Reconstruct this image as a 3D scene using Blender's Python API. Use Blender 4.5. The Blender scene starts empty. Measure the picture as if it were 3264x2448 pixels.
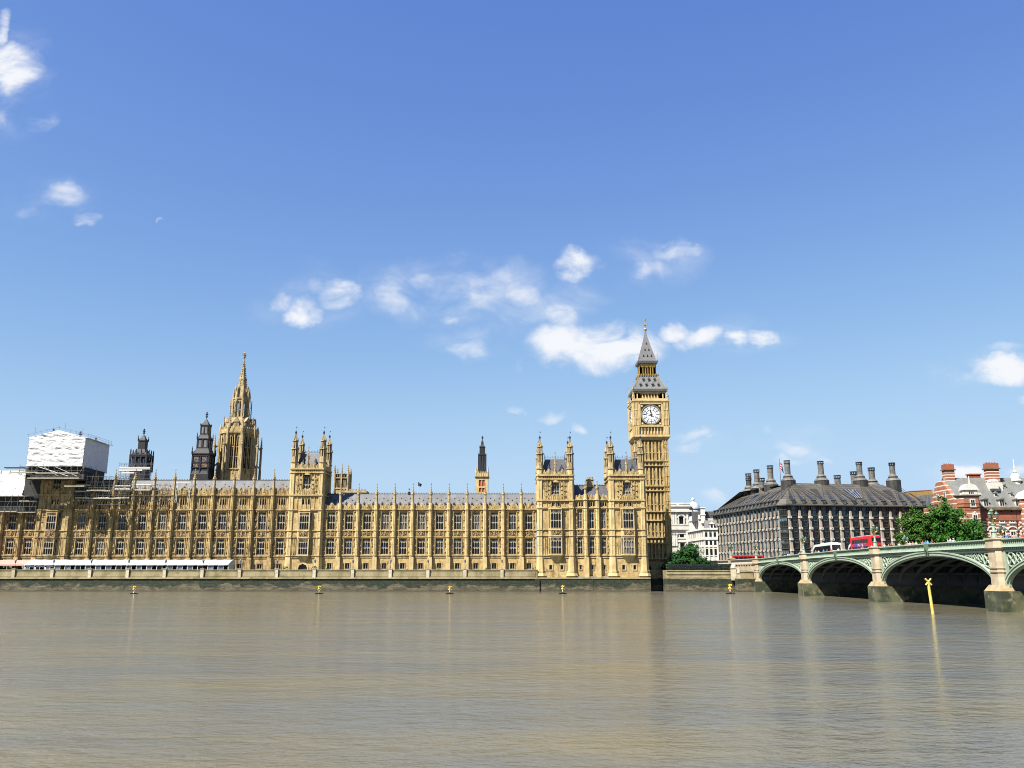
import bpy, bmesh, math, random
from mathutils import Vector, Matrix, noise
random.seed(7)
sc = bpy.context.scene
COL = sc.collection
R = math.radians
# ------------------------------------------------------------------ camera
FN = 2737.0; PIT = R(12.33); CX, CY = 1632.0, 1224.0; HC = 6.0
cam_d = bpy.data.cameras.new('camera'); cam = bpy.data.objects.new('camera', cam_d); COL.objects.link(cam)
cam_d.sensor_width = 36.0; cam_d.lens = 36.0 * FN / 3264.0
cam_d.clip_start = 0.5; cam_d.clip_end = 9000.0
cam.location = (0, 0, HC); cam.rotation_euler = (R(90) + PIT, 0, 0)
sc.camera = cam
# ------------------------------------------------------------------ sky, sun, exposure
SUN_AZ, SUN_EL = 46.0, 52.5           # degrees to the left of straight behind the viewer; height
SKY_S = 0.14
to_sun = Vector((-math.sin(R(SUN_AZ)) * math.cos(R(SUN_EL)), -math.cos(R(SUN_AZ)) * math.cos(R(SUN_EL)), math.sin(R(SUN_EL))))
sun_d = bpy.data.lights.new('sun', 'SUN'); sun = bpy.data.objects.new('sun', sun_d); COL.objects.link(sun)
sun_d.energy = 5.0; sun_d.angle = R(0.5); sun_d.color = (1.0, 0.94, 0.83)
sun.location = (-200, -200, 400); sun.rotation_euler = to_sun.to_track_quat('Z', 'Y').to_euler()
sc.view_settings.view_transform = 'Standard'; sc.view_settings.look = 'None'
sc.view_settings.exposure = 1.65; sc.view_settings.gamma = 1.0
sc.cycles.filter_width = 1.0
def ray_ab(u, v):                      # a direction as slopes: sideways and upwards per metre forwards
    xn = (u - CX) / FN; yn = (CY - v) / FN
    d = math.cos(PIT) - yn * math.sin(PIT)
    return xn / d, (math.sin(PIT) + yn * math.cos(PIT)) / d
world = bpy.data.worlds.new('World'); sc.world = world; world.use_nodes = True
def build_world():
    nt = world.node_tree; nt.nodes.clear(); N = nt.nodes.new; L = nt.links.new
    out = N('ShaderNodeOutputWorld'); bg = N('ShaderNodeBackground'); bg.inputs[1].default_value = SKY_S
    L(bg.outputs[0], out.inputs[0])
    sky = N('ShaderNodeTexSky'); sky.sky_type = 'NISHITA'; sky.sun_disc = False
    sky.sun_elevation = R(SUN_EL); sky.sun_rotation = math.atan2(to_sun.x, to_sun.y)
    sky.altitude = 20; sky.air_density = 1.0; sky.dust_density = 0.0; sky.ozone_density = 3.0
    # a hazier, flatter summer sky: each colour's range from overhead to horizon is compressed
    ss = N('ShaderNodeSeparateColor'); L(sky.outputs[0], ss.inputs[0]); hs = N('ShaderNodeCombineColor')
    def mm(op, a_, b_):
        n = N('ShaderNodeMath'); n.operation = op
        for j, x in enumerate((a_, b_)):
            if isinstance(x, (int, float)): n.inputs[j].default_value = x
            else: L(x, n.inputs[j])
        return n.outputs[0]
    for i, (k, g, lim, p) in enumerate(((.118 / .116 ** 1.2, 1.2, .53, 3.), (.248 / .21 ** 1.05, 1.05, .725, 4.), (.648 / .398 ** .48, .48, .97, 8.))):
        x = mm('MULTIPLY', mm('POWER', mm('MULTIPLY', ss.outputs[i], .14), g), k)
        y = mm('DIVIDE', x, mm('POWER', mm('ADD', mm('POWER', mm('DIVIDE', x, lim), p), 1.0), 1. / p))
        L(mm('MULTIPLY', y, 1 / SKY_S / 2 ** sc.view_settings.exposure), hs.inputs[i])
    tc = N('ShaderNodeTexCoord'); sp = N('ShaderNodeSeparateXYZ'); L(tc.outputs['Generated'], sp.inputs[0])
    def M(op, a, b=None, c=None, clamp=False):
        n = N('ShaderNodeMath'); n.operation = op; n.use_clamp = clamp
        for i, x in enumerate((a, b, c)):
            if x is None: continue
            if isinstance(x, (int, float)): n.inputs[i].default_value = x
            else: L(x, n.inputs[i])
        return n.outputs[0]
    ysafe = M('MAXIMUM', sp.outputs[1], 0.05)
    a = M('DIVIDE', sp.outputs[0], ysafe); b = M('DIVIDE', sp.outputs[2], ysafe)
    cb = N('ShaderNodeCombineXYZ'); L(a, cb.inputs[0]); L(b, cb.inputs[1])
    # ragged edges
    n1 = N('ShaderNodeTexNoise'); n1.inputs['Scale'].default_value = 17; n1.inputs['Detail'].default_value = 7; n1.inputs['Roughness'].default_value = 0.55; n1.inputs['Distortion'].default_value = 0.6
    mp = N('ShaderNodeMapping'); mp.inputs['Scale'].default_value = (0.8, 1.25, 1); L(cb.outputs[0], mp.inputs[0]); L(mp.outputs[0], n1.inputs['Vector'])
    n2 = N('ShaderNodeTexNoise'); n2.inputs['Scale'].default_value = 13; n2.inputs['Detail'].default_value = 5; n2.inputs['Roughness'].default_value = 0.6; L(cb.outputs[0], n2.inputs['Vector'])
    wv = N('ShaderNodeVectorMath'); wv.operation = 'SUBTRACT'; L(n2.outputs['Color'], wv.inputs[0]); wv.inputs[1].default_value = (.5, .5, .5)
    ws = N('ShaderNodeVectorMath'); ws.operation = 'SCALE'; L(wv.outputs[0], ws.inputs[0]); ws.inputs['Scale'].default_value = 0.05
    pa = N('ShaderNodeVectorMath'); pa.operation = 'ADD'; L(cb.outputs[0], pa.inputs[0]); L(ws.outputs[0], pa.inputs[1])
    pz = N('ShaderNodeVectorMath'); pz.operation = 'MULTIPLY'; L(pa.outputs[0], pz.inputs[0]); pz.inputs[1].default_value = (1, 1, 0)
    total = None
    for (u0, u1, v0, v1, amp) in CLOUDS:
        a0, b0 = ray_ab((u0 + u1) / 2, (v0 + v1) / 2)
        ra = abs(ray_ab(u1, (v0 + v1) / 2)[0] - a0) * 1.38; rb = abs(ray_ab(u0, v0)[1] - b0) * 1.5
        m = N('ShaderNodeVectorMath'); m.operation = 'MULTIPLY_ADD'; L(pz.outputs[0], m.inputs[0])
        m.inputs[1].default_value = (1 / ra, 1 / rb, 0); m.inputs[2].default_value = (-a0 / ra, -b0 / rb, 0)
        ln = N('ShaderNodeVectorMath'); ln.operation = 'LENGTH'; L(m.outputs[0], ln.inputs[0])
        d = M('SUBTRACT', 1.0, M('MULTIPLY', ln.outputs['Value'], ln.outputs['Value']), clamp=True); d = M('MULTIPLY', d, amp)
        total = d if total is None else M('MAXIMUM', total, d)
    n3 = N('ShaderNodeTexNoise'); n3.inputs['Scale'].default_value = 70; n3.inputs['Detail'].default_value = 5; n3.inputs['Roughness'].default_value = 0.6; L(mp.outputs[0], n3.inputs['Vector'])
    nz = M('ADD', M('MULTIPLY', M('SUBTRACT', n1.outputs['Fac'], 0.5), 2.9), M('MULTIPLY', M('SUBTRACT', n3.outputs['Fac'], 0.5), 0.45))
    dens = M('MULTIPLY', total, M('ADD', 0.80, M('MULTIPLY', nz, 1.05)))
    mr = N('ShaderNodeMapRange'); mr.interpolation_type = 'SMOOTHSTEP'; L(dens, mr.inputs[0])
    mr.inputs[1].default_value = 0.04; mr.inputs[2].default_value = 1.0; mr.inputs[3].default_value = 0.0; mr.inputs[4].default_value = 0.97
    # faint day moon, a half disc
    ma, mb_ = ray_ab(508, 703)
    def disc(da, db, r):
        s = N('ShaderNodeVectorMath'); s.operation = 'DISTANCE'; L(cb.outputs[0], s.inputs[0]); s.inputs[1].default_value = (ma + da, mb_ + db, 0)
        q = N('ShaderNodeMapRange'); q.interpolation_type = 'SMOOTHSTEP'; L(s.outputs['Value'], q.inputs[0])
        q.inputs[1].default_value = r * 1.12; q.inputs[2].default_value = r * 0.9; return q.outputs[0]
    moon = M('MULTIPLY', M('SUBTRACT', disc(0, 0, .0046), disc(.0028, -.0034, .0052), clamp=True), 0.20)
    cover = M('MAXIMUM', mr.outputs[0], moon)
    front = N('ShaderNodeMapRange'); L(sp.outputs[1], front.inputs[0]); front.inputs[1].default_value = 0.1; front.inputs[2].default_value = 0.3
    cover = M('MULTIPLY', cover, front.outputs[0])
    mx = N('ShaderNodeMix'); mx.data_type = 'RGBA'; L(cover, mx.inputs[0]); L(hs.outputs[0], mx.inputs[6])
    cl = 0.96 / 2 ** sc.view_settings.exposure / SKY_S; mx.inputs[7].default_value = (cl * .97, cl * .99, cl * 1.03, 1)
    L(mx.outputs[2], bg.inputs[0])
CLOUDS = [  (1150,1780,830,1010,.46),(1380,1780,1040,1130,.36),(1540,1960,930,1060,.42),(800,1180,860,1040,.28),(1900,2260,760,900,.34),(1700,2000,840,1000,.3),(2060,2520,1010,1130,.3),(2380,2700,1340,1470,.26),(-60,160,110,440,.34),(40,320,570,730,.26),(2960,3330,1120,1230,.3),(2090,2330,1360,1450,.28),(2950,3300,1460,1560,.3),
   # left, right, top, bottom as seen from the bank, and thickness
 (-60,120,150,290,1.15),(-20,28,40,140,.8),(-20,30,290,420,.5),(66,180,362,416,.5),(130,272,588,662,.62),(55,138,662,702,.42),(220,310,684,724,.75),
 (900,1024,945,1032,1.15),(848,930,936,985,.62),(1010,1138,890,972,1.05),(972,1040,884,940,.5),(1200,1330,880,985,.62),(1290,1392,862,925,.70),(1360,1512,890,934,.58),
 (1440,1552,926,972,.55),(1560,1654,850,928,.52),(1586,1724,904,994,.68),(1400,1480,992,1026,.5),(1726,1846,968,1052,.78),(1686,1900,1046,1150,1.1),(1800,2080,1036,1166,1.3),
 (1420,1580,1078,1126,.55),(1774,1900,804,880,1.0),(1860,1950,830,866,.55),(1612,1670,1304,1328,.62),(1714,1800,1308,1342,.75),(1828,1872,1344,1374,.55),
 (1990,2170,826,884,.55),(2080,2192,768,828,.68),(2160,2250,790,820,.4),(2076,2200,1024,1080,.85),(2150,2300,1036,1098,.95),(2310,2400,1070,1112,.9),(2380,2472,1058,1104,.9),(2124,2192,1070,1112,.7),
 (3090,3300,1136,1216,1.1),(3020,3120,1190,1214,.5),(3140,3280,1098,1126,.4),(2120,2282,1378,1412,.72),(2152,2226,1418,1446,.6),(2400,2460,1350,1388,.45),(2456,2596,1392,1440,.45),
 (2472,2556,1442,1474,.72),(2590,2660,1440,1466,.4),(2228,2320,1570,1616,.7),(3026,3140,1482,1530,.95),(3190,3290,1468,1500,.75),(3228,3290,1258,1290,.5),(1640,1670,1150,1175,.3)]
build_world()
# ------------------------------------------------------------------ measuring
def Zat(v, Y): return HC + Y * math.tan(math.atan((CY - v) / FN) + PIT)
def Xat(u, Z, Y): return (u - CX) / FN * (Y * math.cos(PIT) + (Z - HC) * math.sin(PIT))
# ------------------------------------------------------------------ materials
MAT = {}
ALB = 0.74     # every base colour darkened evenly to balance the raised exposure
def alb(c): return tuple(x * ALB for x in c[:3])
def mat(name, col, col2=None, rough=.8, scale=.5, stretch=(1, 1, 1), lo=.4, hi=.65, metal=0., bump=0., bscale=3., brick=None, col3=None, s3=None, spec=None, emit=None):
    """noise-mottled surface in world metres; brick=(width,height,mortar,dark,offset,vertical) adds joints"""
    m = bpy.data.materials.new(name); m.use_nodes = True; nt = m.node_tree; N = nt.nodes.new; L = nt.links.new
    p = nt.nodes['Principled BSDF']; p.inputs['Roughness'].default_value = rough; p.inputs['Metallic'].default_value = metal
    if spec is not None: p.inputs['Specular IOR Level'].default_value = spec
    geo = N('ShaderNodeNewGeometry'); out = None
    def rgb(c): return (c[0], c[1], c[2], 1)
    col = alb(col); col2 = alb(col2) if col2 else None; col3 = alb(col3) if col3 else None
    def noisefac(scl, st, lo_, hi_, det=6):
        mp = N('ShaderNodeMapping'); mp.inputs['Scale'].default_value = st; L(geo.outputs['Position'], mp.inputs[0])
        n = N('ShaderNodeTexNoise'); n.inputs['Scale'].default_value = scl; n.inputs['Detail'].default_value = det; n.inputs['Roughness'].default_value = .62; L(mp.outputs[0], n.inputs['Vector'])
        r = N('ShaderNodeMapRange'); r.inputs[1].default_value = lo_; r.inputs[2].default_value = hi_; L(n.outputs['Fac'], r.inputs[0]); return r.outputs[0], n
    def mix(f, a, b, blend='MIX'):
        x = N('ShaderNodeMix'); x.data_type = 'RGBA'; x.blend_type = blend
        for i, q in ((0, f), (6, a), (7, b)):
            if isinstance(q, tuple): x.inputs[i].default_value = rgb(q)
            elif isinstance(q, float): x.inputs[i].default_value = q
            else: L(q, x.inputs[i])
        return x.outputs[2]
    out = tuple(col)
    if col2 is not None:
        f, n = noisefac(scale, stretch, lo, hi); out = mix(f, tuple(col), tuple(col2))
    if col3 is not None:
        f, _ = noisefac(*s3); out = mix(f, out, tuple(col3))
    if brick:
        w, h, mort, dk, off, vert = brick
        sp = N('ShaderNodeSeparateXYZ'); L(geo.outputs['Position'], sp.inputs[0])
        ad = N('ShaderNodeMath'); ad.operation = 'ADD'; L(sp.outputs[0], ad.inputs[0]); L(sp.outputs[1], ad.inputs[1])
        cb = N('ShaderNodeCombineXYZ'); L((ad if not vert else sp).outputs[0], cb.inputs[0]); L(sp.outputs[2], cb.inputs[1])
        b = N('ShaderNodeTexBrick'); b.offset = off; b.inputs['Scale'].default_value = 1.0; b.inputs['Brick Width'].default_value = w; b.inputs['Row Height'].default_value = h
        b.inputs['Mortar Size'].default_value = mort; b.inputs['Mortar Smooth'].default_value = .3; L(cb.outputs[0], b.inputs['Vector'])
        b.inputs['Color1'].default_value = (1, 1, 1, 1); b.inputs['Color2'].default_value = (.8, .8, .8, 1); b.inputs['Mortar'].default_value = (dk, dk, dk, 1)
        out = mix(1.0, out, b.outputs['Color'], 'MULTIPLY')
    if isinstance(out, tuple): p.inputs['Base Color'].default_value = rgb(out)
    else: L(out, p.inputs['Base Color'])
    if bump:
        n = N('ShaderNodeTexNoise'); n.inputs['Scale'].default_value = bscale; n.inputs['Detail'].default_value = 5; L(geo.outputs['Position'], n.inputs['Vector'])
        bp = N('ShaderNodeBump'); bp.inputs['Strength'].default_value = 1.0; bp.inputs['Distance'].default_value = bump; L(n.outputs['Fac'], bp.inputs['Height']); L(bp.outputs[0], p.inputs['Normal'])
    if emit: p.inputs['Emission Color'].default_value = rgb(emit[:3]); p.inputs['Emission Strength'].default_value = emit[3]
    MAT[name] = m; return m
mat('honey_stone', (.50, .37, .16), (.33, .225, .085), .85, .9, (1, 1, .45), .42, .62, bump=.05, bscale=2.5, brick=(1.1, .42, .012, .72, .5, False), col3=(.12, .075, .025), s3=(.7, (1, 1, .4), .56, .68))
mat('weathered_stone', (.46, .335, .15), (.27, .18, .07), .88, .9, (1, 1, .4), .41, .60, bump=.05, bscale=2.5, brick=(1.1, .42, .012, .7, .5, False), col3=(.085, .05, .018), s3=(.55, (1, 1, .3), .54, .66))
mat('pale_trim_stone', (.52, .395, .19), (.37, .27, .115), .85, .9, (1, 1, .5), .42, .64)
mat('carved_stone', (.38, .265, .125), (.09, .055, .02), .9, 2.2, (1, 1, 1), .40, .60, bump=.25, bscale=2.6)
mat('turret_stone', (.39, .305, .165), (.19, .14, .07), .88, 1.1, (1, 1, .5), .42, .64, bump=.05)
mat('dark_stone', (.15, .10, .05), (.07, .045, .02), .9, .6, (1, 1, .4))
mat('lead_roof', (.135, .138, .142), (.10, .104, .108), .55, .35, (1, 1, .5), .4, .7, brick=(1.35, 30., .035, .55, 0., True))
mat('slate_roof', (.085, .085, .095), (.05, .05, .058), .5, .7, (1, 1, .5), .4, .7, brick=(1.0, .8, .03, .6, .5, False))
mat('dark_lead', (.022, .023, .028), (.012, .0125, .016), .6, 1.0, (1, 1, .4), spec=.25)
mat('grey_lead', (.16, .16, .17), (.09, .09, .10), .5, 1.0, (1, 1, .4))
mat('iron_blue', (.03, .05, .10), None, .5)
mat('glass', (.006, .007, .011), (.03, .033, .04), .12, .35, (1, 1, .5), .5, .7, spec=.3)
mat('glass_grey', (.045, .05, .058), (.015, .017, .02), .15, .8, (1, 1, 1), .45, .6, spec=.3); mat('glass_curtain', (.17, .16, .145), (.05, .05, .05), .25, 1.3, (1.6, 1, .25), .45, .6, spec=.3)
mat('stained_glass', (.03, .03, .10), (.30, .20, .03), .2, 1.6, (1, 1, 1), .45, .6)
mat('window_stone', (.38, .33, .24), (.26, .22, .15), .8, 1.2)
mat('gilding', (.50, .34, .09), (.30, .19, .045), .4, 1.5, metal=.4)
mat('dial_white', (.80, .80, .78), None, .4)
mat('dial_grey', (.40, .45, .52), (.58, .62, .66), .4, 3.5, (1, 1, 1), .42, .58)
mat('black_paint', (.012, .012, .015), None, .4)
mat('blue_black', (.015, .02, .04), None, .4)
mat('white_sheet', (.58, .58, .58), (.53, .53, .54), .5, .6)
mat('sheet_shade_copy', (.62, .62, .62), (.54, .54, .55), .6, .6)  # shaded-side copy of the sheeting, its light put into the colour; also edge boards
mat('steel_tube', (.17, .17, .165), (.10, .10, .095), .5, .8, metal=.4)
mat('scaffold_board', (.46, .43, .34), (.33, .30, .21), .8, 1.5)
mat('scaffold_net', (.032, .032, .03), (.018, .018, .017), .9, .9)
mat('marquee_white', (.38, .44, .42), (.34, .40, .38), .5, .4)
mat('white_paint', (.56, .56, .54), None, .45)
mat('pink_canvas', (.48, .27, .23), (.43, .23, .195), .7, .5)
mat('pane_blue', (.16, .21, .26), (.05, .06, .08), .15, .5, (1, 1, 1), .4, .6)
mat('leaf_dark', (.012, .05, .016), (.022, .085, .02), .7, .6, spec=.12)
mat('leaf_mid', (.016, .075, .009), (.040, .125, .012), .65, .5, spec=.12)
mat('leaf_olive', (.024, .072, .010), (.055, .115, .014), .65, .5, spec=.12); mat('leaf_deep', (.014, .060, .014), (.028, .095, .016), .65, .5, spec=.12)
mat('bark', (.07, .05, .035), (.04, .03, .02), .9, 2.)
mat('mud', (.14, .11, .06), (.09, .07, .04), .9, .2)
mat('paving', (.26, .24, .21), (.2, .18, .16), .9, .3)
mat('asphalt', (.05, .05, .052), (.035, .035, .037), .9, .4)
# ------------------------------------------------------------------ mesh helpers
ORG = {}
def org(o): return ORG.get(o.name, Vector((0, 0, 0))) if o else Vector((0, 0, 0))
def ngon(cx, cy, r, n=8, rot=None):
    if rot is None: rot = math.pi / n
    return [(cx + r * math.cos(rot + 2 * math.pi * k / n), cy + r * math.sin(rot + 2 * math.pi * k / n)) for k in range(n)]
class MB:
    def __init__(s): s.v = []; s.f = []; s.m = []; s.M = None
    def add(s, vs, fs, mi=0):
        b = len(s.v)
        if s.M is not None: vs = [s.M @ Vector(p) for p in vs]
        s.v += [tuple(p) for p in vs]; s.f += [tuple(b + i for i in f) for f in fs]; s.m += [mi] * len(fs); return s
    def box(s, x0, x1, y0, y1, z0, z1, mi=0):
        return s.add([(x0, y0, z0), (x1, y0, z0), (x1, y1, z0), (x0, y1, z0), (x0, y0, z1), (x1, y0, z1), (x1, y1, z1), (x0, y1, z1)],
                     [(0, 3, 2, 1), (4, 5, 6, 7), (0, 1, 5, 4), (1, 2, 6, 5), (2, 3, 7, 6), (3, 0, 4, 7)], mi)
    def loft(s, rings, mi=0, caps=True):
        n = len(rings[0]); vs = [p for r in rings for p in r]; fs = []
        for k in range(len(rings) - 1):
            for i in range(n):
                j = (i + 1) % n; fs.append((k * n + i, k * n + j, (k + 1) * n + j, (k + 1) * n + i))
        if caps: fs.append(tuple(range(n))[::-1]); fs.append(tuple((len(rings) - 1) * n + i for i in range(n)))
        return s.add(vs, fs, mi)
    def prism(s, poly, z0, z1, mi=0, top=None):
        return s.loft([[(x, y, z0) for x, y in poly], [(x, y, z1) for x, y in (top or poly)]], mi)
    def fr(s, cx, cy, z0, z1, r0, r1, n=8, mi=0, rot=None):
        return s.prism(ngon(cx, cy, r0, n, rot), z0, z1, mi, ngon(cx, cy, max(r1, .004), n, rot))
    def lathe(s, cx, cy, prof, n=12, mi=0, rot=None):
        return s.loft([[(x, y, z) for x, y in ngon(cx, cy, max(r, .004), n, rot)] for r, z in prof], mi)
    def tube(s, p, q, r0, r1=None, n=6, mi=0):
        p, q = Vector(p), Vector(q); d = q - p
        if d.length < 1e-6: return s
        d.normalize(); a = d.orthogonal().normalized(); b = d.cross(a); r1 = r0 if r1 is None else r1
        ring = lambda c, r: [tuple(c + a * (r * math.cos(2 * math.pi * k / n)) + b * (r * math.sin(2 * math.pi * k / n))) for k in range(n)]
        return s.loft([ring(p, r0), ring(q, r1)], mi)
    def quad(s, a, b, c, d, mi=0): return s.add([a, b, c, d], [(0, 1, 2, 3)], mi)
    def xz(s, poly, y0, y1, mi=0):        # profile in x,z pushed along y
        return s.loft([[(x, y0, z) for x, z in poly], [(x, y1, z) for x, z in poly]], mi)
    def yz(s, poly, x0, x1, mi=0):        # profile in y,z pushed along x
        return s.loft([[(x0, y, z) for y, z in poly], [(x1, y, z) for y, z in poly]], mi)
    def frame(s, x0, x1, y0, y1, z0, z1, t, mi=0):
        s.box(x0, x1, y0, y1, z0, z0 + t, mi); s.box(x0, x1, y0, y1, z1 - t, z1, mi)
        s.box(x0, x0 + t, y0, y1, z0 + t, z1 - t, mi); return s.box(x1 - t, x1, y0, y1, z0 + t, z1 - t, mi)
    def mesh(s, name, mats):
        me = bpy.data.meshes.new(name); me.from_pydata(s.v, [], s.f)
        for m in (mats if isinstance(mats, (list, tuple)) else [mats]): me.materials.append(MAT[m])
        me.polygons.foreach_set('material_index', s.m)
        bm = bmesh.new(); bm.from_mesh(me); bmesh.ops.recalc_face_normals(bm, faces=bm.faces); bm.to_mesh(me); bm.free(); me.update(); return me
    def build(s, name, mats, parent=None, loc=None, smooth=False):
        """loc None: vertices are world metres; loc given: vertices are local and loc is measured from the parent"""
        if loc is None:
            o0 = org(parent); s.v = [(x - o0.x, y - o0.y, z - o0.z) for x, y, z in s.v]
        me = s.mesh(name, mats)
        if smooth: me.polygons.foreach_set('use_smooth', [True] * len(me.polygons))
        return link(name, me, parent, loc or (0, 0, 0))
def link(name, me, parent=None, loc=(0, 0, 0), rz=0.):
    o = bpy.data.objects.new(name, me); COL.objects.link(o); o.parent = parent; o.location = loc; o.rotation_euler = (0, 0, rz)
    ORG[o.name] = org(parent) + Vector(loc); return o
def tag(o, label=None, cat=None, group=None, kind=None):
    if label: o['label'] = label
    if cat: o['category'] = cat
    if group: o['group'] = group
    if kind: o['kind'] = kind
    return o
def thing(name, label, cat, loc=(0, 0, 0), rz=0., group=None):
    o = bpy.data.objects.new(name, None); COL.objects.link(o); o.location = loc; o.rotation_euler = (0, 0, rz); o.empty_display_size = .5
    ORG[o.name] = Vector(loc); return tag(o, label, cat, group)
def copy_tree(o, parent=None):
    c = o.copy(); COL.objects.link(c); c.parent = parent
    for ch in list(o.children): copy_tree(ch, c)
    return c
def dup(o, loc, label, rz=None, group=None, scale=None):
    c = copy_tree(o); c.location = loc; c['label'] = label
    if rz is not None: c.rotation_euler = (0, 0, rz)
    if group: c['group'] = group
    if scale: c.scale = (scale,) * 3
    return c
# ------------------------------------------------------------------ gothic pieces
def wall_grid(mb, xs, zs, hole, yf, d, mi=0):
    """front of a wall with real openings: quads round them and reveals d deep"""
    for i in range(len(xs) - 1):
        for j in range(len(zs) - 1):
            x0, x1, z0, z1 = xs[i], xs[i + 1], zs[j], zs[j + 1]
            if not hole(i, j): mb.quad((x0, yf, z0), (x1, yf, z0), (x1, yf, z1), (x0, yf, z1), mi)
            else:
                mb.quad((x0, yf, z0), (x0, yf + d, z0), (x0, yf + d, z1), (x0, yf, z1), mi); mb.quad((x1, yf, z0), (x1, yf, z1), (x1, yf + d, z1), (x1, yf + d, z0), mi)
                mb.quad((x0, yf, z0), (x1, yf, z0), (x1, yf + d, z0), (x0, yf + d, z0), mi); mb.quad((x0, yf, z1), (x0, yf + d, z1), (x1, yf + d, z1), (x1, yf, z1), mi)
_wc = {}; RNDW = random.Random(21)
def gothic_window(parent, x, y, z, w, h, lights=3, tr=.46, rd=.45, arch=False, glass='glass', name='window'):
    """pane set back rd behind the wall face; stone tracery is its child"""
    if glass == 'glass' and w > .8 and h > 2: glass = RNDW.choice(('glass', 'glass', 'glass', 'glass', 'glass_grey', 'glass_grey', 'glass_curtain'))
    key = (round(w, 2), round(h, 2), lights, tr, rd, arch, glass)
    if key not in _wc:
        g = MB(); g.box(-w / 2, w / 2, rd - .02, rd + .03, 0, h)
        t = MB(); tw = .085 if w > 1.2 else .06; y0, y1 = rd - .26, rd - .03
        t.box(-w / 2, -w / 2 + tw, y0, y1, 0, h); t.box(w / 2 - tw, w / 2, y0, y1, 0, h)
        t.box(-w / 2, w / 2, y0 - .12, y1, 0, tw * 1.3)
        if tr: t.box(-w / 2 + tw, w / 2 - tw, y0 + .01, y1, h * tr - tw * .5, h * tr + tw * .5)
        lw = (w - tw) / lights
        for k in range(1, lights): t.box(-w / 2 + k * lw, -w / 2 + k * lw + tw, y0, y1, tw * 1.3, h)
        hh = min(.9, h * .2); zt = h - hh * (1.0 if h > 2.5 else .25)
        for k in range(lights):
            a = -w / 2 + k * lw + tw; b = a + lw - tw; c = (a + b) / 2
            for (z_, s) in ((zt, 1),) + (((h * tr - tw * .5, 1),) if tr and h > 3.5 else ()):
                t.xz([(a, z_ - (b - a) * .7), (c, z_), (a, z_)], y0 + .02, y1); t.xz([(b, z_ - (b - a) * .7), (b, z_), (c, z_)], y0 + .02, y1)
            if h > 2.5: t.box(c - tw * .4, c + tw * .4, y0 + .02, y1, zt, h); t.box(a, b, y0 + .02, y1, zt - .03, zt + .05)
        if arch:
            for s in (-1, 1): t.xz([(s * w / 2, h - w * .62), (s * w * .44, h - w * .34), (s * w * .26, h - w * .13), (0, h), (s * w / 2, h)], y0 - .02, y1)
        _wc[key] = (g.mesh('window', glass), t.mesh('tracery', 'window_stone'))
    g, t = _wc[key]; o0 = org(parent)
    o = link(name, g, parent, (x - o0.x, y - o0.y, z - o0.z)); link('tracery', t, o); return o
def crocket_spire(mb, cx, cy, z0, z1, r, n=8, mi=0, knobs=3):
    mb.fr(cx, cy, z0, z1, r, .03, n, mi)
    for k in range(1, knobs + 1):
        t = k / (knobs + 1.); rr = r * (1 - t); z = z0 + (z1 - z0) * t
        for q in range(4):
            a = math.pi / 4 + q * math.pi / 2 + .4; x, y = cx + rr * math.cos(a), cy + rr * math.sin(a); s = .09 + r * .06
            mb.box(x - s, x + s, y - s, y + s, z - s, z + s * 1.3, mi)
def finial(mb, cx, cy, z0, h, s=.12, mi=0):
    mb.tube((cx, cy, z0), (cx, cy, z0 + h), s * .5, s * .25, 5, mi)
    for k, q in ((.22, 1.7), (.5, 2.1), (.72, 1.2)): mb.fr(cx, cy, z0 + h * k, z0 + h * k + s * 1.6, s * q * .5, s * q, 6, mi); mb.fr(cx, cy, z0 + h * k + s * 1.6, z0 + h * k + s * 2.6, s * q, s * .3, 6, mi)
def pinnacle(mb, cx, cy, z0, z1, r, mi=0):
    h = z1 - z0; zs = z0 + h * .45
    mb.fr(cx, cy, z0, zs, r, r * .9, 8, mi); mb.fr(cx, cy, zs - .12, zs + .15, r * 1.35, r * 1.35, 8, mi)
    for q in range(4):
        a = q * math.pi / 2; x, y = cx + r * math.cos(a), cy + r * math.sin(a); mb.fr(x, y, zs, zs + h * .12, r * .42, .03, 4, mi)
    crocket_spire(mb, cx, cy, zs + .15, z1 - h * .1, r * .92, 8, mi, 3); finial(mb, cx, cy, z1 - h * .14, h * .16, .11, mi)
def parapet_run(mb, x0, x1, yf, z0, z1, crest=True, mi=0, d=.35, step=.82):
    h = z1 - z0; w = x1 - x0; mb.box(x0, x1, yf, yf + d, z0, z0 + h * .56, mi)
    n = max(2, int(w / step)); s = w / n
    for k in range(n):
        a = x0 + k * s; hh = .98 if k % 2 == 0 else .78
        mb.box(a + s * .14, a + s * .72, yf + .04, yf + d - .04, z0 + h * .56, z0 + h * hh, mi)
        mb.box(a + s * .02, a + s * .2, yf - .10, yf - .002, z0 + .05, z0 + h * .74, mi)
        mb.box(a + s * .38, a + s * .5, yf - .06, yf - .002, z0 + .05, z0 + h * .5, mi)
    if crest:
        c = (x0 + x1) / 2; q = min(.6, w * .12)
        mb.xz([(c - q, z0 + .1), (c + q, z0 + .1), (c + q, z0 + h * .98), (c + q * .5, z0 + h * 1.1), (c, z0 + h * 1.28), (c - q * .5, z0 + h * 1.1), (c - q, z0 + h * .98)], yf - .14, yf + d - .08, mi)
        mb.box(c - q * .4, c + q * .4, yf - .26, yf - .142, z0 + h * .35, z0 + h * .95, mi)
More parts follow.
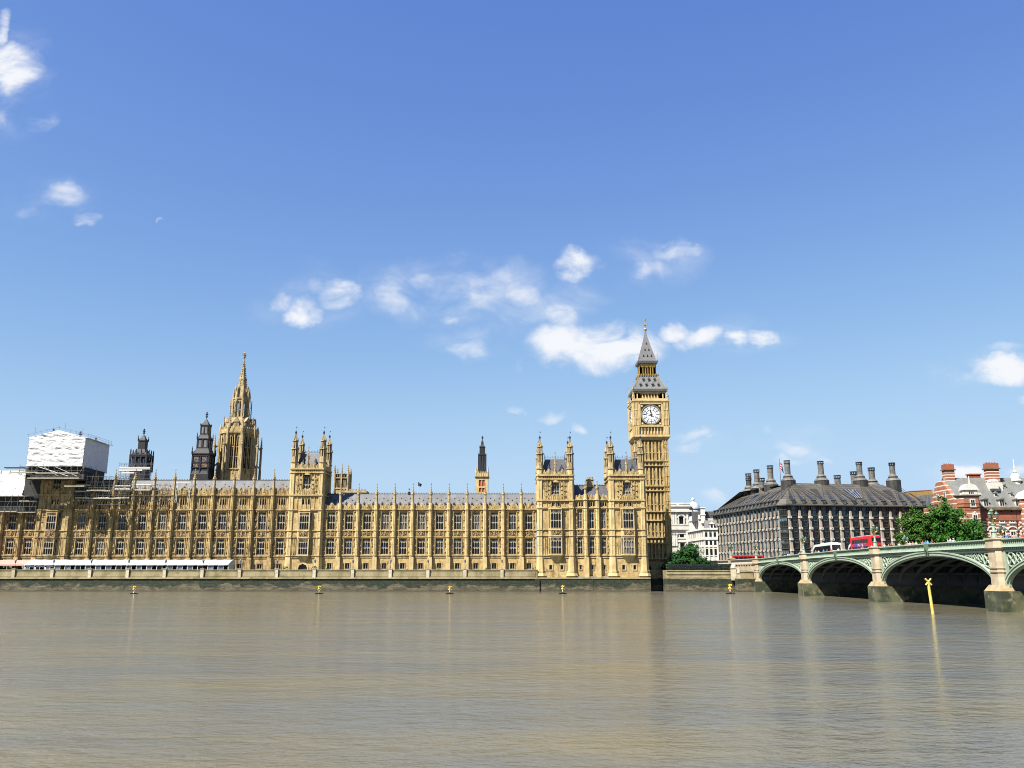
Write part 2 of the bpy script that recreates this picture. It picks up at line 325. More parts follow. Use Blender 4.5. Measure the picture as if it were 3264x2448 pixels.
def ashlar_band(mb, x0, x1, yf, zlo, zhi, wins, rd, mi=0):
    """one storey: wins = [(xc,w,z0,z1)], all with the same heights"""
    if not wins: mb.quad((x0, yf, zlo), (x1, yf, zlo), (x1, yf, zhi), (x0, yf, zhi), mi); return
    xs = [x0]; holes = set()
    for (xc, w, a, b) in wins: holes.add(len(xs)); xs += [xc - w / 2, xc + w / 2]
    xs.append(x1); wall_grid(mb, xs, [zlo, wins[0][2], wins[0][3], zhi], lambda i, j: j == 1 and i in holes, yf, rd, mi)
def side_shafts(mb, xc, hw, yf, z0, z1, bayhalf, mi=0):
    """slim shafts beside a window, panel ribs, and niche corbels with little canopies between them and the buttress"""
    for s in (-1, 1):
        x = xc + s * (hw + .2); mb.box(x - .1, x + .1, yf - .2, yf - .002, z0, z1, mi)
        xo = xc + s * (bayhalf - .72); xm = (x + xo) / 2
        mb.box(xo - .07, xo + .07, yf - .1, yf - .002, z0, z1, mi)
        for t in (.16, .52, .93):
            z = z0 + (z1 - z0) * t; mb.xz([(xm - .2, z), (xm, z - .28), (xm + .2, z), (xm + .16, z + .26), (xm - .16, z + .26)], yf - .30, yf - .003, mi)
        mb.box(xm - .12, xm + .12, yf - .20, yf - .003, z0 + (z1 - z0) * .57, z0 + (z1 - z0) * .74, mi)
def carved_panel_mesh(w, h, seed):
    rnd = random.Random(seed); m = MB(); m.box(-w / 2, w / 2, -.02, .05, 0, h)
    m.frame(-w / 2, w / 2, -.12, -.021, 0, h, .1)
    m.xz([(-.34, h * .86), (.34, h * .86), (.34, h * .4), (0, h * .12), (-.34, h * .4)], -.22, -.022)
    m.xz([(-.22, h * .88), (.22, h * .88), (.3, h * .99), (0, h * .95), (-.3, h * .99)], -.24, -.023)
    for s in (-1, 1):
        for k in range(9):
            x = s * rnd.uniform(.4, w / 2 - .12); z = rnd.uniform(.12, h - .12); r = rnd.uniform(.08, .2)
            m.add([(x - r, -.03, z - r), (x + r, -.03, z - r * .6), (x + r * .7, -.03, z + r), (x - r, -.03, z + r * .8), (x, -.03 - r * 1.2, z)], [(0, 1, 4), (1, 2, 4), (2, 3, 4), (3, 0, 4)])
        m.tube((s * .45, -.12, h * .15), (s * (w / 2 - .2), -.12, h * .8), .07, .05, 5); m.tube((s * .42, -.12, h * .8), (s * (w / 2 - .25), -.12, h * .25), .06, .04, 5)
    return m.mesh('carved_panel', 'carved_stone')
# ------------------------------------------------------------------ the long stone palace
YF = 285.5; YW = 275.0; YP = 276.2     # wing fronts, river wall, river pavilion fronts
ZT = 4.9                               # terrace level
PANELS = [carved_panel_mesh(2.6, 1.9, s) for s in range(4)]
def lucarne_mesh():
    m = MB(); m.box(-.28, .28, -.1, .9, 0, .7); m.add([(-.42, -.25, .65), (.42, -.25, .65), (0, -.25, 1.35), (-.42, .9, .65), (.42, .9, .65), (0, .9, 1.35)], [(0, 1, 2), (3, 5, 4), (0, 2, 5, 3), (1, 4, 5, 2), (0, 3, 4, 1)])
    m.tube((0, -.1, 1.3), (0, -.1, 1.75), .05, .02, 4); return m.mesh('roof_lucarne', 'slate_roof')
LUC = lucarne_mesh()
def vent_mesh():
    m = MB(); m.box(-.11, .11, -.1, .3, 0, .24); m.add([(-.16, -.14, .22), (.16, -.14, .22), (0, -.06, .44), (-.16, .35, .22), (.16, .35, .22), (0, .35, .44)], [(0, 1, 2), (3, 5, 4), (0, 2, 5, 3), (1, 4, 5, 2), (0, 3, 4, 1)]); return m.mesh('roof_vent', 'black_paint')
VENT = vent_mesh()
def wing(name, label, cat, x0, x1, bx, stone, v, attic, yf=None, win=(2.45, 3), roof='lead_roof', base_w=(1.5, 1.25), lucarnes=True, ends=(True, True), crest=True, wide=True):
    """x0..x1 long, buttress centres bx; v = picture heights of the levels, turned into metres on this front"""
    yf = yf or YF; Z = lambda q: Zat(v[q], yf); rd = .5
    o = thing(name, label, cat, ((x0 + x1) / 2, yf, ZT))
    edges = [x0] + list(bx) + [x1]; bays = [(a, b) for a, b in zip(edges[:-1], edges[1:]) if b - a > 2.6]
    w = MB(); zg = 3.0
    zp0, zp1, zr = Z('par0'), Z('par1'), Z('ridge')
    ash = lambda za, zb, ws: ashlar_band(w, x0, x1, yf, za, zb, ws, rd)
    zA, zB = Z('base0'), Z('base1'); cs = [((a + b) / 2, b - a) for a, b in bays]
    ash(zg, Z('plinth'), [(c, base_w[0], zA, zB) for c, _ in cs])
    ash(Z('plinth'), Z('str2'), [(c, win[0], Z('low0'), Z('low1')) for c, _ in cs])
    ash(Z('str2'), Z('str1'), [])
    top = Z('attstr') if attic else zp0
    ash(Z('str1'), top, [(c, win[0], Z('up0'), Z('up1')) for c, _ in cs])
    if attic: ash(top, zp0, [(c + dx, .72, Z('att0'), Z('att1')) for c, _ in cs for dx in (-.95, 0, .95)])
    w.box(x0, x1, yf + rd + .06, yf + 14, zg, zp0 - .02)
    for q, t, d in (('plinth', .34, .34), ('plinth2', .22, .2), ('str2', .32, .3), ('str1', .34, .32)) + ((('attstr', .4, .42),) if attic else ()):
        z = Z(q); w.box(x0, x1, yf - d, yf - .003, z - t / 2, z + t / 2)
    w.box(x0, x1, yf - .5, yf - .003, zp0 - .1, zp0 + .22)
    for (c, bw) in cs:
        hw = win[0] / 2; bh = bw / 2
        for za, zb in ((Z('plinth'), Z('str2')), (Z('str1'), top)): side_shafts(w, c, hw, yf, za + .2, zb - .25, bh)
        for s in (-1, 1):
            w.box(c + s * (hw + .2) - .1, c + s * (hw + .2) + .1, yf - .2, yf - .004, Z('str2') + .18, Z('str1') - .18)
        w.frame(c - base_w[0] / 2 - .22, c + base_w[0] / 2 + .22, yf - .14, yf - .004, zA - .2, zB + .24, .2)
        n = int(bw / .5)
        for k in range(n): xx = c - bw / 2 + .5 * (k + .5); w.xz([(xx - .12, zp0 - .11), (xx + .12, zp0 - .11), (xx, zp0 - .42)], yf - .38, yf - .005)
        if attic:
            for k in range(6): xx = c - 1.9 + .76 * k; w.box(xx - .08, xx + .08, yf - .16, yf - .004, top + .2, zp0 - .12)
            for k in range(4): xx = c - 1.5 + 1.0 * k; w.box(xx - .3, xx + .3, yf - .12, yf - .004, top + .3, Z('att0') - .35)
    w.build('wall', stone, o)
    for (c, bw) in cs:
        gothic_window(o, c, yf, Z('low0'), win[0], Z('low1') - Z('low0'), win[1], .44, rd)
        gothic_window(o, c, yf, Z('up0'), win[0], Z('up1') - Z('up0'), win[1], .44, rd)
        gothic_window(o, c, yf, zA, base_w[0], zB - zA, 2 if base_w[0] > 1 else 1, 0, rd - .1, name='basement_window')
        if attic:
            for dx in (-.95, 0, .95): gothic_window(o, c + dx, yf, Z('att0'), .72, Z('att1') - Z('att0'), 1, 0, rd - .1)
        pm = random.choice(PANELS); h = Z('str1') - Z('str2'); p = link('carved_panel', pm, o, (c - org(o).x, -.04, Z('str2') + .16 - ZT)); p.scale = (min(1, (win[0] + .1) / 2.6), 1, (h - .34) / 1.9)
        m = MB(); parapet_run(m, c - bw / 2 + .45, c + bw / 2 - .45, yf - .15, zp0 + .2, zp1, crest); m.build('parapet', stone, o)
    zpin = Z('pin')
    for x in bx:
        m = MB(); m.box(x - .72, x + .72, yf - 1.22, yf - .002, zg, Z('plinth2')); m.prism(ngon(x, yf - .46, .68), Z('plinth2'), zp1 + .2)
        for q, t in (('plinth', .3), ('str2', .3), ('str1', .3)) + ((('attstr', .36),) if attic else ()): m.prism(ngon(x, yf - .46, .88), Z(q) - t / 2, Z(q) + t / 2)
        m.prism(ngon(x, yf - .46, .94), zp0 - .12, zp0 + .25)
        zz = Z('plinth2')
        for za, zb in ((Z('plinth'), Z('str2')), (Z('str2'), Z('str1')), (Z('str1'), zp0)):
            for k in range(3):
                t = za + (zb - za) * (.3 + .3 * k); m.prism(ngon(x, yf - .46, .74), t, t + .12)
            for s in (-1, 1): m.box(x + s * .2 - .05, x + s * .2 + .05, yf - 1.17, yf - .98, za + .25, zb - .25)
        b = m.build('buttress', 'pale_trim_stone' if stone == 'honey_stone' else stone, o)
        m = MB(); pinnacle(m, x, yf - .46, zp1 + .2, zpin, .47); m.build('pinnacle', 'turret_stone', b)
    # roof with seams, ridge cresting, lucarnes and vents
    ye, yr = yf + 1.0, yf + 7.2; ze = zp0 + .25
    m = MB(); m.yz([(ye, ze), (yr, zr), (yr + 6.2, ze)], x0, x1); m.box(x0, x1, yf + .3, ye + .1, ze - .5, ze - .02); r = m.build('roof', roof, o)
    if crest:
        m = MB(); m.box(x0, x1, yr - .05, yr + .05, zr, zr + .16)
        n = int((x1 - x0) / .55)
        for k in range(n): xx = x0 + .55 * (k + .5); m.box(xx - .07, xx + .07, yr - .03, yr + .03, zr + .16, zr + .5)
        m.build('ridge_cresting', 'dark_lead', r)
    if lucarnes:
        for (c, bw) in cs:
            for s in (-1, 1):
                t = .20; link('roof_lucarne', LUC, o, (c + s * bw * .25 - org(o).x, ye + (yr - ye) * t - yf - .2, ze + (zr - ze) * t - ZT))
            for dx, t in ((-.25, .68), (0, .55), (.25, .68)):
                link('roof_vent', VENT, o, (c + dx * bw - org(o).x, ye + (yr - ye) * t - yf - .05, ze + (zr - ze) * t - ZT))
    return o
V_LOW = dict(ridge=1569, par1=1606, par0=1624, up1=1634, up0=1688, str1=1690.5, str2=1711.5, low1=1718, low0=1767, plinth=1769.5, plinth2=1776, base1=1795, base0=1814, pin=1541)
V_TALL = dict(ridge=1524.5, par1=1556, par0=1579, att1=1590, att0=1610, attstr=1625, up1=1634, up0=1689, str1=1692, str2=1713, low1=1719.5, low0=1769, plinth=1772.5, plinth2=1779, base1=1797, base0=1814, pin=1496)
wing('palace_wing', 'lower two-storey stone wing with grey ribbed roof, right of the square river tower', 'palace wing', -62.3, 8.0, [-56.6 + 5.97 * k for k in range(11)], 'honey_stone', V_LOW, False)
wing('palace_wing', 'taller three-storey stone wing behind the white marquee, scaffolding on part of its roof', 'palace wing', -144.9, -73.0, [-138.1 + 6.58 * k for k in range(10)], 'weathered_stone', V_TALL, True)
V_FAR = dict(V_LOW, ridge=1510, par1=1600)
wing('palace_wing', 'stone wing at the left edge under white sheeting', 'palace wing', -186, -155.6, [-179.6, -173.5, -167.4, -161.2], 'weathered_stone', V_FAR, False, lucarnes=False, crest=False)

def turret_top(m, cx, cy, r, z0, z1, z2, z3):
    """octagonal stage z0..z1, open lantern to z2, crocketed cap and finial to z3"""
    m.prism(ngon(cx, cy, r), z0, z0 + (z1 - z0) * .42)
    for q in range(8):
        a = math.pi / 8 + q * math.pi / 4; m.fr(cx + r * .86 * math.cos(a), cy + r * .86 * math.sin(a), z0 + (z1 - z0) * .42, z1 - .1, r * .2, r * .2, 4)
    m.prism(ngon(cx, cy, r * .62), z0 + (z1 - z0) * .42, z1 - .1)
    m.prism(ngon(cx, cy, r * 1.22), z0 - .12, z0 + .16); m.prism(ngon(cx, cy, r * 1.25), z1 - .15, z1 + .2)
    for q in range(8):
        a = math.pi / 8 + q * math.pi / 4; x, y = cx + r * 1.05 * math.cos(a), cy + r * 1.05 * math.sin(a); m.fr(x, y, z1 + .2, z1 + 1.1, .16, .02, 4)
    r2 = r * .74
    for q in range(8):
        a = math.pi / 8 + q * math.pi / 4; m.fr(cx + r2 * .9 * math.cos(a), cy + r2 * .9 * math.sin(a), z1 + .2, z2, r2 * .24, r2 * .22, 4)
    m.prism(ngon(cx, cy, r2 * .55), z1 + .2, z2); m.prism(ngon(cx, cy, r2 * 1.3), z2 - .1, z2 + .22)
    zc = z2 + (z3 - z2) * .62
    for q in range(8):
        a = math.pi / 8 + q * math.pi / 4; x, y = cx + r2 * 1.05 * math.cos(a), cy + r2 * 1.05 * math.sin(a); m.fr(x, y, z2 + .2, z2 + 1.0, .14, .02, 4)
    crocket_spire(m, cx, cy, z2 + .22, zc + .4, r2 * .95, 8, 0, 5)
def tower(label, x0, x1, yf, depth, v, stone, top=True, oriel_w=4.4, lights=4, vane=True, slits=False):
    Z = lambda q: Zat(v[q], yf); o = thing('palace_tower', label, 'tower', ((x0 + x1) / 2, yf, ZT)); xc = (x0 + x1) / 2; ZB = v.get('zg', 3.0)
    rt = 1.12; zp0, zp1 = Z('par0'), Z('par1'); yb = yf + depth; rd = .5; a0, a1 = x0 + 1.4, x1 - 1.4
    trim = 'pale_trim_stone' if stone == 'honey_stone' else stone
    w = MB()
    band = lambda za, zb, ws: ashlar_band(w, a0, a1, yf, za, zb, ws, rd)
    if slits: band(ZB, Z('plinth'), [(xc - 1.75, .9, Z('base0'), Z('base1')), (xc + 1.75, .9, Z('base0'), Z('base1'))])
    else: band(ZB, Z('plinth'), [(xc, 2.9, ZT - .4, Z('base1'))])
    band(Z('plinth'), Z('attstr'), []); band(Z('attstr'), Z('bal0'), [(xc + dx, .75, Z('att0'), Z('att1')) for dx in (-.95, 0, .95)])
    tw = 2.5; band(Z('bal0'), zp0, [(xc, tw, Z('top0'), Z('top1'))])
    w.box(x0 + .3, x1 - .3, yf + rd + .06, yb, ZB, zp0 - .02)
    for k in range(5):   # upright ribs down the flanks
        y = yf + 2.6 + (depth - 4.2) * k / 4.
        for xs in (x0 + .2, x1 - .2): w.box(xs - .13, xs + .13, y - .12, y + .12, ZB, zp0 - .4)
    for q, t, d in (('plinth', .36, .3), ('plinth2', .24, .2), ('str2', .32, .28), ('str1', .34, .3), ('attstr', .42, .42), ('bal0', .5, .5), ('fr0', .4, .5), ('par0', .5, .62)):
        z = Z(q); w.box(x0 + .1, x1 - .1, yf - d, yf - .003, z - t / 2, z + t / 2); w.box(x1 - .3, x1 - .3 + d, yf + .5, yb, z - t / 2, z + t / 2); w.box(x0 + .3 - d, x0 + .3, yf + .5, yb, z - t / 2, z + t / 2)
    n = int((a1 - a0) / .62)
    for k in range(n): xx = a0 + (k + .5) * (a1 - a0) / n; w.xz([(xx - .22, Z('fr0') + .25), (xx + .22, Z('fr0') + .25), (xx + .1, zp0 - .3), (xx - .1, zp0 - .3)], yf - .3, yf - .004); w.box(xx - .05, xx + .05, yf - .16, yf - .005, Z('plinth') + .2, Z('str2') - .2)
    for s in (-1, 1):    # niches beside the top window
        x = xc + s * (tw / 2 + .75)
        for xx in (x - .5, x + .5): w.box(xx - .1, xx + .1, yf - .26, yf - .004, Z('bal0') + .3, Z('fr0') - .2)
        for k in range(4): z = Z('bal0') + .8 + k * (Z('fr0') - Z('bal0') - 1.4) / 4; w.xz([(x - .34, z), (x, z - .3), (x + .34, z), (x + .26, z + .75), (x - .26, z + .75)], yf - .34, yf - .006)
        x = xc + s * (tw / 2 + 1.75); w.box(x - .1, x + .1, yf - .14, yf - .005, Z('bal0') + .3, Z('fr0') - .2)
        for k in range(3): z = Z('bal0') + 1.2 + k * (Z('fr0') - Z('bal0') - 1.6) / 3; w.box(x - .28, x + .28, yf - .3, yf - .006, z, z + .5)
    hw = tw / 2
    w.xz([(xc - hw - .3, Z('top1') - 1.5), (xc - hw, Z('top1') - 1.5), (xc - hw, Z('top1') + .02), (xc + hw, Z('top1') + .02), (xc + hw, Z('top1') - 1.5), (xc + hw + .3, Z('top1') - 1.5), (xc + hw + .2, Z('top1') - .2), (xc + hw * .5, Z('top1') + .55), (xc, Z('top1') + .85), (xc - hw * .5, Z('top1') + .55), (xc - hw - .2, Z('top1') - .2)], yf - .46, yf - .006)
    for k in range(5): xx = xc - 2.8 + 1.4 * k; w.box(xx - .09, xx + .09, yf - .2, yf - .007, Z('attstr') + .2, Z('bal0') - .25)
    w.build('wall', stone, o)
    # octagonal corner turrets
    for (cx, cy, front) in ((x0 + .95, yf + .75, 1), (x1 - .95, yf + .75, 1), (x0 + .95, yb - .6, 0), (x1 - .95, yb - .6, 0)):
        m = MB(); zs = ZB if front else Z('attstr') - 4
        if front:
            m.prism(ngon(cx, cy, rt * 1.42), ZB, Z('plinth2') - .1, 0, ngon(cx, cy, rt * 1.22))
            if 'foot' in v: m.prism(ngon(cx, cy, rt * 1.85), Z('foot') - 1.6, Z('foot') - .5, 0, ngon(cx, cy, rt * 1.5)); m.prism(ngon(cx, cy, rt * 1.56), Z('foot') - .5, Z('foot'))
        m.prism(ngon(cx, cy, rt), zs, zp1)
        for q in ('plinth', 'plinth2', 'str2', 'str1', 'attstr', 'bal0', 'fr0', 'par0'):
            if Z(q) > zs: m.prism(ngon(cx, cy, rt * 1.22), Z(q) - .17, Z(q) + .2)
        lv = [q for q in ('plinth', 'str2', 'str1', 'attstr', 'bal0', 'fr0', 'par0') if Z(q) > zs]
        for qa, qb in zip(lv[:-1], lv[1:]):
            za, zb = Z(qa) + .3, Z(qb) - .3
            for k in range(8):
                a = math.pi / 8 + k * math.pi / 4; m.fr(cx + rt * math.cos(a), cy + rt * math.sin(a), za, zb, .11, .11, 4)
            for t in ((za + zb) / 2,): m.prism(ngon(cx, cy, rt * 1.05), t - .08, t + .08)
        t = m.build('corner_turret', trim, o)
        if top:
            m = MB(); turret_top(m, cx, cy, rt * .98, zp1, Z('ring'), Z('cap'), Z('tip')); m.build('turret_crown', 'turret_stone', t)
            m = MB(); zt = Z('tip'); zc = Z('cap') + (zt - Z('cap')) * .56; finial(m, cx, cy, zc, zt - zc, .2)
            if vane: m.tube((cx, cy, zt), (cx, cy, zt + 1.5), .035, .02, 4); m.box(cx - .02, cx + .34, cy - .02, cy + .02, zt + 1.0, zt + 1.35)
            m.build('finial', 'iron_blue', t)
    for dx in (-.95, 0, .95): gothic_window(o, xc + dx, yf, Z('att0'), .75, Z('att1') - Z('att0'), 1, 0, rd - .1)
    gothic_window(o, xc, yf, Z('top0'), tw, Z('top1') - Z('top0'), 3, .33, rd, arch=True)
    if slits:
        for s in (-1, 1):
            gothic_window(o, xc + s * 1.75, yf, Z('base0'), .9, Z('base1') - Z('base0'), 1, 0, rd, name='slit_window')
            m = MB(); m.frame(xc + s * 1.75 - .7, xc + s * 1.75 + .7, yf - .16, yf - .006, Z('base0') - .25, Z('base1') + .3, .22); m.build('window_surround', trim, o)
    else:
        m = MB(); m.box(xc - 1.45, xc + 1.45, yf + rd - .02, yf + rd + .04, ZT - .4, Z('base1')); d = m.build('door', 'black_paint', o)
        m = MB(); h = Z('base1'); m.xz([(xc - 1.9, ZT - .4), (xc - 1.45, ZT - .4), (xc - 1.45, h - 1.3), (xc - 1.1, h - .5), (xc, h), (xc + 1.1, h - .5), (xc + 1.45, h - 1.3), (xc + 1.45, ZT - .4), (xc + 1.9, ZT - .4), (xc + 1.9, h - .8), (xc + 1.4, h + .1), (xc, h + .5), (xc - 1.4, h + .1), (xc - 1.9, h - .8)], yf - .2, yf + rd - .1); m.build('door_arch', trim, o)
    # oriel: a two-storey projecting window bay on a tapering corbel
    z0, z1 = Z('plinth') + .05, Z('attstr') - .25; b = oriel_w / 2; pr = 1.15; yo = yf - pr; cw = b - .85
    m = MB(); plan = [(xc - b, yf - .002), (xc - cw - .25, yo), (xc + cw + .25, yo), (xc + b, yf - .002)]
    m.prism([(xc - .9, yf - .003), (xc - .5, yf - .2), (xc + .5, yf - .2), (xc + .9, yf - .003)], Z('plinth2') - 1.5, z0 - .02, 0, plan)
    for za, zb in ((z0, Z('low0') + .02), (Z('low1'), Z('up0') + .02), (Z('up1'), z1)): m.prism(plan, za, zb)
    pl2 = [(xc - b - .15, yf - .003), (xc - cw - .33, yo - .18), (xc + cw + .33, yo - .18), (xc + b + .15, yf - .003)]
    for z in (z0, Z('str2') - .15, Z('str1') - .15, z1 - .1): m.prism(pl2, z - .12, z + .2)
    for xx, yy in ((xc - cw - .2, yo + .12), (xc + cw + .2, yo + .12), (xc - b + .12, yf - .12), (xc + b - .12, yf - .12)): m.box(xx - .13, xx + .13, yy - .13, yy + .13, z0, z1 + .5)
    orl = m.build('oriel', trim, o)
    for za, zb in ((Z('low0'), Z('low1')), (Z('up0'), Z('up1'))):
        gothic_window(orl, xc, yo, za, 2 * cw + .1, zb - za, lights, .44, .32)
        for s in (-1, 1):
            m = MB(); p, q = Vector((xc + s * (cw + .3), yo + .22, 0)), Vector((xc + s * (b - .12), yf - .2, 0))
            m.loft([[(p.x, p.y, za), (q.x, q.y, za), (q.x, q.y + .06, za), (p.x, p.y + .06, za)], [(p.x, p.y, zb), (q.x, q.y, zb), (q.x, q.y + .06, zb), (p.x, p.y + .06, zb)]]); g = m.build('window', 'glass', orl)
            m = MB(); c = (p + q) / 2; m.tube((c.x, c.y - .05, za), (c.x, c.y - .05, zb), .06, .06, 4); m.tube((p.x, p.y - .05, za + (zb - za) * .44), (q.x, q.y - .05, za + (zb - za) * .44), .07, .07, 4); m.build('tracery', 'window_stone', g)
    p = link('carved_panel', PANELS[1], orl, (xc - org(orl).x, yo - .02 - org(orl).y, Z('str2') + .1 - ZT)); p.scale = ((2 * cw) / 2.6, 1, (Z('str1') - Z('str2') - .3) / 1.9)
    m = MB(); zb0 = Z('bal0') + .26; parapet_run(m, xc - 2.1, xc + 2.1, yf - .5, zb0, zb0 + (Z('top0') - zb0) + .35, False, 0, .3, .6); m.build('balcony', stone, o)
    if top:
        m = MB(); hp = zp1 - zp0
        mid = xc; parapet_run(m, x0 + 1.9, mid - .35, yf + .15, zp0 + .2, zp1 - .3, True); parapet_run(m, mid + .35, x1 - 1.9, yf + .15, zp0 + .2, zp1 - .3, True)
        m.box(x1 - .75, x1 - .4, yf + 1.7, yb - 1.6, zp0 + .2, zp1 - .9); m.box(x0 + .4, x0 + .75, yf + 1.7, yb - 1.6, zp0 + .2, zp1 - .9)
        for k in range(8):
            y = yf + 2.2 + (depth - 4.2) * k / 7.; m.box(x1 - .75, x1 - .4, y - .2, y + .2, zp1 - .9, zp1 - .25); m.box(x0 + .4, x0 + .75, y - .2, y + .2, zp1 - .9, zp1 - .25)
        m.build('parapet', 'turret_stone', o)
        m = MB(); zt = Z('mid'); pinnacle(m, mid, yf + .2, zp0 + .3, zt, .36)
        m.fr(mid, yf - .15, zp1 - .6, zp1 + .4, .2, .26, 6); m.fr(mid, yf - .15, zp1 + .4, zp1 + 1.9, .24, .12, 6); m.build('pinnacle', 'turret_stone', o)
        m = MB(); zr = Z('roof'); i = 2.6
        m.loft([[(x0 + 1.2, yf + 1.4, zp0), (x1 - 1.2, yf + 1.4, zp0), (x1 - 1.2, yb - 1.3, zp0), (x0 + 1.2, yb - 1.3, zp0)], [(x0 + i, yf + i + .3, zr), (x1 - i, yf + i + .3, zr), (x1 - i, yb - i, zr), (x0 + i, yb - i, zr)]])
        r = m.build('roof', 'slate_roof', o)
        m = MB(); m.frame(x0 + i, x1 - i, yf + i + .28, yf + i + .36, zr - .05, zr + .5, .07)
        for k in range(12): xx = x0 + i + (x1 - x0 - 2 * i) * (k + .5) / 12; m.box(xx - .05, xx + .05, yf + i + .26, yf + i + .38, zr + .5, zr + (1.3 if k % 3 == 1 else .95))
        for s in (-1, 1): xx = xc + s * 2.1; m.xz([(xx - .35, zr - 3.5), (xx + .35, zr - 3.5), (xx + .35, zr - 2.5), (xx, zr - 1.7), (xx - .35, zr - 2.5)], yf + 1.5, yf + 3)
        for xx in (x0 + i, x1 - i): m.fr(xx, yf + i + .32, zr, zr + 1.9, .14, .05, 5)
        m.build('roof_cresting', 'iron_blue', r)
    return o
V_T1 = dict(tip=1372, cap=1405, ring=1430, par1=1473, par0=1494.5, mid=1424, roof=1443, fr0=1506, top1=1514, top0=1559, bal0=1578, att1=1590, att0=1609, attstr=1625, up1=1635, up0=1688, str1=1691, str2=1712, low1=1719, low0=1768, plinth=1771, plinth2=1778, base1=1797, base0=1814)
tower('square stone river tower with four crocketed corner turrets, between the tall and the low wing', -73.4, -62.1, YF - 1.3, 10.5, V_T1, 'honey_stone', oriel_w=4.6)
V_TL = dict(V_T1, par1=1478)
tower('brown stone tower whose top is hidden in a white sheeted box on scaffolding', -155.9, -144.7, YF - 1.3, 10.5, V_TL, 'weathered_stone', top=False, oriel_w=4.6)
V_P = dict(tip=1388, cap=1424, ring=1446, par1=1494, par0=1515, mid=1439, roof=1461, fr0=1527, top1=1538, top0=1577, bal0=1594.5, att1=1600, att0=1614, attstr=1618.5, up1=1626, up0=1684, str1=1687.5, str2=1707, low1=1714, low0=1766, plinth=1769.5, plinth2=1777, base1=1801, base0=1816, foot=1819.5, zg=4.2)
tower('stone pavilion tower standing on the river wall, left of the two beside the clock tower', 8.1, 19.8, YP, 12.5, V_P, 'honey_stone', slits=True, oriel_w=4.8)
tower('stone pavilion tower standing on the river wall right in front of the clock tower', 31.1, 42.7, YP, 12.5, V_P, 'honey_stone', slits=True, oriel_w=4.8)
V_R = dict(V_P, ridge=1541, par1=1578, par0=1593.5, base1=1801, base0=1816, pin=1534)
rg = wing('palace_wing', 'narrow three-bay stone range with dark slate roof linking the two river pavilion towers', 'palace wing', 19.8, 31.1, [23.55, 27.35], 'honey_stone', dict(V_R, attstr=1618.5), True, yf=YP + .9, win=(1.5, 2), roof='slate_roof', base_w=(.75, 1.3), lucarnes=False)
m = MB(); zc = Zat(1541, YP + 8); m.box(24.6, 26.9, YP + 7.4, YP + 9.2, zc - 2, zc + 1.1); m.box(24.4, 27.1, YP + 7.2, YP + 9.4, zc + 1.1, zc + 1.45)
for k in range(4): m.fr(24.95 + .53 * k, YP + 8.3, zc + 1.45, zc + 2.2, .2, .22, 8)
m.build('chimney', 'turret_stone', rg)
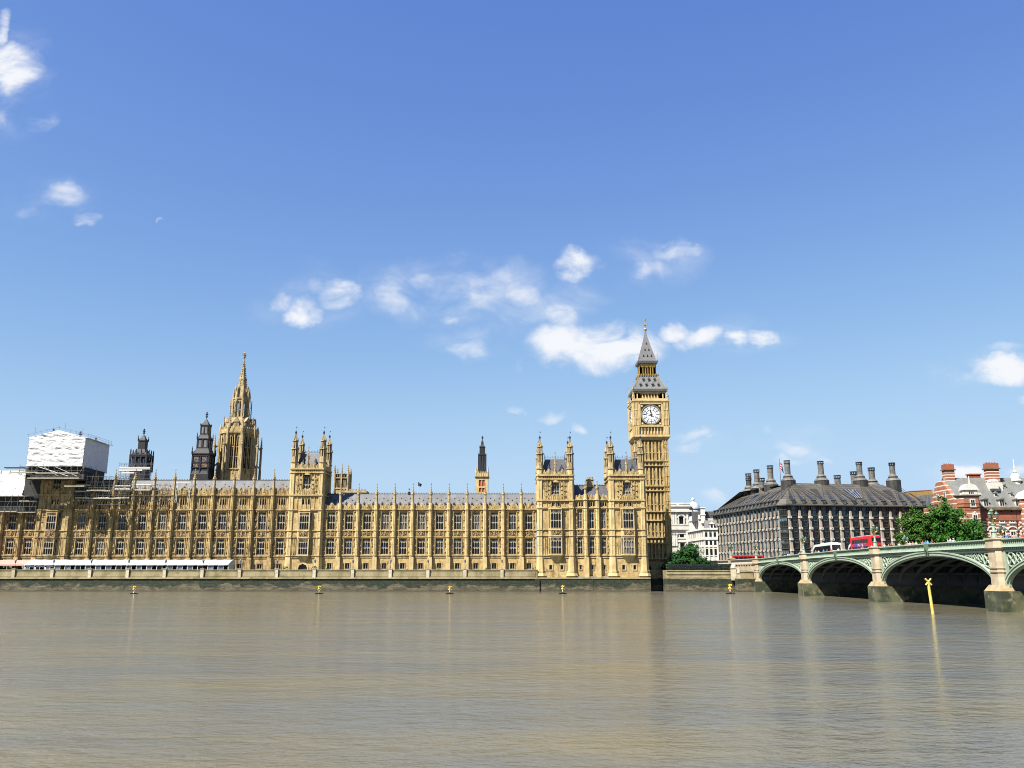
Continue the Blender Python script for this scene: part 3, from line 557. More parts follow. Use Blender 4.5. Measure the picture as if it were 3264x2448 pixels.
# ------------------------------------------------------------------ the clock tower
def clock_tower():
    Y = 300.0; cx = 49.25; hw = 5.72; cy = Y + hw; Z = lambda v: Zat(v, Y)
    o = thing('clock_tower', 'tall stone clock tower with a white dial and a steep grey spire', 'clock tower', (cx, cy, ZT))
    st, tr = 'honey_stone', 'pale_trim_stone'
    ztop = Z(1390); m = MB(); m.box(cx - hw + .85, cx + hw - .5, cy - hw + .85, cy + hw - .5, 3, ztop)
    strings = [1469, 1484, 1549, 1564, 1630.5, 1658.5, 1713, 1731.5, 1781]
    zs = [3.0] + [Z(v) for v in strings[::-1]] + [ztop]
    def face(fn):   # fn(a,b,d0,d1,z0,z1): a box from a to b along the face, d0..d1 outwards from the core
        for s in (-1, 1):   # broad corner buttresses with sunk panels
            c = s * (hw - .95)
            fn(c - 1.0, c + 1.0, 0, .62, 3, ztop)
            for za, zb in zip(zs[:-1], zs[1:]):
                if zb - za < 1.5: continue
                for q in (-.82, 0, .82): fn(c + q - .12, c + q + .12, .622, .80, za + .3, zb - .35)
                n = max(1, int((zb - za) / 2.9))
                for k in range(1, n): t = za + (zb - za) * k / n; fn(c - .95, c + .95, .621, .74, t - .1, t + .1)
        nr = 7; w = 2 * (hw - 1.95)
        for k in range(nr):
            x = -w / 2 + w * k / (nr - 1); r = .30 if k % 2 == 0 else .24
            for za, zb in zip(zs[1:-1], zs[2:]):
                fn(x - r, x + r, 0, .46, za + .12, zb - (1.6 if zb > ztop - 1 else .2))
                if zb - za > 4:
                    fn(x - r * 1.3, x + r * 1.3, .02, .62, za + .15, za + .75)
            if k < nr - 1:
                xm = x + w / (nr - 1) / 2
                for za, zb in zip(zs[1:-1], zs[2:]):
                    if zb - za > 4 and k % 2: fn(xm - .26, xm + .26, 0, .02, za + .2, zb - .9)
                    fn(xm - .3, xm + .3, 0, .2, zb - .55, zb - .2)
                    if zb - za > 4: fn(xm - .3, xm + .3, 0, .24, za + (zb - za) * .33 - .14, za + (zb - za) * .33 + .14)
        for v in strings: z = Z(v); fn(-hw - .12, hw + .12, .0, .86, z - .2, z + .22)
    face(lambda a, b, d0, d1, z0, z1: m.box(cx + a, cx + b, cy - hw + .5 - d1, cy - hw + .5 - (d0 if d0 > .01 else -.36), z0, z1))
    face(lambda a, b, d0, d1, z0, z1: m.box(cx - hw + .5 - d1, cx - hw + .5 - (d0 if d0 > .01 else -.36), cy + a, cy + b, z0, z1))
    m.box(cx + hw - .5, cx + hw, cy - hw, cy + hw, 3, ztop); m.box(cx - hw, cx + hw, cy + hw - .5, cy + hw, 3, ztop)
    sh = m.build('shaft', st, o)
    for a in (-2.1, 2.1):
        gothic_window(o, cx + a, cy - hw + .1, Z(1816), 1.0, Z(1802) - Z(1816), 1, 0, .15, name='base_window')
    # cornice and corbel stage below the dials
    hc = 6.35; m = MB(); zc0, zc1, zd0, zd1 = Z(1393), Z(1386), Z(1359), Z(1282)
    ring = lambda h, z0, z1, h1=None: m.prism(ngon(cx, cy, h * 2 ** .5, 4), z0, z1, 0, ngon(cx, cy, (h1 or h) * 2 ** .5, 4))
    ring(hw, ztop - 1.4, zc0 + .02, hc + .1); ring(hc + .28, zc0, zc0 + .3); ring(hc + .12, zc0 + .3, zc1)
    ring(hc - .75, zc1, zd0); ring(hc + .05, zd0 - .22, zd0 + .2); ring(hc - .35, zd0 + .2, zd1); ring(hc + .2, zd1 - .2, zd1 + .28); ring(hc + .36, zd1 + .28, zd1 + .55); ring(hc - .1, zd1 + .55, Z(1273))
    def four(fn):
        for q in range(4):
            Mx = Matrix.Translation((cx, cy, 0)) @ Matrix.Rotation(q * math.pi / 2, 4, 'Z'); m.M = Mx; fn()
        m.M = None
    hf = hc - .35
    def stage():   # in tower-local coordinates, face towards -y
        for k in range(7):      # statue-like balusters under the dial
            x = -3.35 + 6.7 * k / 6; y = -hc + .05; m.lathe(x, y + .28, [(.2, zc1), (.34, zc1 + .3), (.3, zc1 + .9), (.16, zc1 + 1.5), (.22, zd0 - .5), (.12, zd0 - .2)], 6)
        for s in (-1, 1):
            c = s * (hc - 1.12); m.box(c - .98, c + .98, -hc - .02, -hc + .9, zc1, zd1)
            for q in (-.8, -.27, .27, .8): m.box(c + q - .13, c + q + .13, -hc - .2, -hc - .021, zd0 + .3, zd1 - .3)
            for q in (-.65, 0, .65): m.box(c + q - .12, c + q + .12, -hc - .15, -hc - .021, zc1 + .2, zd0 - .3)
            for t in (.3, .66): z = zd0 + (zd1 - zd0) * t; m.box(c - .9, c + .9, -hc - .26, -hc - .022, z, z + .35)
            m.box(s * 4.2 - .3, s * 4.2 + .3, -hc - .1, -hf, zd0 + .1, zd1)
        m.box(-4.5, 4.5, -hc - .1, -hf, zd1 - .75, zd1 - .2)
        for k in range(12): x = -3.6 + 7.2 * k / 11; m.box(x - .16, x + .16, -hw - .25, -hw + .2, zc0 - .95, zc0 - .2)
    four(stage)
    for sx in (-1, 1):
        for sy in (-1, 1): pinnacle(m, cx + sx * (hc - .25), cy + sy * (hc - .25), zd1 + .3, Z(1246), .34)
    m.build('clock_stage', tr, o)
    # dials
    zd = Z(1322.4); RD = 3.42
    for q, nm in ((0, 'front'), (3, 'side')):
        Mx = Matrix.Translation((cx, cy, zd)) @ Matrix.Rotation(q * math.pi / 2, 4, 'Z'); yb = -hf
        def disc(mb, r, y, mi=0, n=64): mb.add([(r * math.cos(2 * math.pi * k / n), y, r * math.sin(2 * math.pi * k / n)) for k in range(n)], [tuple(range(n))], mi)
        def annulus(mb, r0, r1, y0, y1, mi=0, n=64):
            vs = [(r * math.cos(2 * math.pi * k / n), y, r * math.sin(2 * math.pi * k / n)) for (r, y) in ((r0, y1), (r0, y0), (r1, y0), (r1, y1)) for k in range(n)]
            mb.add(vs, [(j * n + k, j * n + (k + 1) % n, ((j + 1) % 4) * n + (k + 1) % n, ((j + 1) % 4) * n + k) for j in range(4) for k in range(n)], mi)
        m = MB(); m.M = Mx; F = 3.88
        m.box(-F, F, yb - .08, yb - .01, -F, F, 0); m.frame(-F, F, yb - .36, yb - .07, -F, F, .22, 1); m.frame(-F - .3, F + .3, yb - .3, yb - .02, -F - .3, F + .3, .28, 2)
        for sx in (-1, 1):
            for sz in (-1, 1):
                c = F - .74; a = [(sx * c + .42 * math.cos(t * math.pi / 8), sz * c + .42 * math.sin(t * math.pi / 8)) for t in range(16)]; m.xz(a, yb - .2, yb - .09, 2)
                a = [(sx * c + .2 * math.cos(t * math.pi / 4), sz * c + .2 * math.sin(t * math.pi / 4)) for t in range(8)]; m.xz(a, yb - .26, yb - .205, 3)
                for t in range(6): m.xz([(sx * (c - .95 + .16 * t), sz * (c + .34)), (sx * (c - .83 + .16 * t), sz * (c + .34)), (sx * (c - .8 + .16 * t), sz * (c + .46)), (sx * (c - .98 + .16 * t), sz * (c + .46))], yb - .16, yb - .09, 2)
        d = m.build('dial_surround', ['blue_black', tr, 'gilding', 'dial_white'], o)
        m = MB(); m.M = Mx; disc(m, RD - .05, yb - .14, 0); annulus(m, 1.78, RD - .05, yb - .17, yb - .141, 1)
        annulus(m, RD - .1, RD + .17, yb - .34, yb - .1, 2)
        d = m.build('dial', ['dial_white', 'dial_grey', 'gilding'], o)
        m = MB(); m.M = Mx
        for r in (1.72, 2.45, 3.27): annulus(m, r - .045, r + .045, yb - .2, yb - .172)
        for k in range(12):
            a = math.pi / 2 - k * math.pi / 6; c, s = math.cos(a), math.sin(a); w = .085
            m.xz([(1.75 * c - w * s, 1.75 * s + w * c), (1.75 * c + w * s, 1.75 * s - w * c), (3.3 * c + w * s, 3.3 * s - w * c), (3.3 * c - w * s, 3.3 * s + w * c)], yb - .21, yb - .173)
        for k in range(60):
            a = k * math.pi / 30; c, s = math.cos(a), math.sin(a); w = .025
            m.xz([(2.95 * c - w * s, 2.95 * s + w * c), (2.95 * c + w * s, 2.95 * s - w * c), (3.25 * c + w * s, 3.25 * s - w * c), (3.25 * c - w * s, 3.25 * s + w * c)], yb - .19, yb - .1725)
        m.build('dial_numerals', 'blue_black', d)
        m = MB(); m.M = Mx   # white windows of the inner ring
        for k in range(12):
            a0 = math.pi / 2 - (k + .16) * math.pi / 6; a1 = math.pi / 2 - (k + .84) * math.pi / 6
            m.xz([(r * math.cos(a), r * math.sin(a)) for r, a in ((1.82, a0), (2.38, a0), (2.4, (a0 + a1) / 2), (2.38, a1), (1.82, a1))], yb - .185, yb - .171)
        m.build('dial_panes', 'dial_white', d)
        for nm2, ang, ln, w, tail in (('minute_hand', 90 - 47.3 * 6, 3.15, .085, .75), ('hour_hand', 90 - (11 + 47.3 / 60) * 30, 1.75, .17, .5)):
            m = MB(); m.M = Mx; a = R(ang); c, s = math.cos(a), math.sin(a); y0 = yb - (.38 if ln > 2 else .31)
            P = lambda t, q: (t * c - q * s, t * s + q * c)
            if ln > 2: pts = [P(-tail, w * 2.2), P(-tail, -w * 2.2), P(0, -w * 1.5), P(ln, -w * .5), P(ln, w * .5), P(0, w * 1.5)]
            else: pts = [P(-tail, w * 1.9), P(-tail, -w * 1.9), P(.2, -w * .8), P(ln * .55, -w * .9), P(ln * .68, -w * 1.9), P(ln, 0), P(ln * .68, w * 1.9), P(ln * .55, w * .9), P(.2, w * .8)]
            m.xz(pts, y0 - .05, y0); m.build(nm2, 'black_paint', d)
    # belfry
    zb0, zb1 = Z(1273), Z(1246.5); hb = 5.35; m = MB()
    m.prism(ngon(cx, cy, (hb - 1.2) * 2 ** .5, 4), zb0, zb0 + .4); m.prism(ngon(cx, cy, hb * 2 ** .5, 4), zb1 - .75, zb1)
    def bel():
        for s in (-1, 1): m.box(s * (hb - .8) - .8, s * (hb - .8) + .8, -hb, -hb + 1.6, zb0, zb1 - .7); m.box(s * (hb - .8) - .2, s * (hb - .8) + .2, -hb - .2, -hb - .005, zb0, zb1 - .3)
        for k in range(6):
            x = -2.65 + 5.3 * k / 5; m.box(x - .22, x + .22, -hb + .05, -hb + .6, zb0, zb1 - .7); m.box(x - .3, x + .3, -hb - .3, -hb + .3, zb0, zb0 + 1.0)
        for k in range(7):
            x = -3.18 + 6.36 * k / 6; m.xz([(x - .34, zb1 - .74), (x - .34, zb1 - 1.3), (x, zb1 - .8)], -hb + .1, -hb + .5); m.xz([(x + .34, zb1 - 1.3), (x + .34, zb1 - .74), (x, zb1 - .8)], -hb + .1, -hb + .5)
        m.box(-hb, hb, -hb - .5, -hb - .3, zb0 - .3, zb0 + .35)
    four(bel); m.build('belfry', tr, o)
    m = MB(); m.prism(ngon(cx, cy, (hb - 1.5) * 2 ** .5, 4), zb0 + .42, zb1 - .8); m.build('bell_chamber', 'dark_stone', o)
    # lower roof with two rows of dormers
    zr0, zr1 = Z(1240), Z(1190.5); h0, h1 = 5.95, 3.25; m = MB()
    m.prism(ngon(cx, cy, (h0 + .15) * 2 ** .5, 4), zb1, zb1 + .75, 0, ngon(cx, cy, (h0 + .3) * 2 ** .5, 4))
    n = 6; prof = []
    for k in range(n + 1): t = k / n; prof.append(((h0 + (h1 - h0) * (1 - (1 - t) ** 1.25)) * 2 ** .5, zb1 + .75 + (zr1 - zb1 - .75) * t))
    m.lathe(cx, cy, prof, 4); rf = m.build('roof', 'lead_roof', o)
    for t, xs in ((.24, (-3.2, -1.15, 1.15, 3.2)), (.62, (-2.0, 0, 2.0))):
        h = h0 + (h1 - h0) * (1 - (1 - t) ** 1.25); z = zb1 + .75 + (zr1 - zb1 - .75) * t
        for x in xs:
            m = MB(); m.M = Matrix.Translation((cx + x, cy - h, z))
            m.box(-.36, .36, -.34, 1.0, -.35, .62, 0); m.add([(-.5, -.46, .58), (.5, -.46, .58), (0, -.46, 1.35), (-.5, 1.2, .58), (.5, 1.2, .58), (0, 1.2, 1.35)], [(0, 1, 2), (3, 5, 4), (0, 2, 5, 3), (1, 4, 5, 2), (0, 3, 4, 1)], 0)
            m.box(-.28, .28, -.36, -.342, -.2, .56, 1); m.build('dormer', ['grey_lead', 'black_paint'], rf)
    m = MB()
    for sx in (-1, 1):
        for k in range(7):
            t = k / 7; h = h0 + (h1 - h0) * (1 - (1 - t) ** 1.25); z = zb1 + .8 + (zr1 - zb1 - .75) * t; m.box(cx + sx * h - .16, cx + sx * h + .16, cy - h - .16, cy - h + .16, z, z + .45)
    for sx in (-1, 1):
        for sy in (-1, 1): x, y = cx + sx * (h0 + .2), cy + sy * (h0 + .2); m.fr(x, y, zb1 + .5, zb1 + 1.5, .3, .2, 6); m.tube((x, y, zb1 + 1.5), (x, y, zb1 + 4.6), .06, .03, 4); m.box(x - .5, x + .5, y - .04, y + .04, zb1 + 3.4, zb1 + 3.55)
    m.build('roof_crockets', 'turret_stone', rf)
    # lantern stage with gilt arcade
    zl0, zl1 = Z(1187), Z(1152); hl = 2.85; m = MB()
    m.prism(ngon(cx, cy, (h1 + .1) * 2 ** .5, 4), zr1 - .05, zl0, 0, ngon(cx, cy, (h1 + .3) * 2 ** .5, 4)); m.prism(ngon(cx, cy, hl * 2 ** .5, 4), zl1 - 1.1, zl1)
    def lan():
        for k in range(9): x = -h1 - .1 + (2 * h1 + .2) * k / 8; m.box(x - .16, x + .16, -h1 - .5, -h1 + .1, zl0 - .7, zl0 - .05)
        for s in (-1, 1): m.box(s * (hl - .3) - .3, s * (hl - .3) + .3, -hl, -hl + .6, zl0, zl1 - 1.0)
        for k in range(5): x = -1.8 + 3.6 * k / 4; m.box(x - .12, x + .12, -hl + .02, -hl + .4, zl0, zl1 - 1.0)
        for k in range(11): x = -2.4 + 4.8 * k / 10; m.box(x - .1, x + .1, -hl - .14, -hl - .003, zl1 - 1.5, zl1 - .1)
    four(lan); m.build('lantern', 'gilding', o)
    m = MB(); m.prism(ngon(cx, cy, (hl - .75) * 2 ** .5, 4), zl0 + .01, zl1 - 1.11); m.build('lantern_core', 'dark_stone', o)
    zs0, zs1 = Z(1145), Z(1045); m = MB()
    m.prism(ngon(cx, cy, (h1 + .25) * 2 ** .5, 4), zl1, zs0, 0, ngon(cx, cy, (h1 + .45) * 2 ** .5, 4)); m.prism(ngon(cx, cy, (h1 + .3) * 2 ** .5, 4), zs0, zs0 + .5, 0, ngon(cx, cy, (h1 - .15) * 2 ** .5, 4))
    pr = [((h1 - .15 - (h1 - .35) * (1 - (1 - t) ** 1.12)) * 2 ** .5, zs0 + .5 + (zs1 - zs0 - .5) * t) for t in [k / 7 for k in range(8)]]
    m.lathe(cx, cy, pr, 4); sp = m.build('spire', 'lead_roof', o)
    for t, xs in ((.12, (-1.4, 0, 1.4)), (.34, (-.7, .7)), (.56, (0,))):
        h = pr[0][0] / 2 ** .5 * (1 - t) ** 1.12 + .1; z = zs0 + .5 + (zs1 - zs0 - .5) * t
        for x in xs:
            m = MB(); m.M = Matrix.Translation((cx + x, cy - h, z)); m.add([(-.3, -.18, 0), (.3, -.18, 0), (0, -.18, .75), (0, .9, .5)], [(0, 1, 2), (0, 2, 3), (1, 3, 2), (0, 3, 1)]); m.build('dormer', 'black_paint', sp)
    m = MB(); zt = Z(1002.5)
    m.fr(cx, cy, zs1 - .1, zs1 + .9, .3, .5, 8); m.fr(cx, cy, zs1 + .9, zs1 + 1.5, .7, .3, 8); m.tube((cx, cy, zs1 + 1.5), (cx, cy, zt - .4), .16, .06, 6)
    zc = Z(1020); m.box(cx - .8, cx + .8, cy - .07, cy + .07, zc - .12, zc + .12); m.fr(cx, cy, zc - .7, zc - .3, .15, .4, 6); m.fr(cx, cy, zt - .7, zt, .32, .25, 8)
    for s in (-1, 1): m.fr(cx + s * .75, cy, zc - .25, zc + .3, .16, .16, 6); 
    for sx in (-1, 1):
        x, y = cx + sx * (h1 + .3), cy - h1 - .3; m.tube((x, y, zs0 + .3), (x, y, zs0 + 3.4), .06, .03, 4); m.box(x - .3, x + .3, y - .03, y + .03, zs0 + 2.3, zs0 + 2.42)
    m.build('finial', 'turret_stone', sp)
clock_tower()
# ------------------------------------------------------------------ the octagonal spire tower behind
def spire_tower():
    Y = 340.0; cx = -109.2; Z = lambda v: Zat(v, Y - 7); cy = Y
    o = thing('spire_tower', 'tall octagonal stone tower with tapering openwork spire behind the tall wing', 'tower', (cx, cy, ZT)); st = 'turret_stone'
    A = lambda q: -math.pi / 2 + .47 + q * math.pi / 4     # a corner faces the river
    oct_ = lambda r: [(cx + r * math.cos(A(q)), cy + r * math.sin(A(q))) for q in range(8)]
    zb, z1, z2 = Z(1540), Z(1374), Z(1367); r = 7.1; m = MB()
    P = oct_(r); m.prism(oct_(r - .75), 20, z1)
    zw0, zw1 = Z(1491), Z(1382)
    for q in range(8):
        a, b = Vector((*P[q], 0)), Vector((*P[(q + 1) % 8], 0)); d = (b - a).normalized(); L = (b - a).length; nn = Vector((d.y, -d.x, 0))
        m.M = Matrix(((d.x, -nn.x, 0, a.x), (d.y, -nn.y, 0, a.y), (0, 0, 1, 0), (0, 0, 0, 1)))   # x along the face, y inwards
        wall_grid(m, [0, L * .22, L * .46, L * .54, L * .78, L], [20, zw0, zw1, z1], lambda i, j: j == 1 and i in (1, 3), 0, .6)
        for xa in (L * .22, L * .54):
            w = L * .24; m.box(xa + w / 2 - .1, xa + w / 2 + .1, .15, .5, zw0, zw1)
            for t in (.33, .62): zz = zw0 + (zw1 - zw0) * t; m.box(xa, xa + w, .16, .5, zz - .12, zz + .12)
            m.xz([(xa, zw1 - 1.4), (xa + w / 2, zw1), (xa, zw1)], .1, .5); m.xz([(xa + w, zw1 - 1.4), (xa + w, zw1), (xa + w / 2, zw1)], .1, .5)
        for t in (.08, .5, .92): m.box(L * t - .12, L * t + .12, -.22, -.003, zw0 - 2, z1 - .3)
        m.box(-.1, L + .1, -.35, -.003, zw0 - .5, zw0 - .1); m.box(-.1, L + .1, -.45, -.003, z1 - .55, z1 - .1)
        m.box(0, L, -.3, .1, z1, z2 + .3)
        for k in range(6): m.box(L * (k + .2) / 6, L * (k + .7) / 6, -.28, .08, z2 + .3, z2 + 1.1)
        m.M = None
    m.build('drum', 'honey_stone', o)
    m = MB(); m.prism(oct_(r - .7), zw0 - .05, zw1 + .05); m.build('louvre', 'glass', o)
    for q in range(8):    # buttress at each corner, flying pinnacle outside it
        m = MB(); c, s = math.cos(A(q)), math.sin(A(q)); bx, by = cx + (r + .1) * c, cy + (r + .1) * s; m.prism(ngon(bx, by, .62), 20, z2 + .5); m.prism(ngon(bx, by, .85), zw0 - .6, zw0); m.fr(bx, by, z2 + .5, z2 + 2.6, .55, .05)
        px, py = cx + (r + 1.9) * c, cy + (r + 1.9) * s; zp = Z(1418); m.prism(ngon(px, py, .8), 20, Z(1490), 0, ngon(px, py, .5)); m.prism(ngon(px, py, .45), Z(1490), zp); m.fr(px, py, zp, zp + .4, .6, .6); crocket_spire(m, px, py, zp + .4, Z(1378), .4, 8, 0, 4)
        for v in (1410, 1470): z = Z(v); m.tube((px, py, z - 2.0), (bx, by, z), .28, .3, 6)
        m.build('buttress', 'turret_stone', o)
    # sloping shoulder with gabled dormers, then the open lantern
    r1 = 4.2; z3 = Z(1326); m = MB(); m.loft([[(x, y, z2) for x, y in oct_(r - .5)], [(x, y, z2 + 2.2) for x, y in oct_(r - 1.6)], [(x, y, z3) for x, y in oct_(r1)]])
    for q in range(8):
        a = A(q) + math.pi / 8; c, s = math.cos(a), math.sin(a); m.M = Matrix.Translation((cx, cy, 0)) @ Matrix.Rotation(a + math.pi / 2, 4, 'Z'); d = -(r - .9) * .92
        m.box(-.95, .95, d, d + 2.2, z2 + .2, z2 + 3.2); m.xz([(-1.2, z2 + 3.1), (1.2, z2 + 3.1), (0, z2 + 5.2)], d - .2, d + 2.6); m.box(-.1, .1, d - .1, d, z2 + .5, z2 + 3); m.M = None
        x, y = cx + (r - 1.0) * math.cos(A(q)), cy + (r - 1.0) * math.sin(A(q)); m.prism(ngon(x, y, .4), z2, Z(1345)); crocket_spire(m, x, y, Z(1345), Z(1320), .42, 8, 0, 3)
    m.build('shoulder', st, o)
    m = MB(); z4, z5 = Z(1272), Z(1262); rl = 3.1
    for q in range(8):
        x, y = cx + rl * math.cos(A(q)), cy + rl * math.sin(A(q)); m.prism(ngon(x, y, .5), z3 - .3, z5 + 1.5); m.fr(x, y, z5 + 1.5, z5 + 4.5, .42, .03)
        x2, y2 = cx + (rl + 1.0) * math.cos(A(q)), cy + (rl + 1.0) * math.sin(A(q)); m.prism(ngon(x2, y2, .2), z3 - .5, Z(1285)); crocket_spire(m, x2, y2, Z(1285), Z(1262), .24, 6, 0, 2)
        for v in (1312, 1290): m.tube((x2, y2, Z(v)), (x, y, Z(v) + .8), .13, .13, 5)
        xa, ya = cx + rl * math.cos(A(q + 1)), cy + rl * math.sin(A(q + 1)); mxx, myy = (x + xa) / 2, (y + ya) / 2
        m.tube((mxx, myy, z3), (mxx, myy, z4), .13, .13, 5); zz = z3 + (z4 - z3) * .5; m.tube((x, y, zz), (xa, ya, zz), .14, .14, 4)
    m.prism(oct_(rl + .2), z3 - .4, z3 + .5); m.prism(oct_(rl + .15), z4, z5); m.prism(oct_(rl + .45), z5 - .3, z5 + .2)
    z6 = Z(1229.5); m.prism(oct_(rl - .2), z5, z6, 0, oct_(2.1))
    for q in range(8): x, y = cx + 2.5 * math.cos(A(q)), cy + 2.5 * math.sin(A(q)); m.prism(ngon(x, y, .34), z5, z6 + .3); m.fr(x, y, z6 + .3, z6 + 1.4, .3, .03)
    m.build('lantern', st, o)
    m = MB(); z7 = Z(1131); m.loft([[(x, y, z6) for x, y in oct_(1.95)], [(x, y, z7) for x, y in oct_(.12)]])
    for v in (1197, 1164): t = (z6 - Z(v)) / (z6 - z7); rr = 1.95 + (.12 - 1.95) * t; m.prism(oct_(rr + .28), Z(v) - .35, Z(v) + .35)
    for q in range(8):
        for k in range(1, 17): t = k / 17.; rr = 1.95 * (1 - t) + .12; x, y, z = cx + rr * math.cos(A(q)), cy + rr * math.sin(A(q)), z6 + (z7 - z6) * t; s = .13; m.box(x - s, x + s, y - s, y + s, z - s, z + s)
    sp = m.build('spire', st, o)
    m = MB(); finial(m, cx, cy, z7 - .3, Z(1111) - z7 + .3, .42); m.build('finial', 'turret_stone', sp)
spire_tower()
def square_turret(label, u_c, Y, w, v, mats, cat='turret'):
    """v: list of (half-width share, picture height) rings; pinnacles stand at each shoulder"""
    Z = lambda q: Zat(q, Y); zc = Z(v['base']); cx = Xat(u_c, zc, Y) + w / 2; cy = Y + w / 2
    return cx, cy, Z, thing('roof_turret', label, cat, (cx, cy, ZT))
# black lantern with open sides, white scaffold boards at its foot
w = 6.6; cx, cy, Z, o = square_turret('squat black ventilation lantern with open louvred sides nearest the white box', 409, 326, w, dict(base=1494), None)
S2 = 2 ** .5; m = MB(); h = w / 2; sq = lambda r: ngon(cx, cy, r * S2, 4)
m.prism(sq(h - .5), 22, Z(1486)); m.prism(sq(h), Z(1456), Z(1449), 0, sq(h + .1))
for k in range(4):
    Mx = Matrix.Translation((cx, cy, 0)) @ Matrix.Rotation(k * math.pi / 2, 4, 'Z'); m.M = Mx
    for q in range(4): x = -h + .25 + (w - .5) * q / 3; m.box(x - .28, x + .28, -h - .05, -h + .5, Z(1500), Z(1449)); m.fr(x, -h + .2, Z(1449), Z(1441), .3, .2, 4); crocket_spire(m, x, -h + .2, Z(1441), Z(1429), .26, 6, 0, 2)
    m.M = None
m.lathe(cx, cy, [((h + .05) * S2, Z(1449)), (2.6 * S2, Z(1444)), (1.75 * S2, Z(1436)), (1.45 * S2, Z(1429))], 4)
m.prism(sq(1.32), Z(1429), Z(1402)); m.prism(sq(1.5), Z(1403), Z(1400))
m.lathe(cx, cy, [(1.45 * S2, Z(1400)), (.9 * S2, Z(1394)), (.5 * S2, Z(1387)), (.1, Z(1381))], 4)
for sx in (-1, 1):
    for sy in (-1, 1): crocket_spire(m, cx + sx * 1.4, cy + sy * 1.4, Z(1402), Z(1384), .22, 6, 0, 2)
m.build('body', 'dark_lead', o); m = MB(); finial(m, cx, cy, Z(1384), Z(1362) - Z(1384), .3); m.build('finial', 'iron_blue', o)
m = MB(); m.prism(sq(h - .9), Z(1492), Z(1460)); m.build('louvre', 'pane_blue', o)
m = MB()
for k in range(4):
    m.M = Matrix.Translation((cx, cy, 0)) @ Matrix.Rotation(k * math.pi / 2, 4, 'Z')
    for q in range(3): x = -2.0 + 2.0 * q; m.box(x - .5, x + .5, -h + .55, -h + .62, Z(1487), Z(1484)); m.box(x - .05, x + .05, -h + .5, -h + .6, Z(1490), Z(1464))
m.M = None; m.build('louvre_frame', 'grey_lead', o)
# three-tier black turret
w = 6.9; cx, cy, Z, o = square_turret('slender black three-tier turret with gilded window tracery beside the stone spire', 605, 326, w, dict(base=1520), None); h = w / 2; sq = lambda r: ngon(cx, cy, r * S2, 4)
m = MB(); m.prism(sq(h), 22, Z(1511)); m.prism(sq(h), Z(1511), Z(1500), 0, sq(h - .35)); m.prism(sq(h - .35), Z(1500), Z(1446)); m.prism(sq(h + .05), Z(1448), Z(1444))
m.lathe(cx, cy, [((h - .05) * S2, Z(1444)), ((h - .7) * S2, Z(1437)), (2.35 * S2, Z(1428))], 4); m.prism(sq(2.2), Z(1428), Z(1397)); m.prism(sq(2.4), Z(1398.5), Z(1395.5))
m.lathe(cx, cy, [(2.3 * S2, Z(1395.5)), (1.9 * S2, Z(1390)), (1.6 * S2, Z(1383))], 4); m.prism(sq(1.5), Z(1383), Z(1353)); m.prism(sq(1.7), Z(1354), Z(1351)); m.lathe(cx, cy, [(1.5 * S2, Z(1351)), (.8 * S2, Z(1342)), (.15, Z(1330))], 4)
for k in range(4):
    m.M = Matrix.Translation((cx, cy, 0)) @ Matrix.Rotation(k * math.pi / 2, 4, 'Z')
    for x in (-h + .3, 0, h - .3): m.box(x - .22, x + .22, -h + .1, -h + .5, Z(1511), Z(1446))
    for v in (1511, 1490, 1473, 1452): m.box(-h + .2, h - .2, -h + .08, -h + .5, Z(v) - .18, Z(v) + .12)
    for x in (-2.0, 0, 2.0): m.box(x - .2, x + .2, -2.35, -2.1, Z(1428), Z(1397))
    for x in (-1.35, 0, 1.35): m.box(x - .15, x + .15, -1.62, -1.4, Z(1383), Z(1353))
    m.M = None
for sx in (-1, 1):
    for sy in (-1, 1): crocket_spire(m, cx + sx * (h - .1), cy + sy * (h - .1), Z(1446), Z(1421), .32, 6, 0, 2); crocket_spire(m, cx + sx * 2.25, cy + sy * 2.25, Z(1398), Z(1375), .26, 6, 0, 2); crocket_spire(m, cx + sx * 1.55, cy + sy * 1.55, Z(1354), Z(1344), .2, 6, 0, 1)
m.build('body', 'dark_lead', o)
m = MB()
for k in range(4):
    m.M = Matrix.Translation((cx, cy, 0)) @ Matrix.Rotation(k * math.pi / 2, 4, 'Z')
    for x in (-1.55, 1.55): m.box(x - 1.0, x + 1.0, -h + .28, -h + .36, Z(1471), Z(1454)); m.box(x - 1.0, x + 1.0, -h + .28, -h + .36, Z(1488), Z(1475))
m.M = None; m.build('stained_window', 'stained_glass', o)
m = MB(); 
for k in range(4):
    m.M = Matrix.Translation((cx, cy, 0)) @ Matrix.Rotation(k * math.pi / 2, 4, 'Z')
    for x in (-1.0, 1.0): m.box(x - .5, x + .5, -2.24, -2.205, Z(1424), Z(1402))
    for x in (-.65, .65): m.box(x - .35, x + .35, -1.54, -1.505, Z(1379), Z(1358))
m.M = None; m.build('louvre', 'grey_lead', o)
m = MB(); finial(m, cx, cy, Z(1332), Z(1307) - Z(1332), .3); m.build('finial', 'iron_blue', o)
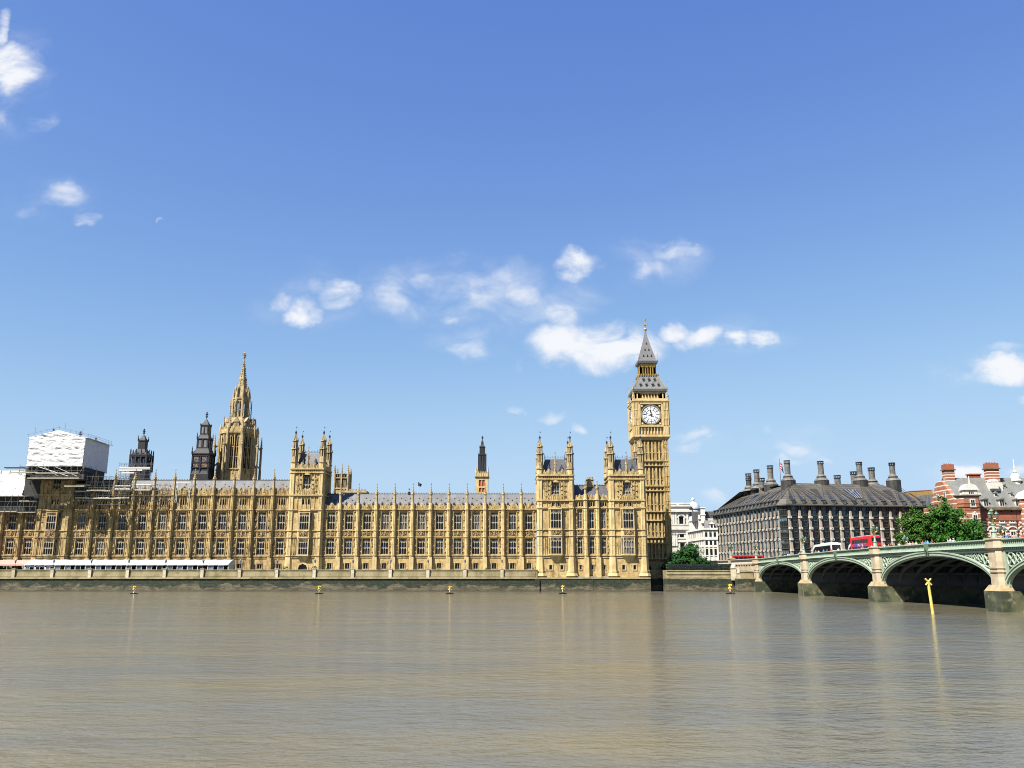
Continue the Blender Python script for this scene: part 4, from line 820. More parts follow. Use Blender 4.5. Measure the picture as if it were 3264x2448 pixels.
# slender stone turret with a black lantern
Y = 318; Z = lambda q: Zat(q, Y); cx = Xat(1536, Z(1540), Y); cy = Y + 2.4; h = 2.28
o = thing('roof_turret', 'slender stone turret with red louvres and a tall black lantern cap above the low wing', 'turret', (cx, cy, ZT)); sq = lambda r: ngon(cx, cy, r * S2, 4)
m = MB(); wall_grid(m, [cx - h, cx - 1.05, cx - .12, cx + .12, cx + 1.05, cx + h], [22, Z(1568), Z(1555), Z(1550), Z(1529), Z(1521)], lambda i, j: j in (1, 3) and i in (1, 3), cy - h, .5)
m.prism(sq(h - .55), 22, Z(1521)); m.box(cx - h, cx - h + .02, cy - h, cy + h, 22, Z(1521)); m.box(cx + h - .02, cx + h, cy - h, cy + h, 22, Z(1521))
m.prism(sq(h), Z(1524), Z(1519), 0, sq(h + .45)); m.prism(sq(h + .1), Z(1519), Z(1507))
for k in range(4):
    m.M = Matrix.Translation((cx, cy, 0)) @ Matrix.Rotation(k * math.pi / 2, 4, 'Z')
    for q in range(6): x = -h + .2 + (2 * h - .4) * q / 5; m.box(x - .2, x + .2, -h - .2, -h + .2, Z(1507), Z(1503)); m.box(x - .12, x + .12, -h - .2, -h - .005, Z(1519), Z(1508))
    m.fr(-h + .1, -h + .1, Z(1507), Z(1484), .34, .04, 6); m.M = None
m.build('shaft', 'pale_trim_stone', o)
mat('red_louvre', (.42, .05, .02), (.25, .03, .015), .6, 2.)
for xx in (-.58, .58):
    for a, b in ((1568, 1555), (1550, 1529)):
        m = MB(); m.box(cx + xx - .46, cx + xx + .46, cy - h + .3, cy - h + .36, Z(a), Z(b)); m.build('louvre', 'red_louvre', o)
m = MB(); m.prism(sq(1.62), Z(1507), Z(1448), 0, sq(1.35)); m.prism(sq(1.5), Z(1449), Z(1446)); m.prism(sq(.95), Z(1446), Z(1424)); m.prism(sq(1.1), Z(1424.5), Z(1421.5)); m.lathe(cx, cy, [(.95 * S2, Z(1421.5)), (.5 * S2, Z(1415)), (.42 * S2, Z(1405)), (.12, Z(1398))], 4)
for sx in (-1, 1):
    for sy in (-1, 1): m.prism(ngon(cx + sx * 1.4, cy + sy * 1.4, .13), Z(1507), Z(1444)); m.fr(cx + sx * .95, cy + sy * .95, Z(1446), Z(1416), .16, .03, 4)
for x in (-.5, .5): m.box(cx + x - .06, cx + x + .06, cy - 1.66, cy - 1.4, Z(1505), Z(1450))
m.build('lantern', 'dark_lead', o); m = MB(); finial(m, cx, cy, Z(1400), Z(1388) - Z(1400), .22); m.tube((cx, cy, Z(1388)), (cx, cy, Z(1384)), .04); m.build('finial', 'iron_blue', o)
# church-like tower and battlemented wall behind the low wing
Y = 332; Z = lambda q: Zat(q, Y); x0 = Xat(1066, Z(1540), Y); x1 = Xat(1109, Z(1540), Y); cx = (x0 + x1) / 2; w = x1 - x0; cy = Y + w / 2
o = thing('church_tower', 'small square stone tower with two big openings, peeking behind the middle tower', 'tower', (cx, cy, ZT))
m = MB(); wall_grid(m, [x0, x0 + .45, x0 + w / 2 - .3, x0 + w / 2 + .3, x1 - .45, x1], [20, Z(1554), Z(1527), Z(1507)], lambda i, j: j == 1 and i in (1, 3), Y, .6); m.box(x0, x1, Y + .65, Y + w, 20, Z(1508)); m.box(x1 - .02, x1, Y, Y + .66, 20, Z(1508)); m.box(x0, x0 + .02, Y, Y + .66, 20, Z(1508))
for v in (1557, 1523, 1509): m.box(x0 - .15, x1 + .15, Y - .25, Y + w + .15, Z(v) - .2, Z(v) + .15)
parapet_run(m, x0, x1, Y, Z(1522), Z(1507), False)
for xx in (x0 + .1, x0 + w / 2, x1 - .1): m.box(xx - .25, xx + .25, Y - .3, Y - .003, Z(1557), Z(1507)); 
for xx, yy, z in ((x0, Y, 1481), (x1, Y, 1481), (x0, Y + w, 1486), (x1, Y + w, 1486), (x0 + w * .33, Y + w, 1470)): m.prism(ngon(xx, yy, .45), 20, Z(1505)); crocket_spire(m, xx, yy, Z(1505), Z(z), .42, 8, 0, 3)
for k in (0, 1):
    xa = x0 + .45 + k * (w / 2 - .15)
    for q in (1, 2, 3): m.box(xa + (w / 2 - .75) * q / 4 - .07, xa + (w / 2 - .75) * q / 4 + .07, Y + .1, Y + .4, Z(1554), Z(1527))
m.build('wall', 'turret_stone', o)
for k in (0, 1): xa = x0 + .45 + k * (w / 2 - .15); m = MB(); m.box(xa, xa + w / 2 - .75, Y + .55, Y + .62, Z(1554), Z(1527)); m.build('louvre', 'black_paint', o)
Y = 326; Z = lambda q: Zat(q, Y); xa, xb = Xat(1085, Z(1565), Y), Xat(1168, Z(1565), Y); m = MB(); m.box(xa, xb, Y, Y + 6, 20, Z(1564)); n = 9
for k in range(n): q = xa + (xb - xa) * k / n; m.box(q, q + (xb - xa) / n * .6, Y, Y + .5, Z(1564), Z(1558.5))
m.box(xa - .1, xb + .1, Y - .2, Y - .003, Z(1569) - .15, Z(1569) + .15)
tag(m.build('battlement_wall', 'turret_stone'), 'battlemented grey stone wall top rising just behind the grey ribbed roof', 'wall')
# small roof cupola, flag and its staff
Y = YF + 7.2; zr = Zat(1569, Y - 7.2); m = MB(); cx = Xat(1304, zr, Y); m.fr(cx, Y, zr - .1, zr + .55, .5, .35, 8); m.fr(cx, Y, zr + .55, zr + .9, .6, .1, 8); m.tube((cx, Y, zr + .8), (cx, Y, zr + 2.1), .05); m.fr(cx, Y, zr + 1.5, zr + 1.85, .22, .2, 8); tag(m.build('roof_ventilator', 'dark_lead'), 'tiny dark ventilator cowl on the grey ridge beside the blue flag', 'ventilator')
Y = 312; zf0, zf1 = Zat(1556, Y), Zat(1536, Y); cx = Xat(1331, zf0, Y); o = thing('flag_staff', 'dark blue flag hanging from a thin staff above the grey ridge of the low wing', 'flag', (cx, Y, 25))
m = MB(); m.tube((cx, Y, 22), (cx, Y, zf1 + .4), .09, .05, 6); m.build('staff', 'white_paint', o)
m = MB(); pts = []
for i in range(7):
    for j in range(6):
        t, s = i / 6, j / 5; pts.append((cx + .06 + t * 1.5 * (1 - .3 * s), Y + .25 * math.sin(t * 7 + s * 2), zf1 - s * 1.5 - t * .6 * (1 - s) - t * .25))
m.add(pts, [(i * 6 + j, i * 6 + j + 1, (i + 1) * 6 + j + 1, (i + 1) * 6 + j) for i in range(6) for j in range(5)]); m.build('flag', 'blue_black', o)
# ------------------------------------------------------------------ river wall, terrace and what stands on it
def wall_material():
    m = bpy.data.materials.new('algae_wall'); m.use_nodes = True; nt = m.node_tree; N = nt.nodes.new; L = nt.links.new; p = nt.nodes['Principled BSDF']; p.inputs['Roughness'].default_value = .85
    geo = N('ShaderNodeNewGeometry'); sp = N('ShaderNodeSeparateXYZ'); L(geo.outputs['Position'], sp.inputs[0])
    def nz(scale, st, det=6):
        mp = N('ShaderNodeMapping'); mp.inputs['Scale'].default_value = st; L(geo.outputs['Position'], mp.inputs[0]); n = N('ShaderNodeTexNoise'); n.inputs['Scale'].default_value = scale; n.inputs['Detail'].default_value = det; n.inputs['Roughness'].default_value = .65; L(mp.outputs[0], n.inputs['Vector']); return n.outputs['Fac']
    def mth(op, a, b):
        n = N('ShaderNodeMath'); n.operation = op
        for i, x in enumerate((a, b)):
            if isinstance(x, (int, float)): n.inputs[i].default_value = x
            else: L(x, n.inputs[i])
        return n.outputs[0]
    def ramp(x, a, b):
        r = N('ShaderNodeMapRange'); L(x, r.inputs[0]); r.inputs[1].default_value = a; r.inputs[2].default_value = b; return r.outputs[0]
    def mix(f, a, b):
        x = N('ShaderNodeMix'); x.data_type = 'RGBA'; L(f, x.inputs[0])
        for i, q in ((6, a), (7, b)):
            if isinstance(q, tuple): x.inputs[i].default_value = (*alb(q), 1)
            else: L(q, x.inputs[i])
        return x.outputs[2]
    zz = mth('ADD', sp.outputs[2], mth('MULTIPLY', mth('SUBTRACT', nz(.16, (1, 1, 1.3), 7), .5), 8.5))
    zy = mth('ADD', sp.outputs[2], mth('MULTIPLY', mth('SUBTRACT', nz(.45, (1, 1, 1.5)), .5), .9))
    mud = mix(ramp(nz(.5, (1, 1, 3.)), .40, .60), (.155, .13, .078), (.055, .05, .028))
    moss = mix(ramp(nz(.8, (1, 1, 2.2)), .45, .62), (.006, .015, .007), (.032, .045, .016))
    stone = mix(ramp(nz(.6, (1, 1, 1)), .4, .65), (.30, .25, .13), (.20, .16, .07))
    c = mix(ramp(zz, 1.5, 1.9), mud, moss); c = mix(ramp(zz, 4.9, 5.6), c, moss); c = mix(ramp(zy, 3.75, 3.95), c, stone)
    c = mix(ramp(sp.outputs[2], .5, .05), c, (.045, .038, .018))
    ax = mth('ADD', sp.outputs[0], sp.outputs[1]); cb = N('ShaderNodeCombineXYZ'); L(ax, cb.inputs[0]); L(sp.outputs[2], cb.inputs[1])
    bk = N('ShaderNodeTexBrick'); bk.inputs['Scale'].default_value = 1.; bk.inputs['Brick Width'].default_value = 1.7; bk.inputs['Row Height'].default_value = .62; bk.inputs['Mortar Size'].default_value = .03; bk.inputs['Mortar'].default_value = (.45, .45, .45, 1); bk.inputs['Color1'].default_value = (1, 1, 1, 1); bk.inputs['Color2'].default_value = (.72, .72, .72, 1); L(cb.outputs[0], bk.inputs['Vector'])
    mu = N('ShaderNodeMix'); mu.data_type = 'RGBA'; mu.blend_type = 'MULTIPLY'; mu.inputs[0].default_value = 1.; L(c, mu.inputs[6]); L(bk.outputs['Color'], mu.inputs[7]); c = mu.outputs[2]
    L(c, p.inputs['Base Color']); b = N('ShaderNodeBump'); b.inputs['Distance'].default_value = .15; L(nz(1.4, (1, 1, 2)), b.inputs['Height']); L(b.outputs[0], p.inputs['Normal']); MAT['algae_wall'] = m
wall_material()
mat('parapet_stone', (.31, .26, .145), (.19, .16, .08), .88, .35, (1, 1, .5), .42, .62, col3=(.12, .115, .045), s3=(.25, (1, 1, 2.), .55, .7))
mat('light_ashlar', (.55, .49, .36), (.42, .36, .24), .85, .5, (1, 1, .6), .42, .64, brick=(1.6, .6, .012, .75, .5, False))
LAMPU = (44, 167, 287, 407, 525, 645, 764, 882, 1002, 1124, 1244, 1364, 1482, 1600)
LX = [Xat(u, 6.0, YW) for u in LAMPU]
o = thing('river_wall', 'long stone embankment wall with green algae and a panelled terrace parapet', 'wall', (-60, YW, 0))
XA, XB = 43.3, 48.3
m = MB(); m.box(-420, XA, YW, YW + 1.2, -.9, 3.8); m.box(XB, 74, YW, YW + 1.2, -.9, 4.3); m.box(XA, XB, YW + 9.0, YW + 9.6, -.9, 6.5); m.box(XA - .5, XA, YW + 1.2, YW + 9.6, -.9, 6.5); m.box(XB, XB + .5, YW + 1.2, YW + 9.6, -.9, 6.5)
m.box(7.2, 8.6, YW - .5, YW - .002, -.9, 3.79); m.box(25.0, 25.4, YW - .12, YW - .003, -.9, 3.79); m.build('base', 'algae_wall', o)
m = MB(); m.box(-420, 8.0, YW - .28, YW + 1.2, 3.8, 4.32); m.box(8.0, XA, YW - .15, YW + 1.5, 3.8, 4.25)
m.box(-420, 8.0, YW + .12, YW + .75, 4.32, 6.4)
px = [-190] + LX + [8.0]
for a, b in zip(px[:-1], px[1:]): m.frame(a + .7, b - .7, YW + .04, YW + .118, 4.5, 6.2, .16)
m.box(XB, 74, YW + .1, YW + .8, 4.3, 6.2); m.box(XB, 74, YW - .08, YW + .9, 5.2, 5.32); m.build('parapet', 'parapet_stone', o)
m = MB(); m.box(-420, 8.0, YW - .06, YW + .95, 6.4, 6.66); m.box(XB, 74, YW - .05, YW + 1.0, 6.2, 6.45); m.build('coping', 'parapet_stone', o)
for x in LX:
    m = MB(); m.box(x - .5, x + .5, YW - .32, YW + .85, 4.33, 6.7); m.box(x - .62, x + .62, YW - .42, YW + .95, 6.7, 6.95); m.prism([(x - .42, YW - .3), (x + .42, YW - .3), (x + .42, YW + .1), (x - .42, YW + .1)], 4.0, 4.34); m.build('pier', 'light_ashlar', o)
# terrace lamps
l0 = thing('terrace_lamp', 'iron lantern on the terrace wall at the far left, before the pink awning', 'lamp', (LX[0], YW + .3, 6.95), group='lamps along the terrace wall')
m = MB(); m.fr(0, 0, 0, .35, .2, .1); m.tube((0, 0, .3), (0, 0, 1.7), .075, .055, 6); m.fr(0, 0, 1.7, 1.8, .1, .2); m.build('post', 'black_paint', l0, (0, 0, 0))
m = MB(); m.fr(0, 0, 1.8, 2.5, .2, .34, 8); m.build('lantern_glass', 'pane_blue', l0, (0, 0, 0)); m = MB(); m.fr(0, 0, 2.5, 2.85, .42, .1, 8); m.fr(0, 0, 2.85, 3.1, .08, .02, 6); m.build('cap', 'grey_lead', l0, (0, 0, 0))
LL = ['iron terrace lantern by the left end of the white marquee', 'iron terrace lantern third from the left, before the brown wrapped tower', 'iron terrace lantern below the right edge of the white box', 'iron terrace lantern below the squat black lantern turret', 'iron terrace lantern below the gap between the two black turrets', 'iron terrace lantern before the right end of the white marquee', 'iron terrace lantern just right of the marquee end, before bare wall', 'iron terrace lantern just right of the arched tower door', 'iron terrace lantern below the church-like tower', 'iron terrace lantern below the blue flag, left of it', 'iron terrace lantern just right of below the blue flag', 'iron terrace lantern below the slender red-louvred turret', 'rightmost iron terrace lantern, nearest the two pavilion towers']
for x, lb in zip(LX[1:], LL): dup(l0, (x, YW + .3, 6.95), lb)
# planters on the terrace
def planter(u, r, label, mt):
    x = Xat(u, 6.5, YW + 3.5); o = thing('planter', label, 'planter', (x, YW + 3.5, ZT), group='plants in tubs on the terrace'); m = MB(); m.fr(0, 0, 0, .7, .35, .45, 8); m.build('tub', 'carved_stone', o, (0, 0, 0))
    rnd = random.Random(u); m = MB()
    for k in range(160):
        d = Vector((rnd.gauss(0, 1), rnd.gauss(0, 1), rnd.gauss(0, 1))).normalized() * r * rnd.uniform(.5, 1); c = Vector((0, 0, .9 + r)) + d; a = Vector((rnd.gauss(0, 1), rnd.gauss(0, 1), rnd.gauss(0, 1))).normalized() * .16; b = a.orthogonal().normalized() * .1; m.quad(c - a, c - b, c + a, c + b)
    m.build('foliage', mt, o, (0, 0, 0))
mat('leaf_gold', (.20, .16, .03), (.11, .12, .02), .7, .9)
for u, r, lb, mt in ((911, 1.0, 'round green shrub in a tub left of the arched tower door', 'leaf_mid'), (1002, 1.0, 'round dark shrub in a tub right of the arched tower door', 'leaf_dark'), (1044, .7, 'small green shrub under the first window right of the river tower', 'leaf_mid'), (1297, .6, 'yellowish bush in a tub under the low wing, left of the slender turret', 'leaf_gold'), (1398, .75, 'yellowish bush under a basement window left of below the slender turret', 'leaf_gold'), (1554, .85, 'bright green bush in a tub below the slender turret', 'leaf_mid'), (1706, .9, 'yellow-green bush in a tub beside the left pavilion tower', 'leaf_gold')): planter(u, r, lb, mt)
# white marquee
xa, xb = Xat(78, 8, YW + 2.6), Xat(728, 8, YW + 2.6); yf = YW + 2.6; yb = yf + 6.2; z0, z1, z2 = ZT - .3, Zat(1800, yf), Zat(1783, yb)
o = thing('marquee', 'long white marquee with scalloped roof and glazed front on the terrace', 'marquee', ((xa + xb) / 2, yf, ZT)); n = 20; bw = (xb - xa) / n
rm = MB()
for k in range(n):
    a = xa + k * bw; pts = []
    for i in range(7):
        for j in range(6):
            t = i / 6; s = j / 5; pts.append((a + bw * s, yf - .25 + (yb - yf + .2) * t, z1 + (z2 - z1) * math.sin(t * math.pi / 2) - .22 * math.sin(s * math.pi) * (1 - t * .4)))
    rm.add(pts, [(i * 6 + j, i * 6 + j + 1, (i + 1) * 6 + j + 1, (i + 1) * 6 + j) for i in range(6) for j in range(5)])
    sc_ = [(a + bw * j / 8, z1 - .28 - .13 * abs(math.sin(j * math.pi / 2))) for j in range(9)]; rm.xz([(a, z1), (a + bw, z1)] + sc_[::-1], yf - .27, yf - .24)
rm.build('canopy', 'marquee_white', o, None, True)
for x, s in ((xa, 1), (xb, -1)):
    m = MB(); prof = [(yf, z0)] + [(yf + (yb - yf) * t / 6, z1 + (z2 - z1) * math.sin(t / 6 * math.pi / 2) - .03) for t in range(7)] + [(yb, z0)]; m.yz(prof, x - .03, x + .03); m.build('end_wall', 'marquee_white', o)
m = MB()
for k in range(n + 1): x = xa + k * bw; m.box(x - .11, x + .11, yf - .1, yf + .1, z0, z1 - .05)
m.box(xa, xb, yf - .06, yf + .06, z1 - .32, z1 - .1)
for k in range(n): x = xa + (k + .52) * bw; m.box(x - .06, x + .06, yf - .08, yf + .05, z0, z1 - .3)
for k in range(3): x = xa + k * bw; m.box(x, x + bw, yf - .05, yf + .05, z1 - .75, z1 - .3); m.box(x, x + .5, yf - .05, yf + .05, z0, z1 - .3)
m.build('frame', 'white_paint', o)
for k in range(n):
    x = xa + k * bw; m = MB(); m.box(x + .12, x + bw * .5, yf + .02, yf + .05, z0, z1 - .32); m.build('window', ['pane_blue', 'glass', 'pane_blue', 'pane_blue'][k % 4], o)
m = MB(); m.box(xa + .1, xb - .1, yb - .1, yb, z0, z1); m.build('back_curtain', 'blue_black', o)
# pink awning with hedge tubs under it
x1 = xa - .15; m = MB(); o = thing('awning', 'pink canvas awning beside the white marquee at the left edge', 'awning', (x1 - 10, yf, ZT))
m.quad((x1 - 40, yf, z1 + .1), (x1, yf, z1 + .1), (x1 + .8, yb + .3, z2 - .2), (x1 - 40, yb + .3, z2 - .2)); m.box(x1 - 40, x1, yf - .03, yf + .02, z1 - .35, z1 + .1); m.build('canvas', 'pink_canvas', o)
m = MB()
for k in range(6): m.tube((x1 - .4 - k * 5, yf + .05, z0), (x1 - .4 - k * 5, yf + .05, z1), .06)
m.build('poles', 'white_paint', o)
for k, lb in ((0, 'clipped dark hedge tub under the pink awning next to the marquee'), (1, 'clipped dark hedge tub under the pink awning, further left')):
    cx = x1 - 3.2 - k * 5.2; rnd = random.Random(k); o = thing('planter', lb, 'planter', (cx, yf + 1.2, ZT)); m = MB(); m.box(-1.9, 1.9, -.3, .3, -.2, .7); m.build('tub', 'dark_stone', o, (0, 0, 0)); m = MB()
    for q in range(420): c = Vector((rnd.uniform(-1.9, 1.9), rnd.uniform(-.4, .4), rnd.uniform(.7, 2.3))); a = Vector((rnd.gauss(0, 1), rnd.gauss(0, 1), rnd.gauss(0, 1))).normalized() * .2; b = a.orthogonal().normalized() * .14; m.quad(c - a, c - b, c + a, c + b)
    m.build('foliage', 'leaf_dark', o, (0, 0, 0))
# ------------------------------------------------------------------ sheeting and scaffolding at the left
def sheet(mb, P, nu, nv, amp, seed, mi=0, fr=(1., 1.)):
    """P(s,t) -> point and outward normal; a wrinkled sheet"""
    vs = []
    for i in range(nu + 1):
        for j in range(nv + 1):
            s, t = i / nu, j / nv; p, nn, x, z = P(s, t); q = Vector((x * .42 * fr[0] + z * .25, z * .95 * fr[1], seed)); d = abs(noise.noise(q)) * 1.3 + .5 * abs(noise.noise(q * 2.3)) + .18 * noise.noise(q * 5.)
            d += .25 * abs(math.sin(z * math.pi / 2.05)) ** .6
            vs.append(p + nn * (amp * d))
    mb.add(vs, [(i * (nv + 1) + j, (i + 1) * (nv + 1) + j, (i + 1) * (nv + 1) + j + 1, i * (nv + 1) + j + 1) for i in range(nu) for j in range(nv)], mi)
def tubes_grid(m, x0, x1, y0, y1, z0, z1, dx, dz, r=.05, brace=True):
    nx = max(1, round((x1 - x0) / dx)); nz = max(1, round((z1 - z0) / dz))
    for y in (y0, y1):
        for i in range(nx + 1): x = x0 + (x1 - x0) * i / nx; m.tube((x, y, z0 - .3), (x, y, z1 + .6), r, r, 4)
        for k in range(nz + 1): z = z0 + (z1 - z0) * k / nz; m.tube((x0 - .4, y, z), (x1 + .4, y, z), r, r, 4)
    for i in range(nx + 1):
        x = x0 + (x1 - x0) * i / nx
        for k in range(nz + 1): z = z0 + (z1 - z0) * k / nz; m.tube((x, y0, z), (x, y1, z), r, r, 4)
    if brace:
        for i in range(0, nx, 2): xa, xb = x0 + (x1 - x0) * i / nx, x0 + (x1 - x0) * (i + 1) / nx; m.tube((xa, y0, z0), (xb, y0, z1), r, r, 4)
yb0 = 279.0; bx0, bx1, bz0, bz1, bza = -158.2, -139.9, Zat(1486, yb0), Zat(1396, yb0), Zat(1372, yb0); bd = 17.0
o = thing('sheeted_enclosure', 'white sheeted box with shallow gable wrapped round a tower top on scaffolding', 'scaffold enclosure', ((bx0 + bx1) / 2, yb0, bz0))
def gable(s): return bz1 + (bza - bz1) * (1 - abs(s * 2 - 1))
m = MB(); sheet(m, lambda s, t: (Vector((bx0 + (bx1 - bx0) * s, yb0, bz0 + (gable(s) - bz0) * t)), Vector((0, -1, 0)), bx0 + (bx1 - bx0) * s, bz0 + (gable(s) - bz0) * t), 100, 66, .30, 1.3); m.build('front_sheet', 'white_sheet', o, None, True)
m = MB(); sheet(m, lambda s, t: (Vector((bx1, yb0 + bd * s, bz0 - .6 + (bz1 - bz0 + .6) * t)), Vector((1, 0, 0)), yb0 + bd * s, bz0 + (bz1 - bz0) * t), 60, 40, .16, 5.3); m.build('side_sheet', 'sheet_shade_copy', o, None, True); m = MB(); sheet(m, lambda s, t: (Vector((bx0, yb0 + bd * s, bz0 + (bz1 - bz0) * t)), Vector((-1, 0, 0)), yb0 + bd * s, bz0 + (bz1 - bz0) * t), 40, 30, .2, 8.1); m.build('side_sheet', 'sheet_shade_copy', o, None, True)
m = MB(); xm = (bx0 + bx1) / 2; m.xz([(bx0 - .8, bz1 - .1), (xm, bza - .05), (bx1 + .9, bz1 - .1), (bx1 + .9, bz1 + .06), (xm, bza + .12), (bx0 - .8, bz1 + .06)], yb0 + .02, yb0 + bd + 1.0); m.box(bx0, bx1, yb0 + bd - .1, yb0 + bd, bz0, bz1); m.build('roof', 'sheet_shade_copy', o)
m = MB()
for k in range(11): s = k / 10; x = bx0 - .6 + (bx1 - bx0 + 1.2) * s; z = gable(min(1, max(0, s))); m.tube((x, yb0 + .3, z - .2), (x, yb0 + .3, z + (3.2 if k in (1, 6, 9) else 1.5)), .045, .04, 4)
for a, b in ((0, .5), (.5, 1)): m.tube((bx0 - 1.2 + (bx1 - bx0 + 2) * a, yb0 + .3, gable(a) + 1.1), (bx0 - 1.2 + (bx1 - bx0 + 2) * b, yb0 + .3, gable(b) + 1.1), .045, .045, 4)
for k in range(9): y = yb0 + bd * k / 8; m.tube((bx1 + .7, y, bz1), (bx1 + .7, y, bz1 + 1.4), .045, .04, 4)
for z in (.7, 1.3): m.tube((bx1 + .7, yb0, bz1 + z), (bx1 + .7, yb0 + bd, bz1 + z), .04, .04, 4)
m.build('guard_rails', 'steel_tube', o)
for u, v in ((171.6, 1374), (257, 1382), (306, 1402)):
    Yq = yb0 + 4 if u < 300 else yb0 + 13; zt = Zat(v - 8, Yq); x = Xat(u, zt, Yq); m = MB(); finial(m, x, Yq, zt - 2.9, 2.9, .3); m.build('finial', 'iron_blue', o)
# scaffold platform below the box
z0, z1 = Zat(1528, yb0), bz0 - .15
o = thing('scaffolding', 'dark scaffold platform of tubes and boards carrying the white sheeted box', 'scaffolding', (xm, yb0, z0))
m = MB(); tubes_grid(m, bx0 - 1.5, bx1 + .8, yb0 - .9, yb0 + 4.5, z0 + .2, z1, 1.9, 1.35, .055); tubes_grid(m, bx1 + 1.2, bx1 + 14, yb0 + 1.5, yb0 + 7, z0 - 8, z1 - 3, 1.9, 1.9, .05)
for a, b in ((.25, .8), (.35, .62), (.55, .95)): m.tube((bx0 + (bx1 - bx0) * a, yb0 - 1.2, z1 - .2), (bx0 + (bx1 - bx0) * b, yb0 - 1.2, z0 + .9), .12, .12, 5)
m.build('tubes', 'steel_tube', o)
m = MB(); m.box(bx0 - .6, bx1 + .3, yb0 + 1.2, yb0 + 15, z0 + .2, z1 - .1); m.box(bx1 + .4, bx1 + 13, yb0 + 7.2, yb0 + 8, z0 - 7.5, z1 - 3.5); m.build('debris_net', 'scaffold_net', o)
for (x0, x1, y, z, mt) in ((bx0 + 1.5, bx1 - .2, yb0 - 1.0, z0 + .1, 'scaffold_board'), (bx0 - 4.5, bx0 + 4.5, yb0 - .9, z0 + 2.0, 'scaffold_board'), (bx0 + 4, bx1 - .5, yb0 - .95, z0 + 1.75, 'scaffold_board'), (bx0 - 6.5, bx0 + .2, yb0 - .8, z1 - .6, 'scaffold_net'), (bx1 - 4.5, bx1 + 2, yb0 - 1.2, z0 - 2.5, 'scaffold_board'), (bx1 + 1.5, bx1 + 8, yb0 + 1.3, z0 - 3.6, 'scaffold_board'), (bx1 + 1.5, bx1 + 13, yb0 + 1.3, z0 - 6.2, 'scaffold_board')):
    m = MB(); m.box(x0, x1, y - .35, y + .9, z, z + .09); m.box(x0, x1, y - .38, y - .33, z + .1, z + .32); m.build('boards', mt, o)
# sheeted roof of the far left wing
yl = 283.6; z0, z1, zt = Zat(1582, yl), Zat(1509, yl), Zat(1497, yl); xl1 = Xat(132, z0, yl)
o = thing('sheeted_roof', 'white plastic sheeting over the roof of the left-edge wing', 'roof sheeting', (xl1 - 12, yl, z0))
m = MB(); sheet(m, lambda s, t: (Vector((-200 + (xl1 - 6.5 + 200) * s, yl + 2.5 * t, z0 + (z1 - z0) * t)), Vector((0, -1, .2)), -200 + (xl1 + 200) * s, z0 + (z1 - z0) * t), 160, 44, .34, 2.7); m.build('front_sheet', 'white_sheet', o, None, True)
m = MB(); m.box(-200, xl1 - 3, yl + 2.7, yl + 16, z1 - .5, zt)
for k in range(14): x = xl1 - 4 - k * 3.; m.box(x - .12, x + .12, yl + 2.5, yl + 2.69, z1 - .3, zt + .1)
m.build('edge_board', 'sheet_shade_copy', o); m = MB(); m.box(-200, xl1 - 1, yl + 3, yl + 14, z0 + .3, z1 - .6); m.build('backing', 'scaffold_net', o)
o = thing('scaffolding', 'dark tube scaffold with netting under the sheeted roof at the left edge', 'scaffolding', (xl1 - 12, yl, z0))
m = MB(); tubes_grid(m, -190, xl1 - .8, yl - 1.2, yl + .4, Zat(1632, yl), z0 - .1, 2.0, 2.0, .05); m.build('tubes', 'steel_tube', o)
m = MB(); m.box(-190, xl1 - .8, yl + .45, yl + .6, Zat(1629, yl), z0 - .05); m.box(xl1 - 6.3, xl1 - .2, yl + .5, yl + 2.4, z0, z1 - 1.5); m.build('debris_net', 'scaffold_net', o)
for (x0, x1, z) in ((-190, xl1 - 3, z0 - .1), (xl1 - 6.5, xl1 - 1, Zat(1635, yl)), (xl1 - 13, xl1 - 7, Zat(1633, yl)), (xl1 - 6.5, xl1 - 1, Zat(1600, yl))): m = MB(); m.box(x0, x1, yl - 1.1, yl + .35, z, z + .1); m.box(x0, x1, yl - 1.15, yl - 1.1, z, z + .35); m.build('boards', 'scaffold_board', o)
# white-boarded roof scaffold along the tall wing
o = thing('scaffolding', 'roof scaffold with pale boards along the tall wing beside the sheeted box', 'scaffolding', (-125, YF, Zat(1590, YF)))
m = MB(); tubes_grid(m, -144, -113, YF - 1.9, YF - .9, Zat(1598, YF), Zat(1548, YF), 1.65, 1.7, .045); m.build('tubes', 'steel_tube', o)
for (x0, x1, v, mt) in ((-143.5, -138.9, 1590, 'scaffold_board'), (-137.2, -132.3, 1590, 'white_paint'), (-130.7, -125.8, 1590, 'scaffold_board'), (-137.4, -132.3, 1568, 'scaffold_board'), (-143.8, -139, 1570, 'scaffold_board'), (-130.8, -125.7, 1562, 'white_paint'), (-130.8, -125.7, 1552, 'scaffold_board'), (-124.2, -119.2, 1565, 'scaffold_board'), (-124, -119, 1548, 'white_paint'), (-143.8, -139, 1550, 'scaffold_board')):
    z = Zat(v, YF); m = MB(); m.box(x0, x1, YF - 1.9, YF - 1.0, z, z + .12); m.box(x0, x1, YF - 1.95, YF - 1.9, z, z + .4); m.build('boards', mt, o)
m = MB(); m.box(-144.2, -139, YF - .85, YF - .7, Zat(1588, YF), Zat(1540, YF)); m.box(-137.6, -132.3, YF - .85, YF - .7, Zat(1586, YF), Zat(1568, YF)); m.build('debris_net', 'scaffold_net', o)
o = thing('scaffolding', 'pale ladders and boards on one roof bay below the black three-tier turret', 'scaffolding', (-108, YF, Zat(1600, YF)))
m = MB()
for x in (-110.6, -106.4):
    for dx in (-.25, .25): m.tube((x + dx, YF - 1.5, Zat(1602, YF)), (x + dx, YF - 1.5, Zat(1537, YF)), .06, .06, 4)
    for k in range(16): z = Zat(1602, YF) + k * .43; m.tube((x - .25, YF - 1.5, z), (x + .25, YF - 1.5, z), .05, .05, 4)
